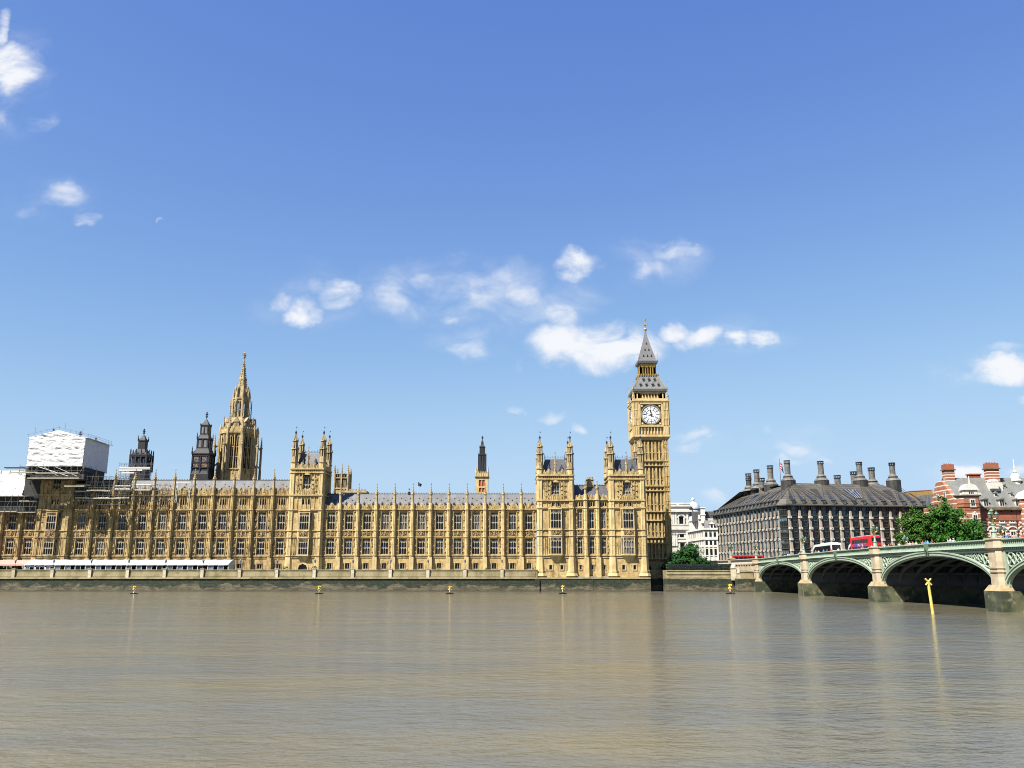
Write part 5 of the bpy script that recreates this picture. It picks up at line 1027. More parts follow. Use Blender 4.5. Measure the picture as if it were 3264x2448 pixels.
m.box(-110.9, -106.1, YF - 1.6, YF - .9, Zat(1540, YF), Zat(1537, YF)); m.tube((-110.6, YF - 1.5, Zat(1560, YF)), (-106.4, YF - 1.5, Zat(1560, YF)), .05, .05, 4); m.build('ladders', 'white_paint', o)
m = MB(); m.box(-108.4, -106.9, YF - 1.3, YF - .9, Zat(1566, YF), Zat(1556, YF)); m.build('orange_sheet', 'gilding', o)
Yq = 322; z = Zat(1492, Yq); xa, xb = Xat(384, z, Yq), Xat(482, z, Yq)
o = thing('scaffolding', 'white boarded scaffold at the foot of the squat black lantern', 'scaffolding', ((xa + xb) / 2, Yq, z - 3)); m = MB(); tubes_grid(m, xa, xb, Yq - 1, Yq + .5, z - 4, z + 1.5, 1.8, 1.5, .05); m.build('tubes', 'steel_tube', o)
for a, b, v in ((0, 1, 1494), (.0, .75, 1502), (.1, .5, 1510), (.25, 1, 1497)): m = MB(); m.box(xa + (xb - xa) * a, xa + (xb - xa) * b, Yq - 1.1, Yq - .2, Zat(v, Yq), Zat(v - 4.5, Yq)); m.build('boards', 'white_paint', o)
# ------------------------------------------------------------------ yellow marks on the river
mat('pole_yellow', (.66, .50, .13), (.55, .40, .08), .5, 2.); mat('mark_yellow', (.75, .47, .03), (.62, .38, .03), .5, 2.)
b0 = None
for u, sc_, lb in ((427, 1.0, 'small yellow cross-topped river mark floating below the marquee, leftmost of five'), (1017, 1.05, 'small yellow cross-topped river mark below the square river tower'), (1434, 1., 'small yellow cross-topped river mark left of below the slender turret'), (1794, 1.1, 'small yellow cross-topped river mark below the left pavilion tower'), (2328, 1.25, 'small yellow cross-topped river mark before the wall end by the bridge')):
    Yb = 246.; x = Xat(u, 0, Yb)
    if b0 is None:
        b0 = thing('river_mark', lb, 'buoy', (x, Yb, 0), group='yellow marks on the river'); m = MB(); m.loft([[(-.9, -.2, 0), (.9, -.2, 0), (.9, .2, 0), (-.9, .2, 0)], [(-1.15, -.35, .22), (1.15, -.35, .22), (1.15, .35, .22), (-1.15, .35, .22)]]); m.fr(0, 0, .22, .5, .3, .14, 8); m.build('float', 'black_paint', b0, (0, 0, 0))
        m = MB(); m.tube((0, 0, .45), (0, 0, 1.35), .12, .1, 8); m.build('post', 'white_paint', b0, (0, 0, 0)); m = MB()
        for s in (-1, 1): m.tube((-.42 * s, 0, 1.1), (.42 * s, 0, 1.95), .13, .13, 6); m.tube((0, -.4 * s, 1.1), (0, .4 * s, 1.95), .12, .12, 6)
        m.fr(0, 0, 1.3, 1.75, .22, .22, 8); m.fr(0, 0, 1.9, 2.15, .12, .16, 6); m.build('topmark', 'mark_yellow', b0, (0, 0, 0))
    else: dup(b0, (x, Yb, 0), lb, scale=sc_)
Yb = 129.6; x = Xat(2969.4, 0, Yb); zt = Zat(1843.6, Yb); o = thing('mooring_post', 'tall yellow post with a saltire cross standing in the river before the bridge', 'post', (x, Yb, 0))
m = MB(); m.tube((.25, 0, -.8), (-.05, 0, zt - .5), .22, .2, 12); m.build('pole', 'pole_yellow', o, (0, 0, 0)); m = MB()
for s in (-1, 1): m.tube((-.05 - .42 * s, -.1, zt - .95), (-.05 + .42 * s, -.1, zt - .05), .13, .13, 6)
m.build('cross', 'pole_yellow', o, (0, 0, 0))
# ------------------------------------------------------------------ buildings beyond the bridge
ZS0 = 8.4
mat('bronze_roof', (.098, .089, .07), (.068, .061, .048), .5, .5, (1, 1, 1), .4, .65, brick=(2.2, .95, .07, .3, .5, False))
mat('bronze_dark', (.035, .032, .028), (.02, .019, .017), .5, .7)
mat('pier_stone', (.37, .315, .255), (.27, .23, .185), .8, .5, (1, 1, .5), .42, .64, brick=(3., .9, .02, .7, .0, False))
mat('pier_block', (.46, .445, .41), None, .7)
mat('glass_teal', (.09, .15, .17), (.02, .03, .035), .08, .35, (1, 1, 1), .42, .58)
mat('glass_dark', (.012, .016, .02), (.03, .04, .045), .08, .4, (1, 1, 1), .5, .7)
mat('sky_glass', (.025, .04, .075), (.015, .022, .045), .08, .5)
mat('chimney_metal', (.16, .152, .135), (.105, .10, .088), .45, .8, brick=(1.2, 1.1, .05, .3, .5, False))
def face_matrix(p, q):
    a, b = Vector((p[0], p[1], 0)), Vector((q[0], q[1], 0)); d = (b - a).normalized(); n = Vector((-d.y, d.x, 0))   # n points inwards when p->q runs left to right
    return Matrix(((d.x, n.x, 0, a.x), (d.y, n.y, 0, a.y), (0, 0, 1, 0), (0, 0, 0, 1))), (b - a).length
def portcullis():
    P1 = (Xat(2486, 20, 317.5), 317.5); P2 = (Xat(2512, 20, 315.2), 315.2); PL = (Xat(2277, 20, 376), 376); PR = (Xat(2962, 20, 325), 325)
    o = thing('office_block', 'dark bronze-roofed office block with pale stone piers and a row of tall chimneys', 'office building', (P1[0], P1[1], ZS0))
    ze = Zat(1609, 315.2); fl = [Zat(v, 315.2) for v in (1753, 1718.6, 1683.6, 1648)] + [ze - .3]
    back = [(PR[0] + 2, PR[1] + 52), (PL[0] + 8, PL[1] + 2)]
    ring = [PL, P1, P2, PR] + back
    def inset(r, d):
        c = Vector((sum(x for x, y in r) / len(r), sum(y for x, y in r) / len(r))); n = len(r); out = []
        for i in range(n):
            p0, p1, p2 = Vector(r[i - 1]), Vector(r[i]), Vector(r[(i + 1) % n]); d1 = (p1 - p0).normalized(); d2 = (p2 - p1).normalized(); n1 = Vector((-d1.y, d1.x)); n2 = Vector((-d2.y, d2.x))
            k = 1 + n1.dot(n2); v = (n1 + n2) / max(k, .3); out.append((p1.x + v.x * d, p1.y + v.y * d))
        return out
    core = inset(ring, 1.1); m = MB(); m.prism(core, ZS0 - .3, ze - .05); m.build('wall', 'bronze_dark', o)
    # right front: 13 piers with windows between; left flank: closer piers with bay windows
    Mr, Lr = face_matrix(P2, PR); n = 14; bw = Lr / n
    def pier(M, x, w, deep=.75):
        m = MB(); m.M = M; m.loft([[(x - w * .55, .3, ZS0), (x + w * .55, .3, ZS0), (x + w * .5, -deep, ZS0), (x - w * .5, -deep, ZS0)], [(x - w * .42, .3, ze - 2.0), (x + w * .42, .3, ze - 2.0), (x + w * .36, -deep * .45, ze - 2.0), (x - w * .36, -deep * .45, ze - 2.0)]], 0)
        m.lathe(x, -.05, [(w * .3, ze - 2.0), (w * .3, ze - .25)], 8, 2)  # pier head in dark bronze colour: the eaves' shadow painted on
        for z in fl[:-1]: m.box(x - w * .58, x + w * .58, -deep - .12, .2, z - .4, z + .4, 1); m.box(x - .13, x + .13, -deep - .15, -deep - .121, z - .13, z + .13, 2)
        m.build('pier', ['pier_stone', 'pier_block', 'bronze_dark'], o)
    for k in range(n): pier(Mr, (k + .5) * bw - bw * .28, bw * .235)
    zz = [ZS0] + fl
    for k in range(n):
        x = (k + 1) * bw - bw * .28
        for a, b in zip(zz[:-1], zz[1:]):
            top = b > ze - 1; h = b - a; w = bw * .56; m = MB(); m.M = Mr; y = .55
            zt0 = b - (1.5 if top else 1.15); m.box(x - w / 2 + .15, x + w / 2 - .15, y, y + .1, zt0, b - .25, 0); m.box(x - w / 2 + .15, x + w / 2 - .15, y, y + .1, a + .9, zt0 - .25, 1 if not top else 0)
            win = m.build('window', ['glass_teal', 'glass_dark'], o)
            m = MB(); m.M = Mr; m.box(x - w / 2 - .1, x - w / 2 + .15, y - .35, y + .12, a + .3, b); m.box(x + w / 2 - .15, x + w / 2 + .1, y - .35, y + .12, a + .3, b); m.box(x - w / 2 + .15, x + w / 2 - .15, y - .3, y + .12, zt0 - .25, zt0); m.box(x - w / 2 + .15, x + w / 2 - .15, y - .3, y + .12, a + .35, a + .9); m.box(x - w / 2 + .15, x + w / 2 - .15, y - .3, y + .12, b - .25, b)
            for q in (-.2, .2): m.box(x + q * w - .05, x + q * w + .05, y - .08, y + .02, a + .9, b - .25)
            m.build('frame', 'bronze_dark', win)
    Ml, Ll = face_matrix(PL, P1); nl = 19; bl = Ll / nl
    for k in range(nl + 1): pier(Ml, max(.4, k * bl - .1), .55, .5)
    for k in range(nl):
        x = (k + .5) * bl; m = MB(); m.M = Ml
        for a, b in zip(zz[:-1], zz[1:]):
            m.loft([[(x - .95, .8, z), (x - .6, -.15, z), (x + .6, -.15, z), (x + .95, .8, z)] for z in (a + .9, b - .5)], 1 if k % 3 else 0); m.box(x - 1.2, x + 1.2, -.28, .9, b - .5, b - .1, 2)
            m.box(x - .06, x + .06, -.2, -.151, a + .9, b - .5, 2)
        m.build('bay_window', ['glass_teal', 'glass_dark', 'bronze_dark'], o)
    m = MB(); m.M = Ml
    for z in fl[:-1]: m.box(0, Ll, -.2, .4, z - .08, z + .08)
    m.build('tie_rail', 'bronze_dark', o)
    Mc, Lc = face_matrix(P1, P2)
    for a, b in zip(zz[:-1], zz[1:]):
        m = MB(); m.M = Mc; m.box(.2, Lc - .2, .1, .25, b - 1.4, b - .25, 0); m.box(.2, Lc - .2, .1, .25, a + .7, b - 1.6, 1); win = m.build('corner_window', ['glass_teal', 'glass_dark'], o)
        m = MB(); m.M = Mc; m.box(0, Lc, -.1, .3, a + .3, a + .7); m.box(0, Lc, -.05, .3, b - 1.6, b - 1.4); m.box(0, Lc, -.05, .3, b - .25, b)
        for q in range(5): m.box(.1 + (Lc - .3) * q / 4, .2 + (Lc - .3) * q / 4, -.02, .24, a + .7, b - .2)
        m.build('frame', 'bronze_dark', win)
    # roof: eave, steep dormer band, main slope, flat top
    r0, r1 = inset(ring, -.9), inset(ring, 1.3)
    dl, dr = (Vector(P1) - Vector(PL)), (Vector(PR) - Vector(P2)); w_ = Vector(P2) - Vector(PL); t_ = (w_.x * dr.y - w_.y * dr.x) / (dl.x * dr.y - dl.y * dr.x); CC = Vector(PL) + dl * t_
    q2 = inset([PL, (CC.x, CC.y), PR] + back, 12.0); r2 = [q2[0], (q2[1][0] - .15, q2[1][1] + .1), (q2[1][0] + .15, q2[1][1] - .05)] + q2[2:]; z1 = Zat(1590, 317); z2 = Zat(1538.5, 327)
    m = MB(); m.loft([[(x, y, ze - .3) for x, y in r0], [(x, y, ze + .1) for x, y in r0]]); m.build('eave', 'bronze_dark', o)
    m = MB(); m.loft([[(x, y, ze + .1) for x, y in inset(ring, -.5)], [(x, y, z1) for x, y in r1], [(x, y, z2) for x, y in r2]]); roof = m.build('roof', 'bronze_roof', o)
    # dormers on the band, dark wedges fanning up towards the chimneys
    chr_u = (2513, 2621, 2746, 2853)
    CH = [(Xat(u, z2, 330 + 2 * i), 330. + 2.4 * i) for i, u in enumerate(chr_u)]
    invr = Mr.inverted(); cxs = [(invr @ Vector((x, y, 0))).x for x, y in CH]
    def slope_pt(M, L, x, t, lift=.08):   # t 0 at the top of the dormer band, 1 at the ridge
        return Vector((x, 1.3 + 10.7 * t - lift * .8, z1 + (z2 - z1) * t + lift))
    for M, L, nn, off in ((Mr, Lr, n, -.28 * bw + bw), (Ml, Ll, nl, bl / 2)):
        b = L / nn
        for k in range(nn):
            x = k * b + off
            if x > L - .6: continue
            m = MB(); m.M = M; dz = z1 - ze; hw = .62 if M is Mr else .5
            m.box(x - hw, x + hw, -.35, 1.0, ze + .35, z1 - .5, 0); m.loft([[(x - hw - .2, -.5, z1 - .5), (x + hw + .2, -.5, z1 - .5), (x + hw + .2, 1.6, z1 - .3), (x - hw - .2, 1.6, z1 - .3)], [(x - hw - .2, -.45, z1 - .3), (x + hw + .2, -.45, z1 - .3), (x + hw, 1.7, z1), (x - hw, 1.7, z1)]], 0)
            m.box(x - hw + .12, x + hw - .12, -.38, -.351, ze + .6, z1 - .65, 1); m.build('dormer', ['bronze_dark', 'glass_teal'], roof)
    for k in range(n):
        x = k * bw + bw - .28 * bw; c = min(cxs, key=lambda q: abs(q - x)); xt = x + (c - x) * .5
        if abs(c - x) > bw * 1.65: continue
        m = MB(); m.M = Mr; A, B = slope_pt(Mr, Lr, x - .75, .02), slope_pt(Mr, Lr, x + .75, .02); C = slope_pt(Mr, Lr, xt, .62); D1, D2 = A.lerp(C, .22), B.lerp(C, .22)
        m.add([D1, D2, C], [(0, 1, 2)], 0); m.add([A, B, D2, D1], [(0, 1, 2, 3)], 1); m.build('roof_wedge', ['bronze_dark', 'sky_glass'], roof)
    for c in cxs:     # seams fanning from each chimney
        for dx in (-6.6, -4.4, -2.2, 0, 2.2, 4.4, 6.6):
            xb = c + dx
            if 0 < xb < Lr: m = MB(); m.M = Mr; m.tube(slope_pt(Mr, Lr, xb, 0), slope_pt(Mr, Lr, c + dx * .18, .97), .09, .07, 4); m.build('seam', 'bronze_dark', roof)
    for k in range(nl):
        x = (k + .98) * bl; m = MB(); m.M = Ml; m.tube(slope_pt(Ml, Ll, x, 0), slope_pt(Ml, Ll, x + (Ll * .55 - x) * .25, .62), .13, .1, 4); m.build('seam', 'bronze_dark', roof)
    for M, L, x, w0, w1 in ((Mr, Lr, (cxs[1] + cxs[2]) / 2, 2.9, 1.4), (Mr, Lr, (cxs[0] + cxs[1]) / 2, 1.5, .1), (Mr, Lr, (cxs[2] + cxs[3]) / 2, 1.7, .1)):
        m = MB(); m.M = M; m.quad(slope_pt(M, L, x - w1, .08, .14), slope_pt(M, L, x + w1, .08, .14), slope_pt(M, L, x + w0, .62, .14), slope_pt(M, L, x - w0, .62, .14)); s = m.build('skylight', 'sky_glass' if w1 > 1 else 'bronze_dark', roof)
        if w1 > 1:
            m = MB(); m.M = M
            for q in (-.5, -.15, .2, .55): m.tube(slope_pt(M, L, x + q * w1 * 1.6, .08, .18), slope_pt(M, L, x + q * w0 * 1.4, .62, .18), .045, .045, 4)
            m.build('glazing_bar', 'pier_block', s)
    for f in (.30, .46, .62, .78): x = Ll * f; m = MB(); m.M = Ml; m.quad(*[slope_pt(Ml, Ll, x + dx, t, .16) for dx, t in ((-1.3, .18), (1.3, .18), (1.6, .62), (-1.0, .62))]); m.build('skylight', 'sky_glass' if .4 < f < .7 else 'bronze_dark', roof)
    # chimneys
    def chimney(cx, cy, zb, zt, r, base=True):
        m = MB(); z = zb
        if base:
            m.lathe(cx, cy, [(r * 2.5, zb - 3.5), (r * 2.5, zb + r * .95)], 14, 0); m.lathe(cx, cy, [(r * 2.62, zb + r * .96), (r * 2.55, zb + r * 1.05), (r * 1.72, zb + r * 1.95)], 14, 1)
            m.lathe(cx, cy, [(r * 1.62, zb + r * 1.9), (r * 1.62, zb + r * 2.4)], 14, 0); m.lathe(cx, cy, [(r * 1.75, zb + r * 2.41), (r * 1.68, zb + r * 2.5), (r * 1.02, zb + r * 3.2)], 14, 1)
        m.lathe(cx, cy, [(r * .98, zb - 3 if not base else zb + r * 3.15), (r * .98, zt - r * .95)], 14, 1)
        c = m.build('chimney', ['bronze_dark', 'chimney_metal'], o); m = MB()
        for z0, z1_ in ((zt - r * 1.0, zt - r * .82), (zt - r * .22, zt)): m.lathe(cx, cy, [(r * 1.15, z0), (r * 1.15, z1_), (r * .75, z1_), (r * .75, z0)], 14)
        for k in range(10): a = k * math.pi / 5; m.box(cx + r * math.cos(a) - .1, cx + r * math.cos(a) + .1, cy + r * math.sin(a) - .1, cy + r * math.sin(a) + .1, zt - r * .85, zt - r * .2)
        m.build('chimney_cap', 'bronze_dark', c)
    for (x, y), v in zip(CH, (1468, 1470, 1473, 1475)): chimney(x, y, Zat(1541.5, y), Zat(v, y), 1.1)
    cl = [q2[1], q2[0]]; a, b = Vector(cl[0]), Vector(cl[1])
    for u, v, vb in ((2459, 1484, 1555), (2414, 1497, 1566), (2371.7, 1509.5, 1576), (2330, 1522.5, 1586)):
        best = min((abs(Xat(u, z2, (a.lerp(b, t / 60)).y) - a.lerp(b, t / 60).x), t) for t in range(4, 61))[1] / 60.; p = a.lerp(b, best); chimney(p.x, p.y, Zat(vb, p.y), Zat(v, p.y), 1.15)
    for u, v in ((2671, 1515), (2724, 1503), (2782, 1490.5), (2428, 1524)): y = 352.; chimney(Xat(u, 40, y), y, z2, Zat(v, y), 1.25, u == 2782)
    # flag on the corner
    y = 322; zb, zt = Zat(1570, y), Zat(1461, y); x = Xat(2491, zb, y); f = thing('flag_staff', 'tall flagpole with a red and white flag on the corner of the office block', 'flag', (x, y, zb - 2))
    m = MB(); m.tube((x, y, zb - 2), (x, y, zt), .12, .06, 8); m.build('staff', 'iron_blue', f); m = MB(); pts = []
    for i in range(7):
        for j in range(6): t, s = i / 6, j / 5; pts.append((x + .12 + t * 1.7 * (1 - .2 * s) * (.45 + .55 * s), y + .3 * math.sin(t * 6 + s * 3), zt - 1.6 - s * 2.4 - t * 1.6 * (.4 + .6 * s)))
    for i in range(6):
        for j in range(5): m.add([pts[i * 6 + j], pts[i * 6 + j + 1], pts[(i + 1) * 6 + j + 1], pts[(i + 1) * 6 + j]], [(0, 1, 2, 3)], (i * 2 + j * 3) % 4 if (i * 2 + j * 3) % 4 < 3 else 0)
    m.build('flag', ['flag_red', 'white_paint', 'flag_blue'], f)
mat('flag_red', (.38, .02, .05), None, .7); mat('flag_blue', (.03, .03, .14), None, .7)
portcullis()
# ------------------------------------------------------------------ pale stone government buildings by the clock tower
mat('portland_stone', (.55, .535, .49), (.45, .435, .39), .85, .5, (1, 1, .5), .42, .64, col3=(.22, .20, .17), s3=(.3, (1, 1, .4), .60, .76))
mat('dome_lead', (.42, .44, .48), (.34, .36, .40), .4, .6)
Y = 405.; Z = lambda v: Zat(v, Y); X = lambda u, z=25: Xat(u, z, Y)
o = thing('government_building', 'white stone building with giant pilasters and a small dome, right of the clock tower', 'building', (X(2165), Y, ZS0))
xa, xb = X(2120), X(2200); m = MB(); wx = X(2173)
wall_grid(m, [xa, wx - 1.0, wx + 1.0, xb], [ZS0, Z(1746), Z(1731), Z(1713), Z(1702), Z(1670), Z(1647), Z(1612)], lambda i, j: i == 1 and j in (1, 3, 5), Y, .6); m.box(xa, xb, Y + .65, Y + 30, ZS0, Z(1612.5))
for v, d, t in ((1612, .6, .8), (1629, 1.1, .9), (1673, .5, .5), (1683, .9, 1.6), (1701, .25, .3), (1716, .3, .4)): m.box(xa, xb + d, Y - d, Y - .004, Z(v) - t / 2, Z(v) + t / 2)
for u in (2140, 2147, 2154.5, 2192):
    x = X(u); m.box(x - .45, x + .45, Y - .45, Y - .003, Z(1671), Z(1634)); m.box(x - .65, x + .65, Y - .6, Y - .005, Z(1638), Z(1633)); m.box(x - .45, x + .45, Y - .45, Y - .003, Z(1740), Z(1700)); m.box(x - .7, x + .7, Y - .65, Y - .005, Z(1704), Z(1699))
m.xz([(wx - 2.1, Z(1728)), (wx + 2.1, Z(1728)), (wx, Z(1722))], Y - .8, Y - .006)
for s in (-1, 1): m.box(wx + s * 1.35 - .25, wx + s * 1.35 + .25, Y - .5, Y - .006, Z(1670), Z(1652)); m.box(wx + s * 1.35 - .25, wx + s * 1.35 + .25, Y - .5, Y - .006, Z(1746), Z(1729))
m.xz([(wx + 2.0 * math.cos(a), Z(1652) + 2.0 * math.sin(a)) for a in [math.pi * k / 10 for k in range(11)]] + [(wx + 1.35 * math.cos(a), Z(1652) + 1.35 * math.sin(a)) for a in [math.pi * k / 10 for k in range(10, -1, -1)]], Y - .45, Y - .007)
m.box(xa, xb, Y + .2, Y + 2.5, Z(1612), Z(1618) + 2.3)
for u in (2148, 2178, 2196): x = X(u); m.box(x - 1.2, x + 1.2, Y + .1, Y + 2.6, Z(1620), Z(1607)); m.box(x - 1.4, x + 1.4, Y - .1, Y + 2.8, Z(1607), Z(1606) + .3)
m.build('wall', 'portland_stone', o)
for a, b in ((1746, 1731), (1713, 1702), (1670, 1647)): m = MB(); m.box(wx - 1.0, wx + 1.0, Y + .5, Y + .58, Z(a), Z(b)); m.build('window', 'glass', o)
cx, cy = X(2216.5, 34), Y + 4.5; m = MB(); z0 = Z(1624); m.lathe(cx, cy, [(3.3, z0 - 4), (3.3, z0 - .3), (3.1, z0)], 12)
m.lathe(cx, cy, [(3.35 * math.cos(a), z0 + 3.9 * math.sin(a)) for a in [math.pi / 2 * k / 8 for k in range(8)]] + [(.55, z0 + 3.9)], 16); d = m.build('dome', 'dome_lead', o, None, True)
m = MB(); zt = z0 + 3.8; m.lathe(cx, cy, [(.6, zt), (.5, Z(1592)), (.75, Z(1591)), (.72, Z(1587.5)), (.3, Z(1584)), (.05, Z(1583))], 10); m.build('dome_lantern', 'portland_stone', d)
m = MB()
for k in range(4): a = -2.2 + k * .62; x, y = cx + 2.6 * math.cos(a), cy + 2.6 * math.sin(a); m.fr(x, y, z0 + .8, z0 + 1.9, .32, .25, 6)
m.build('dome_lucarne', 'dark_stone', d)
Y2 = 372.; Zb = lambda v: Zat(v, Y2); PA = (Xat(2196, 20, 398), 398.); PB = (Xat(2245, 20, Y2), Y2); PC = (Xat(2286, 20, Y2 - 1), Y2 - 1)
o = thing('government_building', 'cream stone corner block with dark mansard roof, left of the bronze-roofed office', 'building', (PB[0], PB[1], ZS0))
m = MB(); lv = ((1742, .35, .5), (1718, .6, .7), (1686, .8, .8))
m.prism([PA, PB, PC, (PC[0], PC[1] + 25), (PA[0], PA[1] + 12)], ZS0, Zb(1687))
wins = []
for (p, q, nb) in ((PA, PB, 7), (PB, PC, 3)):
    M_, L_ = face_matrix(p, q); m.M = M_
    for v, d, t in lv: m.box(-d, L_ + d * .5, -d, -.004, Zb(v) - t / 2, Zb(v) + t / 2)
    for k in range(nb + 1): x = L_ * k / nb; m.box(x - .35, x + .35, -.3, -.003, ZS0, Zb(1688))
    for k in range(nb):
        x = L_ * (k + .5) / nb
        for a, b in ((1770, 1750), (1738, 1725), (1712, 1697)):
            wins.append((M_, x, Zb(a), Zb(b))); m.frame(x - .8, x + .8, -.25, -.005, Zb(a) - .25, Zb(b) + .35, .3)
    m.M = None
M_, L_ = face_matrix(PA, PB); m.M = M_; z = Zb(1687)
m.box(1, L_ - 6, .2, 10, z, z + 5.0); m.box(.6, L_ - 5.6, -.2, .3, z + 4.6, z + 5.2)
for k in range(6): x = 2 + k * 3.2; m.box(x - .4, x + .4, -.05, .3, z + .4, z + 4.4); m.xz([(x - .9, z + 5.2), (x + .9, z + 5.2), (x, z + 6.6)], .0, .6)
for (x, h) in ((2.0, 6.9), (6.5, 7.4), (11.5, 6.2)): m.box(x, x + 3.6, .8, 5, z + 5, z + h - .6); m.box(x - .3, x + 3.9, .5, 5.3, z + h - .6, z + h)
m.M = None; m.build('wall', 'portland_stone', o)
for M_, x, a, b in wins: m = MB(); m.M = M_; m.box(x - .5, x + .5, -.12, -.006, a, b); m.build('window', 'glass', o)
m = MB(); M_, L_ = face_matrix(PB, PC); m.M = M_; z = Zb(1686); h = Zb(1658) - z; m.yz([(.4, z), (2.6, z + h), (12, z + h), (12, z)], .3, L_ + 6); m.box(-4.5, L_ + 6, 8, 20, z + h, z + h + 4.2); m.build('roof', 'slate_roof', o)
m = MB(); m.M = M_; x = L_ * .62; m.box(x - .9, x + .9, -.1, 2.2, z + .2, z + h * .55); m.xz([(x - 1.3, z + h * .55), (x + 1.3, z + h * .55), (x, z + h * .85)], -.3, 2.4); m.box(x - .45, x + .45, -.14, -.101, z + .5, z + h * .5, 1); m.build('dormer', ['portland_stone', 'glass'], o)
m = MB(); m.M = M_; m.box(-.9, .9, 5.4, 7.2, z + h - 1, Zb(1617)); m.box(-1.2, 1.2, 5.1, 7.5, Zb(1617), Zb(1614)); m.box(-1.2, 1.2, 5.2, 7.4, Zb(1640), Zb(1637)); m.build('chimney', 'portland_stone', o)
# ------------------------------------------------------------------ striped brick building at the right
def striped(name, bands, base, stone):
    """brick with courses of pale stone: bands = period, stone share, offset in metres of height"""
    base = alb(base); stone = alb(stone); m = bpy.data.materials.new(name); m.use_nodes = True; nt = m.node_tree; N = nt.nodes.new; L = nt.links.new; p = nt.nodes['Principled BSDF']; p.inputs['Roughness'].default_value = .85
    geo = N('ShaderNodeNewGeometry'); sp = N('ShaderNodeSeparateXYZ'); L(geo.outputs['Position'], sp.inputs[0])
    a = N('ShaderNodeMath'); a.operation = 'ADD'; L(sp.outputs[2], a.inputs[0]); a.inputs[1].default_value = bands[2]
    w = N('ShaderNodeMath'); w.operation = 'WRAP'; L(a.outputs[0], w.inputs[0]); w.inputs[1].default_value = bands[0]; w.inputs[2].default_value = 0.
    g = N('ShaderNodeMath'); g.operation = 'LESS_THAN'; L(w.outputs[0], g.inputs[0]); g.inputs[1].default_value = bands[0] * bands[1]
    n = N('ShaderNodeTexNoise'); n.inputs['Scale'].default_value = .9; n.inputs['Detail'].default_value = 6; L(geo.outputs['Position'], n.inputs['Vector'])
    r = N('ShaderNodeMapRange'); r.inputs[1].default_value = .35; r.inputs[2].default_value = .7; L(n.outputs['Fac'], r.inputs[0])
    x = N('ShaderNodeMix'); x.data_type = 'RGBA'; L(r.outputs[0], x.inputs[0]); x.inputs[6].default_value = (*base, 1); x.inputs[7].default_value = (base[0] * .68, base[1] * .62, base[2] * .6, 1)
    y = N('ShaderNodeMix'); y.data_type = 'RGBA'; L(g.outputs[0], y.inputs[0]); L(x.outputs[2], y.inputs[6]); y.inputs[7].default_value = (*stone, 1); L(y.outputs[2], p.inputs['Base Color']); MAT[name] = m
striped('striped_brick', (1.72, .21, .3), (.32, .125, .068), (.56, .50, .42)); striped('striped_brick_fine', (1.0, .34, .2), (.29, .095, .05), (.54, .48, .40))
mat('brick_red', (.29, .085, .042), (.20, .06, .032), .85, .9); mat('roof_grey', (.145, .15, .142), (.095, .10, .094), .75, .35, (1, 1, .6), .4, .66, bump=.06); mat('white_stone', (.56, .54, .49), (.47, .45, .40), .8, .8)
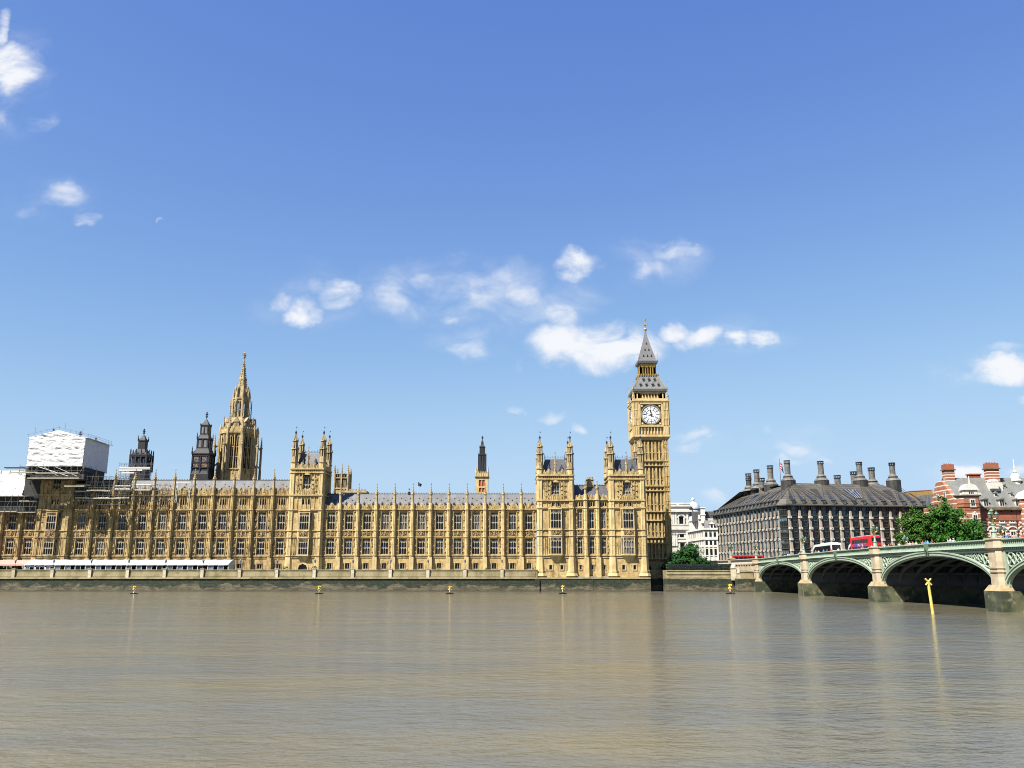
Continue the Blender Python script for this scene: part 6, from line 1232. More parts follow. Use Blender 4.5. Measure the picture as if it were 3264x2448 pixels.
def norman():
    Y = 300.; Z = lambda v: Zat(v, Y); xl = Xat(3062, 20, Y); xr = xl + 40; gw = 18.
    o = thing('brick_building', 'red brick building striped with white stone, grey roof and tall chimneys, behind the round tree', 'building', (xl, Y, ZS0))
    ze, zr = Z(1615), Zat(1523, Y + 9); zg = Z(1592)
    m = MB(); yr = Y + gw / 2 + .5   # left gable wall facing the water at an angle
    xg = xl - .9; gp = [(Y + .3, ZS0), (Y + gw, ZS0), (Y + gw, zg - 1.5), (yr + 3.0, Zat(1541, yr)), (yr + 1.7, Zat(1534, yr)), (yr - 1.7, Zat(1534, yr)), (yr - 3.2, Zat(1546, yr)), (Y + .3, zg)]
    m.yz(gp, xg, xg + 1.2); m.box(xg + .2, xg + 1.0, Y + gw, Y + gw + 6, ZS0, zg - 1.5); m.build('gable', 'striped_brick', o)
    for y, zz in ((yr + 2.2, Z(1576)), (yr - 3.0, Z(1573))):
        m = MB(); m.box(xg - .12, xg + .3, y - .75, y + .75, zz - 1.15, zz + 1.15, 0)
        for q in (-.4, 0, .4): m.box(xg - .15, xg - .121, y + q - .12, y + q + .12, zz - .95, zz + .95, 1)
        m.build('window', ['white_stone', 'glass'], o)
    m = MB(); m.box(xl + 7.5, xr, Y + 2.6, Y + gw, ZS0, ze - 1.2); m.build('wall', 'striped_brick_fine', o)
    m = MB(); m.box(xl + 7.5, xr, Y + 2.3, Y + 2.59, ze - 4.6, ze - .9); m.box(xl + 7.5, xr, Y + 2.58, Y + 5, ze - 1.2, ze + .1); m.build('frieze', 'brick_red', o)
    m = MB(); m.box(xl + 7.5, xr, Y + 1.4, Y + 2.6, ze - .95, ze - .4); m.box(xl + 7.5, xr, Y + 1.8, Y + 2.6, ze - 1.35, ze - .95); m.build('cornice', 'dark_stone', o)
    m = MB(); xq = xl + .3; m.add([(xq, Y + 2.6, ze + .1), (xr, Y + 2.6, ze + .1), (xr, yr, zr), (xq, yr, zr), (xq, Y + gw, ze), (xr, Y + gw, ze), (xq, Y - .1, zg - .4), (xl + 7.5, Y + .4, zg - .4), (xl + 7.5, Y + 2.6, ze + .1)], [(0, 1, 2, 3), (3, 2, 5, 4), (1, 5, 2), (6, 7, 8, 0)])
    m.quad((xq, Y + .1, zg - .3), (xl + 7.2, Y + .1, zg - .3), (xl + 7.2, yr, zr - .05), (xq, yr, zr - .05)); roof = m.build('roof', 'roof_grey', o)
    # corner bay with white baroque gable
    bx0, bx1, by = xl, Xat(3137, 20, Y - 1.2), Y - 1.2; zc = Z(1581); ch = 1.5
    m = MB(); m.prism([(bx0, by + ch), (bx0 + ch, by), (bx1 - ch * .5, by), (bx1, by + ch * .5), (bx1, Y + 3), (bx0, Y + 3)], ZS0, zc); m.build('corner_bay', 'striped_brick', o)
    m = MB(); m.prism([(bx0 - .05, by + ch - .1), (bx0 + ch, by - .06), (bx1 - ch * .5, by - .06), (bx1 + .06, by + ch * .5), (bx1 + .06, Y + 3), (bx0 - .05, Y + 3)], Z(1628), Z(1606)); m.build('brick_panel', 'brick_red', o)
    m = MB(); pl = lambda e: [(bx0 - e, by + ch - e), (bx0 + ch - e * .5, by - e), (bx1 - ch * .5 + e * .5, by - e), (bx1 + e, by + ch * .5 - e * .5), (bx1 + e, Y + 3), (bx0 - e, Y + 3)]
    m.prism(pl(.15), zc - .2, zc, 0, pl(.55)); m.prism(pl(.55), zc, zc + .35); m.prism(pl(.2), Z(1606), Z(1605) + .15); m.prism(pl(.25), Z(1617), Z(1616) + .1); m.build('cornice', 'dark_stone', o)
    gx = Xat(3103, 25, by); m = MB(); zt = Z(1563); m.box(gx - 2.1, gx + 2.1, by - .2, by + 3, zc + .35, zt)
    m.xz([(gx - 3.6, zc + .35), (gx - 2.1, zc + .35), (gx - 2.1, zt - .3), (gx - 2.5, zt - .8), (gx - 3.4, zc + .9)], by - .1, by + .9); m.xz([(gx + 3.6, zc + .35), (gx + 3.4, zc + .9), (gx + 2.5, zt - .8), (gx + 2.1, zt - .3), (gx + 2.1, zc + .35)], by - .1, by + .9)
    m.xz([(gx - 2.7, zt), (gx + 2.7, zt), (gx + 2.7, zt + .35), (gx - 2.7, zt + .35)], by - .55, by + 3.2)
    arc = [(gx + 2.4 * math.cos(a), zt + .35 + 1.9 * math.sin(a)) for a in [math.pi * k / 12 for k in range(13)]]; m.xz(arc, by - .35, by + 3.0); m.fr(gx, by + .3, zt + 2.1, zt + 2.6, .4, .3, 8); m.fr(gx, by + .3, zt + 2.6, zt + 4.9, .25, .12, 8); g = m.build('pediment', 'white_stone', o)
    for q in (-.6, 0, .6): m = MB(); m.box(gx + q - .2, gx + q + .2, by - .24, by - .201, zc + .7, zt - .6); m.build('window', 'glass', g)
    def sash(x, y, z0, z1, w, arched=False, parent=o):
        m = MB(); m.box(x - w / 2 - .28, x + w / 2 + .28, y - .16, y + .3, z0 - .3, z1 + .3)
        if arched: m.xz([(x + (w / 2 + .28) * math.cos(a), z1 + .3 + (w / 2) * math.sin(a)) for a in [math.pi * k / 8 for k in range(9)]], y - .16, y + .3); m.box(x - .22, x + .22, y - .3, y + .2, z1 + .3 + w * .35, z1 + .55 + w * .55)
        m.box(x - w / 2 - .5, x + w / 2 + .5, y - .35, y + .2, z0 - .5, z0 - .28); s = m.build('window', 'white_stone', parent)
        m = MB()
        for i in range(2):
            for j in range(2): xx = x - w / 2 + w * i / 2; zz = z0 + (z1 - z0) * j / 2; m.box(xx + .06, xx + w / 2 - .06, y - .19, y - .161, zz + .06, zz + (z1 - z0) / 2 - .06)
        m.build('pane', 'glass', s)
    sash(gx + .2, by, Z(1613), Z(1594), 1.35); sash(gx + .5, by, Z(1662), Z(1642), 1.3, True); sash(gx + .9, by, Z(1712), Z(1690), 1.5, True)
    yw = Y + 2.6
    for u in (3163, 3197, 3230, 3262): sash(Xat(u, 20, yw), yw, Zat(1664, yw), Zat(1641, yw), 1.5, True)
    for u in (3170, 3202, 3235, 3268):
        x = Xat(u, 14, yw); sash(x, yw, Zat(1718, yw), Zat(1694, yw), 1.6); m = MB(); zz = Zat(1692, yw); m.xz([(x + 2.0 * math.cos(a), zz + 1.7 * math.sin(a)) for a in [math.pi * k / 10 for k in range(11)]] + [(x + 1.55 * math.cos(a), zz + 1.3 * math.sin(a)) for a in [math.pi * k / 10 for k in range(10, -1, -1)]], yw - .25, yw + .2); m.build('arch_surround', 'white_stone', o)
    m = MB(); m.tube((Xat(3247, 14, yw), yw - .2, ZS0), (Xat(3243, 22, yw), yw - .2, ze - .8), .14, .14, 6); m.build('drainpipe', 'black_paint', o)
    # dormers in two rows
    for u, t, w in ((3141, .08, 1.7), (3192, .08, 1.7), (3243, .08, 1.7), (3172, .40, .9), (3222, .40, .9), (3152, .70, .7), (3200, .70, .7)):
        y = Y + 2.6 + (yr - Y - 2.6) * t; z = ze + (zr - ze) * t; x = Xat(u, z, y); m = MB(); h = w * 1.35
        m.box(x - w / 2, x + w / 2, y - .5, y + 3, z - .6, z + h - .4, 0); m.add([(x - w * .75, y - .9, z + h - .45), (x + w * .75, y - .9, z + h - .45), (x, y - .9, z + h + .15), (x - w * .75, y + 3.5, z + h - .45), (x + w * .75, y + 3.5, z + h - .45), (x, y + 3.5, z + h + .15)], [(0, 1, 2), (3, 5, 4), (0, 2, 5, 3), (1, 4, 5, 2), (0, 3, 4, 1)], 2)
        for q in (-1, 1): m.box(x + q * w * .22 - w * .16, x + q * w * .22 + w * .16, y - .54, y - .501, z - .35, z + h - .75, 1)
        m.build('dormer', ['white_stone', 'glass', 'roof_grey'], roof)
    # chimneys
    for ua, ub, vt, vb, y in ((3005.5, 3034, 1481, 1537, yr), (3139, 3175, 1477, 1537, yr - 1.5)):
        zt, zb = Zat(vt, y), Zat(vb, y); x0, x1 = Xat(ua, zt, y), Xat(ub, zt, y); m = MB(); m.box(x0, x1, y - 1.3, y + 1.3, zb - 3, zt - 2.2, 0); m.box(x0 - .05, x1 + .05, y - 1.35, y + 1.35, zt - 1.8, zt, 1); m.box(x0 - .4, x1 + .4, y - 1.7, y + 1.7, zt - 2.2, zt - 1.8, 2)
        c = m.build('chimney', ['striped_brick_fine', 'brick_red', 'dark_stone'], o); m = MB(); m.box(x0 - .5, x1 + .5, y - 1.6, y + 1.6, zb - 3.5, zb - .2); m.build('chimney_base', 'white_stone', c)
        m = MB()
        for k in range(4): m.fr(x0 + (x1 - x0) * (k + .5) / 4, y, zt, zt + .4, .22, .2, 8)
        m.tube((x1 - .6, y, zt), (x1 - .6, y, zt + 1.8), .03, .03, 4); m.build('chimney_pot', 'brick_red', c)
    y = yr - 4.2; z = Zat(1545, y); x = Xat(3169, z, y); m = MB(); m.box(x - 1.3, x + 1.3, y - .4, y + 3, z - 1.4, z + 1.0); m.xz([(x + 1.4 * math.cos(a), z + 1.0 + 1.1 * math.sin(a)) for a in [math.pi * k / 10 for k in range(11)]], y - .5, y + 2); m.build('roof_gablet', 'white_stone', roof)
    y = yr; z = Zat(1533, y); x = Xat(3238, z, y); m = MB(); m.lathe(x, y, [(1.6, z - 4), (1.6, z - .2), (2.1, z), (1.7, z + .5), (1.65, z + 1.6), (1.2, z + 2.4), (.5, z + 2.9), (.7, z + 3.2), (.3, z + 3.9), (.2, z + 4.2), (.32, z + 4.5), (.1, z + 8.0)], 12); m.build('roof_turret', 'white_stone', o)
    y = yr + 4; z = Zat(1524, y); x = Xat(3104, z, y); m = MB(); m.box(x - 2.0, x + 2.0, y - 1, y + 1, z - 4, z + 1.1); m.box(x - 2.3, x + 2.3, y - 1.3, y + 1.3, z + 1.1, z + 1.5); m.build('chimney', 'brick_red', o)
    y = Y; x = Xat(3262, Z(1600), y); m = MB(); m.prism(ngon(x + 3, y + 3, 3.4), ZS0, Z(1590)); m.build('corner_turret', 'striped_brick', o); m = MB(); m.lathe(x + 3, y + 3, [(3.8, Z(1590)), (3.8, Z(1588)), (3.2, Z(1574)), (2.2, Z(1566)), (.6, Z(1560))], 12); m.build('turret_roof', 'dome_lead', o)
norman()
Y = 345.; m = MB(); xa, xb = Xat(2908, 30, Y), Xat(2979, 30, Y); m.box(xa, xb, Y, Y + 20, ZS0, Zat(1565.5, Y), 0); m.add([(xa, Y - .1, Zat(1567, Y)), (xb + .2, Y - .1, Zat(1563, Y)), (xb + .2, Y + 20, Zat(1563, Y)), (xa, Y + 20, Zat(1567, Y)), (xa, Y - .1, Zat(1565, Y)), (xb + .2, Y - .1, Zat(1561, Y)), (xb + .2, Y + 20, Zat(1561, Y)), (xa, Y + 20, Zat(1565, Y))], [(0, 1, 5, 4), (1, 2, 6, 5), (2, 3, 7, 6), (3, 0, 4, 7), (4, 5, 6, 7), (0, 3, 2, 1)], 1)
mat('stock_brick', (.33, .215, .065), (.24, .15, .045), .9, .3, (1, 1, 1), .4, .66, brick=(.5, .16, .012, .8, .5, False)); tag(m.build('brick_block', ['stock_brick', 'brick_red']), 'plain windowless yellow-brown brick block behind the bronze-roofed office', 'building')
y = 338; m = MB(); x = Xat(2994, 35, y); m.lathe(x, y, [(1.5, ZS0), (1.5, Zat(1564, y)), (1.2, Zat(1562, y))], 12); m.box(x - 5, x + 2, y + 1, y + 8, ZS0, Zat(1576, y)); tag(m.build('plant_room', 'grey_lead'), 'small grey rooftop plant block between the brown block and the striped gable', 'building')
# ------------------------------------------------------------------ the green iron bridge
mat('lamp_glass', (.16, .18, .16), (.08, .09, .08), .2, 3.); mat('bridge_green', (.30, .375, .29), (.25, .315, .24), .5, .6); mat('bridge_green_dark', (.10, .17, .11), (.07, .12, .08), .6, .8); mat('rib_grey', (.10, .115, .115), (.07, .08, .08), .6, .6)
mat('pier_granite', (.46, .385, .27), (.36, .29, .19), .85, .6, (1, 1, .6), .42, .64, col3=(.26, .19, .10), s3=(.5, (1, 1, .5), .58, .74), brick=(1.5, .75, .012, .78, .5, False)); mat('pier_algae', (.085, .088, .045), (.022, .030, .014), .85, .45, (1, 1, 1), .40, .55, col3=(.17, .15, .085), s3=(.6, (1, 1, .8), .58, .66)); mat('pier_brown', (.34, .26, .15), (.22, .16, .08), .9, .8); mat('arch_wall', (.10, .105, .11), (.07, .075, .08), .9, .4)
XF = 75.5; XFAR = 101.5; PY = [270., 225.7, 181., 136., 91., 46., 1.]; ZSP = 3.75
def ztop(y): return 11.0 - 1.15 * ((y - 150) / 120.) ** 2
bridge = thing('bridge', 'pale green iron arch bridge with stone piers crossing the river', 'bridge', (XF, 136., 0))
def ell(yc, a, b, n=40): return [(yc + a * math.cos(math.pi * k / n), ZSP + b * math.sin(math.pi * k / n)) for k in range(n + 1)]
def run(m, y0, y1, prof, n=16, mi=0):       # profile (x, drop below parapet top) swept along the bridge's hump
    m.loft([[(x, y0 + (y1 - y0) * k / n, ztop(y0 + (y1 - y0) * k / n) + dz) for x, dz in prof] for k in range(n + 1)], mi)
for i in range(len(PY) - 1):
    ya, yb = PY[i + 1] + 1.7, PY[i] - 1.7; yc = (ya + yb) / 2; a = (yb - ya) / 2; crown = ztop(yc) - 2.15; b = crown - ZSP
    inn = ell(yc, a, b); out = [(yc + (a + .6) * math.cos(math.pi * k / 40), ZSP + (b + .75) * math.sin(math.pi * k / 40)) for k in range(41)]; out = [(min(max(y, ya - .4), yb + .4), z) for y, z in out]
    def ringrib(m, x0, x1, I, O, mi=0):
        n = len(I); vs = [(x0, *p) for p in I] + [(x0, *p) for p in O] + [(x1, *p) for p in O] + [(x1, *p) for p in I]; m.add(vs, [(j * n + k, j * n + k + 1, ((j + 1) % 4) * n + k + 1, ((j + 1) % 4) * n + k) for j in range(4) for k in range(n - 1)], mi)
    m = MB(); ringrib(m, XF - .18, XF + .5, inn, out); mid = [((p[0] + 2 * q[0]) / 3, (p[1] + 2 * q[1]) / 3) for p, q in zip(inn, out)]; ringrib(m, XF - .3, XF - .181, mid, out)
    i2 = [(yc + (a - .28) * math.cos(math.pi * k / 40), ZSP + (b - .22) * math.sin(math.pi * k / 40)) for k in range(41)]; ringrib(m, XF + .1, XF + .5, i2, inn); arch = m.build('arch', 'bridge_green', bridge)
    for k in range(1, 9):
        m = MB(); x = XF + (XFAR - XF) * k / 8.; ringrib(m, x - .2, x + .2, i2, [(y + (y - yc) * .01, z + .55) for y, z in i2]); n_ = len(i2)
        for q in range(n_ - 1): (y0, z0), (y1, z1) = i2[q], i2[q + 1]; m.quad((x, y0, z0 + .3), (x, y1, z1 + .3), (x, y1, ztop(y1) - 1.5), (x, y0, ztop(y0) - 1.5), 1)  # lattice above each rib made a solid dark plate, shutting sunlight out
        m.build('arch_rib', ['rib_grey', 'blue_black'], arch)
    m = MB()    # cross members under the deck
    for f in (.12, .24, .36, .5, .64, .76, .88):
        k = int(f * 40); y, z = i2[k]; m.box(XF + .6, XFAR - .1, y - .12, y + .12, z + .1, z + .5)
    m.build('cross_member', 'rib_grey', arch)
    m = MB(); n = 40
    for k in range(n): (y0, z0), (y1, z1) = out[k], out[k + 1]; m.quad((XF + .35, y0, z0 - .2), (XF + .35, y1, z1 - .2), (XF + .35, y1, ztop(y1) - 1.7), (XF + .35, y0, ztop(y0) - 1.7), 0)
    run(m, ya - .2, yb + .2, [(XF - .06, -1.98), (XF + .36, -1.98), (XF + .36, -1.72), (XF - .06, -1.72)], 16, 1)
    for s, ye in ((1, yb), (-1, ya)):      # pierced corner tracery: a stile by the pier and rings that shrink towards the crown
        m.box(XF - .08, XF + .3, min(ye, ye - s * .38), max(ye, ye - s * .38), ZSP + 1.2, ztop(ye) - 1.95, 1)
        y = ye - s * .55
        for q in range(7):
            rr = None
            for r_ in (1.15, 1.0, .86, .74, .62, .52, .42, .33, .25):
                yy = y - s * r_; t = max(-1, min(1, (yy - s * r_ * .3 - yc) / (a + .6))); zo = ZSP + (b + .75) * math.sqrt(max(0, 1 - t * t)); zc_ = ztop(yy) - 2.02 - r_
                if zc_ - r_ * .9 > zo: rr = r_; break
            if rr is None: break
            yy = y - s * rr; zc_ = ztop(yy) - 2.02 - rr; col = 0
            while True:
                for g in range(16):
                    a0, a1 = g * math.pi / 8, (g + 1) * math.pi / 8; m.tube((XF + .12, yy + rr * .92 * math.cos(a0), zc_ + rr * .92 * math.sin(a0)), (XF + .12, yy + rr * .92 * math.cos(a1), zc_ + rr * .92 * math.sin(a1)), rr * .11, rr * .11, 5, 1)
                for g in range(4): a0 = g * math.pi / 2 + .78; m.tube((XF + .14, yy, zc_), (XF + .14, yy + rr * .9 * math.cos(a0), zc_ + rr * .9 * math.sin(a0)), rr * .1, rr * .16, 5, 1)
                m.add([(XF + .16, yy + rr * .4 * math.cos(g * math.pi / 3), zc_ + rr * .4 * math.sin(g * math.pi / 3)) for g in range(6)], [tuple(range(6))], 1)
                t = max(-1, min(1, (yy + s * rr * .4 - yc) / (a + .6))); zo = ZSP + (b + .75) * math.sqrt(max(0, 1 - t * t)); zn = zc_ - rr * 1.85
                if zn - rr * .7 < zo or col > 3: break
                zc_ = zn; rr *= .85; col += 1
            y = yy - s * (rr * 1.0 + .05)
    m.build('spandrel', ['bridge_green_dark', 'bridge_green'], bridge)
    m = MB(); ga, gb = PY[i + 1] + 1.9, PY[i] - 1.9
    run(m, ga, gb, [(XF - .34, -.17), (XF + .28, -.17), (XF + .28, 0), (XF - .34, 0)]); run(m, ga, gb, [(XF - .04, -.95), (XF + .16, -.95), (XF + .16, -.16), (XF - .04, -.16)])
    run(m, ga, gb, [(XF - .42, -1.32), (XF + .3, -1.32), (XF + .3, -.93), (XF - .30, -.93), (XF - .34, -1.1)]); run(m, ga, gb, [(XF - .12, -1.72), (XF + .3, -1.72), (XF + .3, -1.31), (XF - .12, -1.31)], 16, 1)  # last strip, below the cornice: its shadow painted in as darker green
    n = int((gb - ga) / .52)
    for k in range(n):
        y = ga + (k + .5) * (gb - ga) / n; z = ztop(y)
        m.add([(XF - .055, y - .17, z - .82), (XF - .055, y + .17, z - .82), (XF - .055, y + .17, z - .5), (XF - .055, y, z - .32), (XF - .055, y - .17, z - .5)], [(0, 1, 2, 3, 4)], 1); m.box(XF - .1, XF - .041, y + .2, y + .3, z - .93, z - .17, 0)
        m.box(XF - .2, XF - .121, y - .1, y + .1, z - 1.62, z - 1.4, 0)
    par = m.build('parapet', ['bridge_green', 'bridge_green_dark'], bridge)
    z = ztop(yc); m = MB(); m.box(XF - .55, XF + .2, yc - .55, yc + .55, z - 1.35, z - .1); m.xz([(XF - .75, z - .3), (XF - .55, z - .3), (XF - .55, z - 1.3), (XF - .62, z - 1.2)], yc - .35, yc + .35)
    for s in (-1, 1): m.fr(XF - .35, yc + s * .42, z - 1.95, z - 1.35, .1, .3, 6)
    m.build('crest', ['bridge_green_dark'], par)
for i, y in enumerate(PY):
    zt = ztop(y); m = MB(); sh = [(XF + .6, y - 1.65), (XF - .35, y - 1.65), (XF - .95, y - 1.05), (XF - .95, y + 1.05), (XF - .35, y + 1.65), (XF + .6, y + 1.65)]; ex = lambda e: [(XF + .6, y - 1.65 - e), (XF - .35 - e * .4, y - 1.65 - e), (XF - .95 - e, y - 1.05 - e * .4), (XF - .95 - e, y + 1.05 + e * .4), (XF - .35 - e * .4, y + 1.65 + e), (XF + .6, y + 1.65 + e)]
    m.prism(sh, ZSP - .1, zt - 1.4); m.prism(ex(.14), 5.9, 6.15); m.prism(ex(.14), 6.5, 6.75); m.prism(ex(.1), zt - 1.7, zt - 1.4, 0, ex(.38)); m.prism(ex(.38), zt - 1.4, zt - 1.15); m.prism(ex(.22), zt - 1.15, zt - .1); m.prism(ex(.4), zt - .1, zt + .12)
    p = m.build('pier', 'pier_granite', bridge); m = MB(); m.loft([[(XF - 1.55, y - 2.3, 3.1), (XF + .6, y - 2.3, 3.1), (XF + .6, y + 2.3, 3.1), (XF - 1.55, y + 2.3, 3.1)], [(XF - 1.0, y - 1.7, 4.0), (XF + .6, y - 1.7, 4.0), (XF + .6, y + 1.7, 4.0), (XF - 1.0, y + 1.7, 4.0)]]); m.build('pier_skirt', 'pier_brown', p)
    m = MB(); m.box(XF - 1.6, XFAR + 1.6, y - 2.35, y + 2.35, -.9, 3.11); m.build('pier_base', 'pier_algae', p)
    m = MB(); m.box(XF + .61, XFAR + .9, y - 1.72, y + 1.72, 3.12, zt - 1.65); m.build('pier_core', 'arch_wall', p)
    m = MB(); m.box(XFAR - .5, XFAR + .9, y - 1.9, y + 1.9, zt - 1.4, zt + .1); m.build('pier_cap', 'pier_granite', p)
m = MB(); run(m, PY[-1], 275, [(XF + .3, -1.6), (XFAR, -1.6), (XFAR, -1.15), (XF + .3, -1.15)], 60); m.build('deck', 'asphalt', bridge)
m = MB(); run(m, PY[-1], 270, [(XFAR, -1.7), (XFAR + .4, -1.7), (XFAR + .4, 0), (XFAR, 0)], 60); m.build('parapet', 'bridge_green', bridge)
m = MB(); run(m, PY[-1], 275, [(XF + .31, -1.14), (XF + 3.2, -1.14), (XF + 3.2, -1.02), (XF + .31, -1.02)], 60); m.build('footway', 'paving', bridge)
# abutment and the approach flank inland, gate piers and landing
o = thing('approach_wall', 'pale stone retaining wall with panels carrying the street beside the bridge end', 'wall', (75, 290, 0))
m = MB(); m.box(74.6, 75.4, 272, 340, -.9, 8.3)
for k in range(14): y = 273.5 + 3.1 * k; m.box(74.35, 74.59, y - .3, y + .3, 5.0, 8.2)
m.box(74.3, 75.6, 271.8, 340, 8.2, 8.55); m.box(74.4, 75.5, 271.8, 340, 9.75, 10.0); m.build('wall', 'pier_granite', o)
m = MB()
for k in range(96): y = 272.3 + .7 * k; m.lathe(74.95, y, [(.12, 8.55), (.2, 8.9), (.1, 9.3), (.16, 9.75)], 6)
m.build('balustrade', 'white_stone', o)
m = MB(); m.box(68.8, 75.4, 268.5, 272, -.9, 4.0); m.build('base', 'algae_wall', o)
m = MB(); m.box(70.6, 74.5, 271.4, 272.0, 4.0, 5.9); m.box(70.4, 74.5, 271.2, 272.2, 5.9, 6.2); m.build('landing_wall', 'parapet_stone', o)
for y, h, lb in ((300., 0, ''),):
    m = MB(); m.box(74.2, 76.0, y - .9, y + .9, 8.3, 10.3); m.box(74.0, 76.2, y - 1.1, y + 1.1, 10.3, 10.6); m.build('lamp_pedestal', 'pier_granite', o)
for u, v0, lb, s in ((2338, 1796, 'tall stone gate pier with domed cap at the river stairs', 1.0), (2352.5, 1812, 'shorter stone gate pier with domed cap by the river stairs', .9)):
    x = Xat(u, 6, 272.5); zt = Zat(v0, 272.5); o = thing('gate_pier', lb, 'gate pier', (x, 272.5, 3.5), group='gate piers by the river stairs'); m = MB(); w = .72 * s
    m.box(x - w, x + w, 272.5 - w, 272.5 + w, 3.4, zt - 1.5); m.box(x - w - .15, x + w + .15, 272.35 - w, 272.65 + w, zt - 1.5, zt - 1.25); m.lathe(x, 272.5, [(w * 1.15, zt - 1.25), (w, zt - .7), (w * .55, zt - .25), (.1, zt)], 12); m.build('shaft', 'light_ashlar', o)
m = MB(); xa, xb = Xat(2228, 0, 274.2), Xat(2345, 4, 274.2)
for k in range(22):
    t = k / 21; x = xa + (xb - xa) * t; m.box(x, x + (xb - xa) / 21, 273.3, 274.99, -.9, .15 + 3.7 * t)
tag(m.build('river_stairs', 'algae_wall'), 'mossy stone stairs slanting up the wall to the gate piers', 'stairs')
o = thing('garden_fence', 'dark iron railing with hedge behind, on the river wall below the trees', 'fence', (60, 280, 5)); m = MB(); xa, xb = Xat(2128, 6, 279), Xat(2336, 6, 279)
zt = Zat(1797, 279)
for k in range(110): x = xa + (xb - xa) * k / 109; m.box(x - .05, x + .05, 278.95, 279.05, ZT - .3, zt)
for z in (zt - .3, 5.6): m.box(xa, xb, 278.92, 279.08, z, z + .1)
m.build('railing', 'black_paint', o)
rnd = random.Random(3); m = MB()
for q in range(5200): c = Vector((rnd.uniform(xa, xb), 281 + rnd.gauss(0, .55), rnd.uniform(5, zt - .1))); a_ = Vector((rnd.gauss(0, 1), rnd.gauss(0, 1), rnd.gauss(0, 1))).normalized() * .26; b_ = a_.orthogonal().normalized() * .17; m.quad(c - a_, c - b_, c + a_, c + b_)
m.build('hedge', 'leaf_dark', o)
# ------------------------------------------------------------------ three-lantern bridge lamps
l0 = None
def lamp(loc, label, s=1.0):
    global l0
    if l0 is not None: return dup(l0, loc, label, scale=s)
    l0 = thing('bridge_lamp', label, 'street lamp', loc, group='three-lantern lamps along the bridge')
    m = MB(); m.prism(ngon(0, 0, .5), 0, .25); m.prism(ngon(0, 0, .4), .25, .95, 0, ngon(0, 0, .34)); m.prism(ngon(0, 0, .46), .95, 1.08); m.fr(0, 0, 1.08, 2.1, .24, .14, 8); m.fr(0, 0, 2.05, 2.2, .25, .25, 8)
    m.build('column', 'bridge_green', l0, (0, 0, 0)); m = MB(); m.lathe(0, 0, [(.15, 2.2), (.22, 2.45), (.42, 2.85), (.5, 2.95), (.2, 3.0), (.14, 3.4)], 10)
    for k in range(3): a = R(90 + 120 * k); m.tube((0, 0, 2.9), (.62 * math.cos(a), .62 * math.sin(a), 3.1), .07, .05, 5)
    m.build('gilt_bracket', 'gilding', l0, (0, 0, 0))
    for (x, y, z) in [(.62 * math.cos(R(90 + 120 * k)), .62 * math.sin(R(90 + 120 * k)), 3.1) for k in range(3)] + [(0, 0, 3.6)]:
        m = MB(); m.fr(x, y, z, z + .62, .17, .27, 8); g = m.build('lantern', 'lamp_glass', l0, (0, 0, 0)); m = MB(); m.fr(x, y, z + .62, z + .95, .34, .08, 8); m.fr(x, y, z + .95, z + 1.2, .06, .02, 6); m.fr(x, y, z - .12, z, .08, .17, 8)
        for k in range(8): a = math.pi / 8 + k * math.pi / 4; m.tube((x + .17 * math.cos(a), y + .17 * math.sin(a), z), (x + .28 * math.cos(a), y + .28 * math.sin(a), z + .62), .025, .025, 4)
        m.build('lantern_frame', 'bridge_green_dark', g, (0, 0, 0))
for y, lb in zip(PY[:4], ('three-lantern green and gilt lamp on the bridge end pier, nearest the stairs', 'three-lantern green and gilt lamp on the pier left of the white coach', 'three-lantern green and gilt lamp on the pier in front of the red double-decker', 'three-lantern green and gilt lamp on the pier in front of the striped brick building')): lamp((XF - .2, y, ztop(y) + .12), lb)
for y, lb in zip(PY[4:], ('three-lantern lamp on the first pier beyond the frame', 'three-lantern lamp on the second pier beyond the frame', 'three-lantern lamp on the third pier beyond the frame')): pass
lamp((75.1, 300., 10.6), 'three-lantern green and gilt lamp on the inland retaining wall by the red single-deck bus')
for y, lb in ((225.7, 'three-lantern lamp on the far parapet, in front of the tree\'s left edge'), (181., 'three-lantern lamp on the far parapet, right of the tree')): lamp((XFAR + .2, y, ztop(y) + .1), lb)
# ------------------------------------------------------------------ vehicles
mat('bus_red', (.50, .012, .015), None, .3); mat('bus_white', (.62, .62, .62), None, .3); mat('rubber', (.015, .015, .015), None, .8); mat('ad_purple', (.09, .05, .30), (.45, .35, .45), .4, 1.2, (1, 1, 1), .45, .55); mat('ad_blue', (.04, .06, .30), None, .4); mat('car_black', (.012, .012, .014), None, .25)
def rbox(m, x0, x1, y0, y1, z0, z1, r, mi=0):   # box with rounded roof edges and corners
    def ring(z, i): return [(x0 + i + r, y0 + i, z), (x1 - i - r, y0 + i, z), (x1 - i, y0 + i + r, z), (x1 - i, y1 - i - r, z), (x1 - i - r, y1 - i, z), (x0 + i + r, y1 - i, z), (x0 + i, y1 - i - r, z), (x0 + i, y0 + i + r, z)]
    m.loft([ring(z0, 0), ring(z1 - r, 0), ring(z1 - r * .35, r * .3), ring(z1, r * .9)], mi)
def wheels(o, L, w, r, ys):
    for y in ys:
        for s in (-1, 1):
            m = MB(); x = s * (w / 2 - .16); m.tube((x - .15, y, r), (x + .15, y, r), r, r, 16); q = m.build('wheel', 'rubber', o, (0, 0, 0)); m = MB(); m.tube((x - .17, y, r), (x + .17, y, r), r * .5, r * .5, 12); m.build('rim', 'grey_lead', q, (0, 0, 0))
def deck_z(y): return ztop(y) - 1.15
def slope(y): return math.atan2(deck_z(y + 3) - deck_z(y - 3), 6)
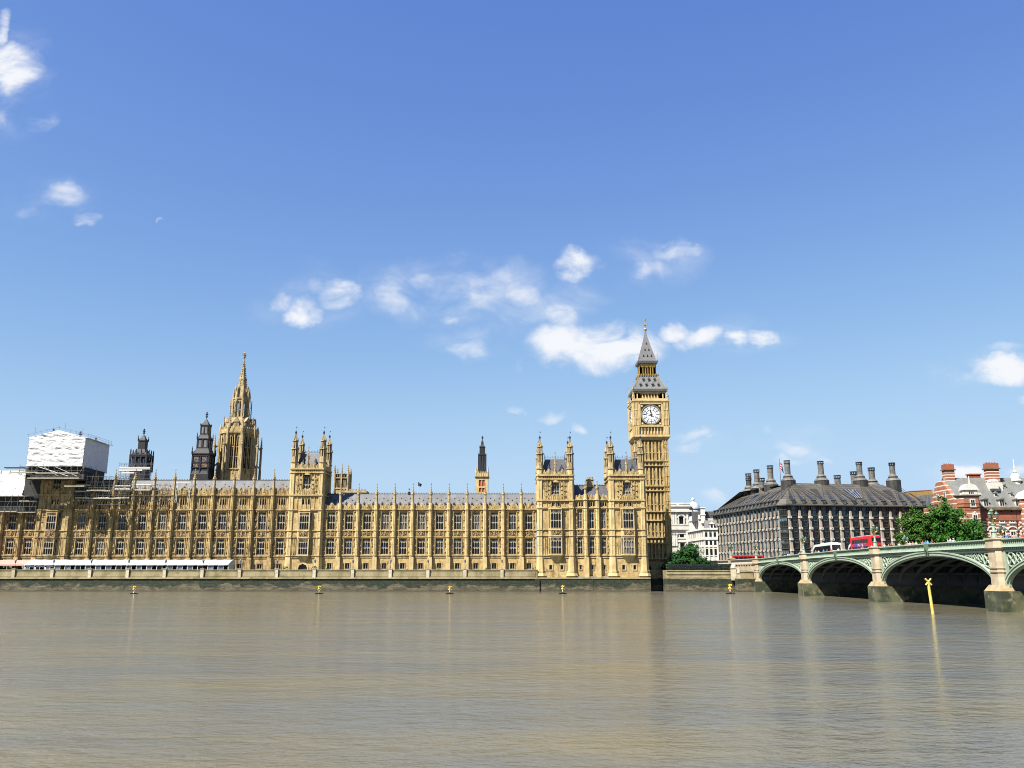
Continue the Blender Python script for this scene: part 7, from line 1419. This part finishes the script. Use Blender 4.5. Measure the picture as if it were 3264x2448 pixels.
def double_decker(x, y, L, label):
    w, h = 2.5, 4.3; o = thing('double_decker_bus', label, 'bus', (x, y, deck_z(y))); o.rotation_euler.x = slope(y)
    m = MB(); rbox(m, -w / 2, w / 2, -L / 2, L / 2, .35, h, .28); m.build('body', 'bus_red', o, (0, 0, 0))
    m = MB(); rbox(m, -w / 2 + .3, w / 2 - .3, -L / 2 + .4, L / 2 - .3, h - .02, h + .06, .03); m.build('roof', 'bus_white', o, (0, 0, 0))
    n = 6
    for z0, z1 in ((2.75, 3.6), (1.15, 2.0)):
        for k in range(n):
            a = -L / 2 + 1.5 + (L - 2.6) * k / n; b = a + (L - 2.6) / n - .14; m = MB(); m.box(-w / 2 - .012, -w / 2 + .02, a, b, z0, z1); m.build('window', 'glass', o, (0, 0, 0)); m = MB(); m.box(w / 2 - .02, w / 2 + .012, a, b, z0, z1); m.build('window', 'glass', o, (0, 0, 0))
    for y0 in (-L / 2, L / 2):
        s = -1 if y0 < 0 else 1; m = MB(); m.box(-w / 2 + .25, w / 2 - .25, min(y0, y0 + s * .015), max(y0, y0 + s * .015), 2.7, 3.75); m.build('end_window', 'glass', o, (0, 0, 0)); m = MB(); m.box(-w / 2 + .3, w / 2 - .3, min(y0, y0 + s * .015), max(y0, y0 + s * .015), 1.1, 2.05); m.build('end_window', 'glass', o, (0, 0, 0))
        for q in (-.95, .95): m = MB(); m.box(q - .14, q + .14, min(y0, y0 + s * .02), max(y0, y0 + s * .02), .6, .85); m.build('headlight', 'bus_white', o, (0, 0, 0))
    m = MB(); m.box(-w / 2 - .02, -w / 2 + .01, -L * .22, L * .12, 2.08, 2.62); m.build('side_panel', 'ad_purple', o, (0, 0, 0)); m = MB(); m.box(-w / 2 - .02, -w / 2 + .01, L * .14, L * .36, 2.08, 2.62); m.build('side_panel', 'ad_blue', o, (0, 0, 0))
    wheels(o, L, w, .5, (-L / 2 + 2.2, L / 2 - 2.6)); return o
double_decker(81.4, 201.0, 12.0, 'red double-decker bus with a purple side panel crossing the bridge')
def coach(x, y, L, label):
    w, h = 2.5, 3.5; o = thing('coach', label, 'coach', (x, y, deck_z(y))); o.rotation_euler.x = slope(y); m = MB()
    prof = [(-L / 2, .35), (-L / 2, h - .25), (-L / 2 + .3, h), (L / 2 - 2.2, h - .02), (L / 2 - 1.1, h - .45), (L / 2 - .15, 1.6), (L / 2, 1.0), (L / 2, .35)]; m.loft([[(xx, yy, zz) for yy, zz in prof] for xx in (-w / 2, w / 2)])
    m.box(-w / 2 + .3, w / 2 - .3, -L / 2 + 1, L / 2 - 5.5, h - .02, h + .18); m.build('body', 'bus_white', o, (0, 0, 0))
    for s in (-1, 1):
        m = MB(); x0 = s * w / 2; m.loft([[(x0 + e, yy, zz) for yy, zz in ((-L / 2 + .5, 1.5), (-L / 2 + .5, h - .55), (L / 2 - 2.4, h - .6), (L / 2 - 1.0, 2.2), (L / 2 - .7, 1.5))] for e in (-.014, .014)]); m.build('window_band', 'glass', o, (0, 0, 0))
    m = MB(); m.box(-w / 2 + .2, w / 2 - .2, -L / 2 - .015, -L / 2 + .01, 1.7, h - .5); m.build('rear_window', 'glass', o, (0, 0, 0))
    m = MB(); m.loft([[(xx, L / 2 - 1.08, h - .5), (xx, L / 2 - .12, 1.6), (xx, L / 2 - .06, 1.62), (xx, L / 2 - 1.02, h - .46)] for xx in (-w / 2 + .15, w / 2 - .15)]); m.build('windscreen', 'glass', o, (0, 0, 0))
    for s in (-1, 1): m = MB(); m.tube((s * 1.2, L / 2 - .6, h - .5), (s * 1.5, L / 2 + .1, h - .7), .04); m.box(s * 1.5 - .12, s * 1.5 + .12, L / 2 + .02, L / 2 + .14, h - 1.3, h - .7); m.build('wing_mirror', 'black_paint', o, (0, 0, 0))
    wheels(o, L, w, .5, (-L / 2 + 2.6, L / 2 - 2.8)); return o
coach(80.3, 223.3, 14.0, 'white touring coach with a dark window band on the bridge')
coach(86.6, 216.5, 12.0, 'second white coach on the far lane, mostly behind the first one')
def car(x, y, label, body, z=None, rz=0.):
    L, w, h = 4.6, 1.8, 1.75; o = thing('taxi', label, 'taxi', (x, y, deck_z(y) if z is None else z), rz, 'taxis on the bridge'); m = MB(); prof = [(-L / 2, .3), (-L / 2, .95), (-L / 2 + .25, 1.05), (-L / 2 + .7, h - .1), (-L / 2 + 1.1, h), (L / 2 - 1.9, h), (L / 2 - 1.2, 1.1), (L / 2 - .1, .95), (L / 2, .7), (L / 2, .3)]
    m.loft([[(xx, yy, zz) for yy, zz in prof] for xx in (-w / 2, w / 2)]); m.build('body', body, o, (0, 0, 0))
    for s in (-1, 1):
        for a, b in ((-1.45, -.3), (-.2, .75)): m = MB(); x0 = s * w / 2; m.box(x0 - .012, x0 + .012, a, b, 1.08, h - .2); m.build('window', 'glass', o, (0, 0, 0))
    m = MB(); m.box(-.3, .3, -.5, -.2, h, h + .14); m.build('roof_sign', 'mark_yellow', o, (0, 0, 0)); wheels(o, L, w, .33, (-L / 2 + .85, L / 2 - .9)); return o
car(80.5, 258.5, 'black taxi near the bridge end, left of the other taxi', 'car_black'); car(80.5, 245.5, 'black taxi nearer the white coach', 'car_black')
def single_decker(x, y, z, label):
    L, w, h = 10.8, 2.5, 3.5; o = thing('single_decker_bus', label, 'bus', (x, y, z), R(90)); m = MB(); rbox(m, -w / 2, w / 2, -L / 2, L / 2, .3, h, .2); m.build('body', 'bus_red', o, (0, 0, 0))
    for s in (-1, 1):
        for k in range(6): a = -L / 2 + .6 + 1.62 * k; m = MB(); m.box(s * w / 2 - .012, s * w / 2 + .012, a, a + 1.52, 1.5, 3.08); m.build('window', 'glass', o, (0, 0, 0))
    m = MB(); m.box(-1.1, 1.1, -L / 2 - .012, -L / 2 + .02, 1.3, 3.0); m.build('windscreen', 'glass', o, (0, 0, 0)); wheels(o, L, w, .5, (-L / 2 + 2.3, L / 2 - 2.6)); return o
single_decker(81.5, 304., 8.05, 'red single-deck bus behind the balustrade of the street, under the office block')
# ------------------------------------------------------------------ people on the bridge: one continuous body, coloured by clothing
mat('skin', (.42, .24, .16), None, .6); mat('hair_dark', (.03, .02, .015), None, .7); mat('hair_fair', (.28, .18, .08), None, .7); mat('cloth_white', (.62, .62, .62), None, .8); mat('cloth_blue', (.06, .13, .42), None, .8); mat('cloth_cyan', (.05, .36, .52), None, .8); mat('cloth_red', (.50, .06, .05), None, .8); mat('cloth_pink', (.55, .25, .24), None, .8); mat('cloth_dark', (.03, .03, .04), None, .8); mat('cloth_tan', (.36, .24, .14), None, .8); mat('cloth_lilac', (.42, .42, .60), None, .8); mat('denim', (.05, .07, .13), None, .8)
def body_mesh(seed):
    rnd = random.Random(seed); bm = bmesh.new(); lay = bm.verts.layers.skin.verify(); sw = rnd.uniform(-.12, .12); ar = rnd.uniform(.05, .35); h = 1.0
    P = {}; E = []
    def v(k, x, y, z, r, par=None): P[k] = (bm.verts.new((x, y, z)), r); E.append((k, par)) if par else None
    v('pelvis', 0, 0, .95, .155); v('waist', 0, 0, 1.12, .14, 'pelvis'); v('chest', 0, .0, 1.32, .165, 'waist'); v('neck', 0, 0, 1.49, .062, 'chest'); v('head', 0, -.02, 1.62, .10, 'neck'); v('crown', 0, -.01, 1.73, .085, 'head')
    for s, n in ((-1, 'l'), (1, 'r')):
        v('hip' + n, s * .1, 0, .88, .10, 'pelvis'); v('knee' + n, s * .11, -s * sw * .7, .50, .068, 'hip' + n); v('ankle' + n, s * .11, -s * sw, .10, .045, 'knee' + n); v('toe' + n, s * .12, -s * sw - .16, .04, .04, 'ankle' + n)
        v('sho' + n, s * .2, 0, 1.42, .07, 'chest'); v('elb' + n, s * (.27 + ar * .1), -.02 - ar * .2, 1.15, .047, 'sho' + n); v('wri' + n, s * .24, -.12 - ar * .9, 1.02 + ar * .5, .034, 'elb' + n); v('han' + n, s * .23, -.2 - ar * 1.0, .98 + ar * .6, .04, 'wri' + n)
    for k, p in E: bm.edges.new((P[k][0], P[p][0]))
    for k, (vv, r) in P.items(): vv[lay].radius = (r, r * .82); vv[lay].use_root = (k == 'pelvis')
    me = bpy.data.meshes.new('person'); bm.to_mesh(me); bm.free(); o = bpy.data.objects.new('person_tmp', me); COL.objects.link(o)
    o.modifiers.new('skin', 'SKIN'); ss = o.modifiers.new('sub', 'SUBSURF'); ss.levels = 1; ss.render_levels = 1
    dg = bpy.context.evaluated_depsgraph_get(); ev = o.evaluated_get(dg); out = bpy.data.meshes.new_from_object(ev); bpy.data.objects.remove(o); bpy.data.meshes.remove(me)
    for m_ in ('skin', 'cloth_white', 'denim', 'hair_dark'): out.materials.append(MAT[m_])
    for p in out.polygons:
        c = p.center; arm = abs(c.x) > .2 and c.z < 1.22
        p.material_index = 3 if (c.z > 1.69 or (c.z > 1.60 and c.y > .01)) else 0 if (c.z > 1.47 or arm) else 1 if c.z > .96 else 2; p.use_smooth = True
    out.name = 'person'; return out
BODIES = [body_mesh(s) for s in range(5)]
def person(u, x, shirt, hair, label, turn, legs='denim', hat=None):
    d = (u - CX) / FN; y = 150.
    for _ in range(6): y = (x / d - (ztop(y) - HC) * math.sin(PIT)) / math.cos(PIT)
    i = int(u) % 5; me = BODIES[i].copy(); me.materials[1] = MAT[shirt]; me.materials[3] = MAT[hair]; me.materials[2] = MAT[legs]
    o = link('person', me, None, (x, y, ztop(y) - 1.02), turn); tag(o, label, 'person', 'people walking on the bridge'); o.scale = (random.uniform(.96, 1.05),) * 3
    if hat:
        m = MB(); m.fr(0, 0, 1.66, 1.68, .17, .17, 10); m.fr(0, 0, 1.68, 1.8, .11, .09, 10); m.build('hat', hat, o, (0, 0, 0))
PEOPLE = [  # where along the bridge, distance from the parapet, clothing, hair, which one it is, facing
 (2452, 77.0, 'cloth_tan', 'hair_dark', 'person in a tan top by the lamp at the bridge end', 0, 'denim', None),
 (2462, 77.9, 'cloth_dark', 'hair_dark', 'person in dark clothes beside the person in tan near the bridge end', 3.1, 'denim', None),
 (2475, 77.2, 'cloth_red', 'hair_fair', 'person in a dull red top left of the left taxi', 3.1, 'denim', None),
 (2486, 77.8, 'cloth_tan', 'hair_fair', 'fair-haired person in a tan top beside the left taxi', 0, 'cloth_dark', None),
 (2512, 77.1, 'cloth_white', 'hair_dark', 'person in a white shirt between the two taxis', .2, 'denim', None),
 (2517, 77.8, 'cloth_lilac', 'hair_fair', 'person in a lilac top between the two taxis', 2.9, 'denim', None),
 (2549, 77.1, 'cloth_red', 'hair_fair', 'person in an orange-red top left of the second pier lamp', 0, 'denim', None),
 (2558, 77.6, 'cloth_cyan', 'hair_dark', 'person in a teal top just left of the second pier lamp', 3.0, 'cloth_dark', None),
 (2601, 76.9, 'cloth_blue', 'hair_dark', 'person in blue in front of the coach nose', 0, 'denim', None),
 (2610, 77.6, 'cloth_lilac', 'hair_fair', 'person in pale lilac in front of the coach, beside the one in blue', 3.1, 'denim', None),
 (2626, 77.0, 'cloth_blue', 'hair_dark', 'person in a blue top under the middle of the coach windows', 3.1, 'cloth_dark', None),
 (2637, 77.7, 'cloth_dark', 'hair_dark', 'person in dark clothes in front of the coach, right of its middle', .1, 'denim', None),
 (2650, 77.0, 'cloth_red', 'hair_dark', 'person in a bright red top in front of the coach tail', 0, 'denim', None),
 (2673, 77.3, 'cloth_white', 'hair_fair', 'person in a white top right of the coach tail', 3.1, 'denim', None),
 (2750, 77.0, 'cloth_red', 'hair_dark', 'person in a red top below the bus side panel', 0, 'denim', None),
 (2779, 76.9, 'cloth_white', 'hair_dark', 'person in a white shirt in front of the right part of the bus', 0, 'denim', None),
 (2793, 77.0, 'cloth_white', 'hair_fair', 'person in white with a tan hat just left of the bus lamp', 3.1, 'cloth_dark', 'cloth_tan'),
 (2820, 76.9, 'cloth_lilac', 'hair_dark', 'person in a pale blue shirt just right of the bus lamp', 0, 'denim', None),
 (2833, 77.5, 'cloth_blue', 'hair_fair', 'person in mid blue right of the bus', 3.0, 'denim', None),
 (2839, 76.9, 'cloth_dark', 'hair_dark', 'person in black right of the bus', 0, 'cloth_dark', None),
 (2867, 77.1, 'cloth_white', 'hair_dark', 'lone person in a white top left of the tree', 3.1, 'denim', None),
 (2893, 77.5, 'cloth_tan', 'hair_fair', 'person in a tan top before the left edge of the tree', 0, 'denim', None),
 (2901, 76.9, 'cloth_white', 'hair_dark', 'dark-haired person in white before the left edge of the tree', 0, 'denim', None),
 (2911, 77.4, 'cloth_pink', 'hair_dark', 'person in a pink top before the tree', 3.1, 'cloth_dark', None),
 (2921, 76.9, 'cloth_white', 'hair_fair', 'fair-haired person in white before the tree', 3.1, 'denim', None),
 (2942, 77.2, 'cloth_red', 'hair_dark', 'person in a red top before the tree, left of the two in blue', 0, 'denim', None),
 (2950, 76.9, 'cloth_blue', 'hair_fair', 'person in bright blue before the tree middle', 0, 'denim', None),
 (2958, 77.0, 'cloth_cyan', 'hair_dark', 'person in cyan before the tree middle', 3.1, 'denim', None),
 (2972, 77.0, 'cloth_dark', 'hair_dark', 'person in black before the tree, above the yellow post', 0, 'cloth_dark', None),
 (3022, 76.8, 'cloth_lilac', 'hair_fair', 'fair-haired person in a lilac top leaning by the parapet before the tree right part', 1.2, 'denim', None),
 (3030, 77.1, 'cloth_white', 'hair_dark', 'person in white next to the fair-haired one, before the tree right part', .4, 'denim', None),
 (3040, 76.8, 'cloth_lilac', 'hair_dark', 'person with a white cap and pale top before the tree right edge', 0, 'denim', 'cloth_white'),
 (3211, 76.9, 'cloth_blue', 'hair_dark', 'person in blue with a white cap right of the big pier lamp', 0, 'denim', 'cloth_white'),
 (3218, 77.5, 'cloth_dark', 'hair_dark', 'person in dark clothes right of the big pier lamp', 3.1, 'denim', None),
 (3233, 76.9, 'cloth_pink', 'hair_fair', 'person in a salmon pink top near the right edge', 0, 'denim', None),
 (3239, 77.6, 'cloth_tan', 'hair_fair', 'person in a tan top near the right edge, behind the one in pink', 3.1, 'denim', None),
 (3259, 76.9, 'cloth_red', 'hair_dark', 'person in a dark red top at the right edge', 0, 'denim', None)]
for p in PEOPLE: person(*p)
# ------------------------------------------------------------------ trees
def tree(label, x, y, z0, lobes, leafmat, n, leaf, seed, cat='tree', trunk=True):
    """lobes: (dx,dy,dz,rx,rz) clumps of the crown; leaves sit in many small clusters on and in the clumps"""
    rnd = random.Random(seed); o = thing('tree' if cat == 'tree' else 'bush', label, cat, (x, y, z0)); zc = min(l[2] for l in lobes)
    if trunk:
        m = MB(); m.tube((0, 0, -.3), (.1, 0, zc * .6), .5, .36, 9); m.tube((.1, 0, zc * .6), (0, .2, zc * 1.2), .36, .22, 8)
        for l in lobes: m.tube((.05, 0, zc * .55), (l[0] * .75, l[1] * .75, l[2]), .2, .06, 6)
        m.build('trunk', 'bark', o, (0, 0, 0))
    m = MB(); tot = sum(l[3] ** 2 for l in lobes)
    for (dx, dy, dz, rx, rz) in lobes:
        k = int(n * rx ** 2 / tot); nc = max(12, int(k / 42))
        for c in range(nc):
            d = Vector((rnd.gauss(0, 1), rnd.gauss(0, 1), rnd.gauss(0, 1))).normalized(); q = rnd.uniform(.45, 1.2) if rnd.random() < .85 else rnd.uniform(.1, .5); cc = Vector((dx + d.x * rx * q, dy + d.y * rx * q, dz + d.z * rz * q)); cr = rnd.uniform(.55, 1.15) * (.45 + rx * .13)
            for w in range(42):
                e = Vector((rnd.gauss(0, 1), rnd.gauss(0, 1), rnd.gauss(0, .8))); p = cc + e * cr * .5; nn = (e.normalized() * .5 + d * .5 + Vector((rnd.gauss(0, .5), rnd.gauss(0, .5), rnd.gauss(0, .5) + .3))).normalized(); a = nn.orthogonal().normalized(); a.rotate(Matrix.Rotation(rnd.uniform(0, 6.28), 3, nn)); b = nn.cross(a); s = leaf * rnd.uniform(.7, 1.3)
                m.quad(p - a * s, p - b * s * .6 + nn * s * .15, p + a * s, p + b * s * .6 + nn * s * .15)
    m.build('crown', leafmat, o, (0, 0, 0)); return o
yt = 262.; zt = Zat(1607, yt); xt = Xat(3034, 18, yt)
tree('big round green tree with a high crown in front of the striped brick gable', xt, yt, ZS0, [(0, 0, 9.5, 8.0, 6.2), (-1.5, 0, 14.2, 5.2, 4.3), (4.8, 0, 8.0, 5.2, 4.8), (-5, 0, 9.2, 5.6, 5.2), (1.5, -2, 4.6, 7.5, 3.6), (6.5, 0, 4.5, 3.5, 3.2)], 'leaf_mid', 26000, .34, 11)
tree('broad green tree with paler leaves in front of the right end of the office block', Xat(2930, 15, yt), yt + 1, ZS0, [(0, 0, 8.8, 5.8, 5.6), (2.0, 1, 12.2, 4.6, 3.9), (-2.8, 0, 5.6, 4.4, 4.2), (2.8, -1, 4.2, 6.0, 3.6)], 'leaf_olive', 18000, .33, 12)
y1 = 286.
tree('dark green tree between the clock tower foot and the railings', Xat(2196, 11, y1), y1, ZT, [(0, 0, 5.6, 4.2, 3.9), (-3.8, 0, 3.6, 3.2, 3.2), (3.4, 0, 3.4, 3.2, 2.7), (.4, 0, 7.4, 2.6, 2.0)], 'leaf_deep', 12000, .26, 13)
tree('low dark tree beside the clock tower corner', Xat(2146, 8, y1), y1 - 1, ZT, [(0, 0, 3.0, 2.6, 2.8), (-1.4, 0, 1.6, 2.2, 1.8), (1.6, 0, 4.3, 2.0, 1.8)], 'leaf_dark', 6000, .26, 14)
tree('low leafy tree right of the dark one, above the railings', Xat(2243, 8, y1), y1 - 1, ZT, [(0, 0, 3.2, 2.5, 2.0), (1.5, 0, 2.2, 2.2, 1.6)], 'leaf_deep', 5000, .24, 15)
# ------------------------------------------------------------------ ground and water
def water():
    m = bpy.data.materials.new('river_water'); m.use_nodes = True; nt = m.node_tree; N = nt.nodes.new; L = nt.links.new; p = nt.nodes['Principled BSDF']
    geo = N('ShaderNodeNewGeometry')
    def nz(scale, st, det=4, rough=.55, dist=0.):
        mp = N('ShaderNodeMapping'); mp.inputs['Scale'].default_value = st; L(geo.outputs['Position'], mp.inputs[0])
        n = N('ShaderNodeTexNoise'); n.inputs['Scale'].default_value = scale; n.inputs['Detail'].default_value = det; n.inputs['Roughness'].default_value = rough; n.inputs['Distortion'].default_value = dist; L(mp.outputs[0], n.inputs['Vector']); return n.outputs['Fac']
    def mth(op, a, b):
        n = N('ShaderNodeMath'); n.operation = op
        for i, x in enumerate((a, b)):
            if isinstance(x, (int, float)): n.inputs[i].default_value = x
            else: L(x, n.inputs[i])
        return n.outputs[0]
    silt = N('ShaderNodeMix'); silt.data_type = 'RGBA'; r = N('ShaderNodeMapRange'); L(nz(.14, (.22, 1, 1), 6, .6, .6), r.inputs[0]); r.inputs[1].default_value = .40; r.inputs[2].default_value = .68
    L(r.outputs[0], silt.inputs[0]); silt.inputs[6].default_value = (*alb((.110, .108, .088)), 1); silt.inputs[7].default_value = (*alb((.150, .128, .070)), 1)
    L(silt.outputs[2], p.inputs['Base Color'])
    p.inputs['Roughness'].default_value = .09; p.inputs['IOR'].default_value = 1.33
    h = mth('ADD', mth('MULTIPLY', nz(.09, (.6, 1, 1), 2), .9), mth('MULTIPLY', nz(.42, (.55, 1, 1), 3, .55, .3), .60))
    h = mth('ADD', h, mth('MULTIPLY', nz(1.4, (.6, 1, 1), 4, .6, .3), .55)); h = mth('ADD', h, mth('MULTIPLY', nz(5.0, (.6, 1, 1), 3, .6), .15))
    patch = N('ShaderNodeMapRange'); L(nz(.022, (.45, 1, 1), 5, .6, .8), patch.inputs[0]); patch.inputs[1].default_value = .36; patch.inputs[2].default_value = .66
    bp = N('ShaderNodeBump'); bp.inputs['Strength'].default_value = 1.0; L(mth('ADD', .13, mth('MULTIPLY', patch.outputs[0], .34)), bp.inputs['Distance']); L(h, bp.inputs['Height']); L(bp.outputs[0], p.inputs['Normal'])
    MAT['river_water'] = m
water()
m = MB(); m.box(-700, 900, -60, YW + .3, -.5, 0); tag(m.build('water', 'river_water'), kind='structure')
m = MB(); m.quad((-5000, -4000, -.9), (5000, -4000, -.9), (5000, 6500, -.9), (-5000, 6500, -.9)); tag(m.build('ground', 'mud'), kind='structure')
m = MB(); m.box(-420, XA - .51, YW + 1.21, YW + 9.7, -.6, ZT - .3); m.box(XB + .51, 1500, YW + 1.21, YW + 9.7, -.6, ZT - .3); m.box(-420, 1500, YW + 9.7, 2600, -.6, ZT - .3); tag(m.build('pavement', 'paving'), kind='structure')

ZS = 8.5
m = MB(); m.box(75.4, 1400, 268, 2500, ZT - .4, ZS); m.box(60, 75.4, 330, 2500, ZT - .4, ZS); tag(m.build('street', 'asphalt'), kind='structure')
m = MB(); m.box(104.5, 1400, 246, 268, -.9, ZS); tag(m.build('embankment', 'parapet_stone'), kind='structure')
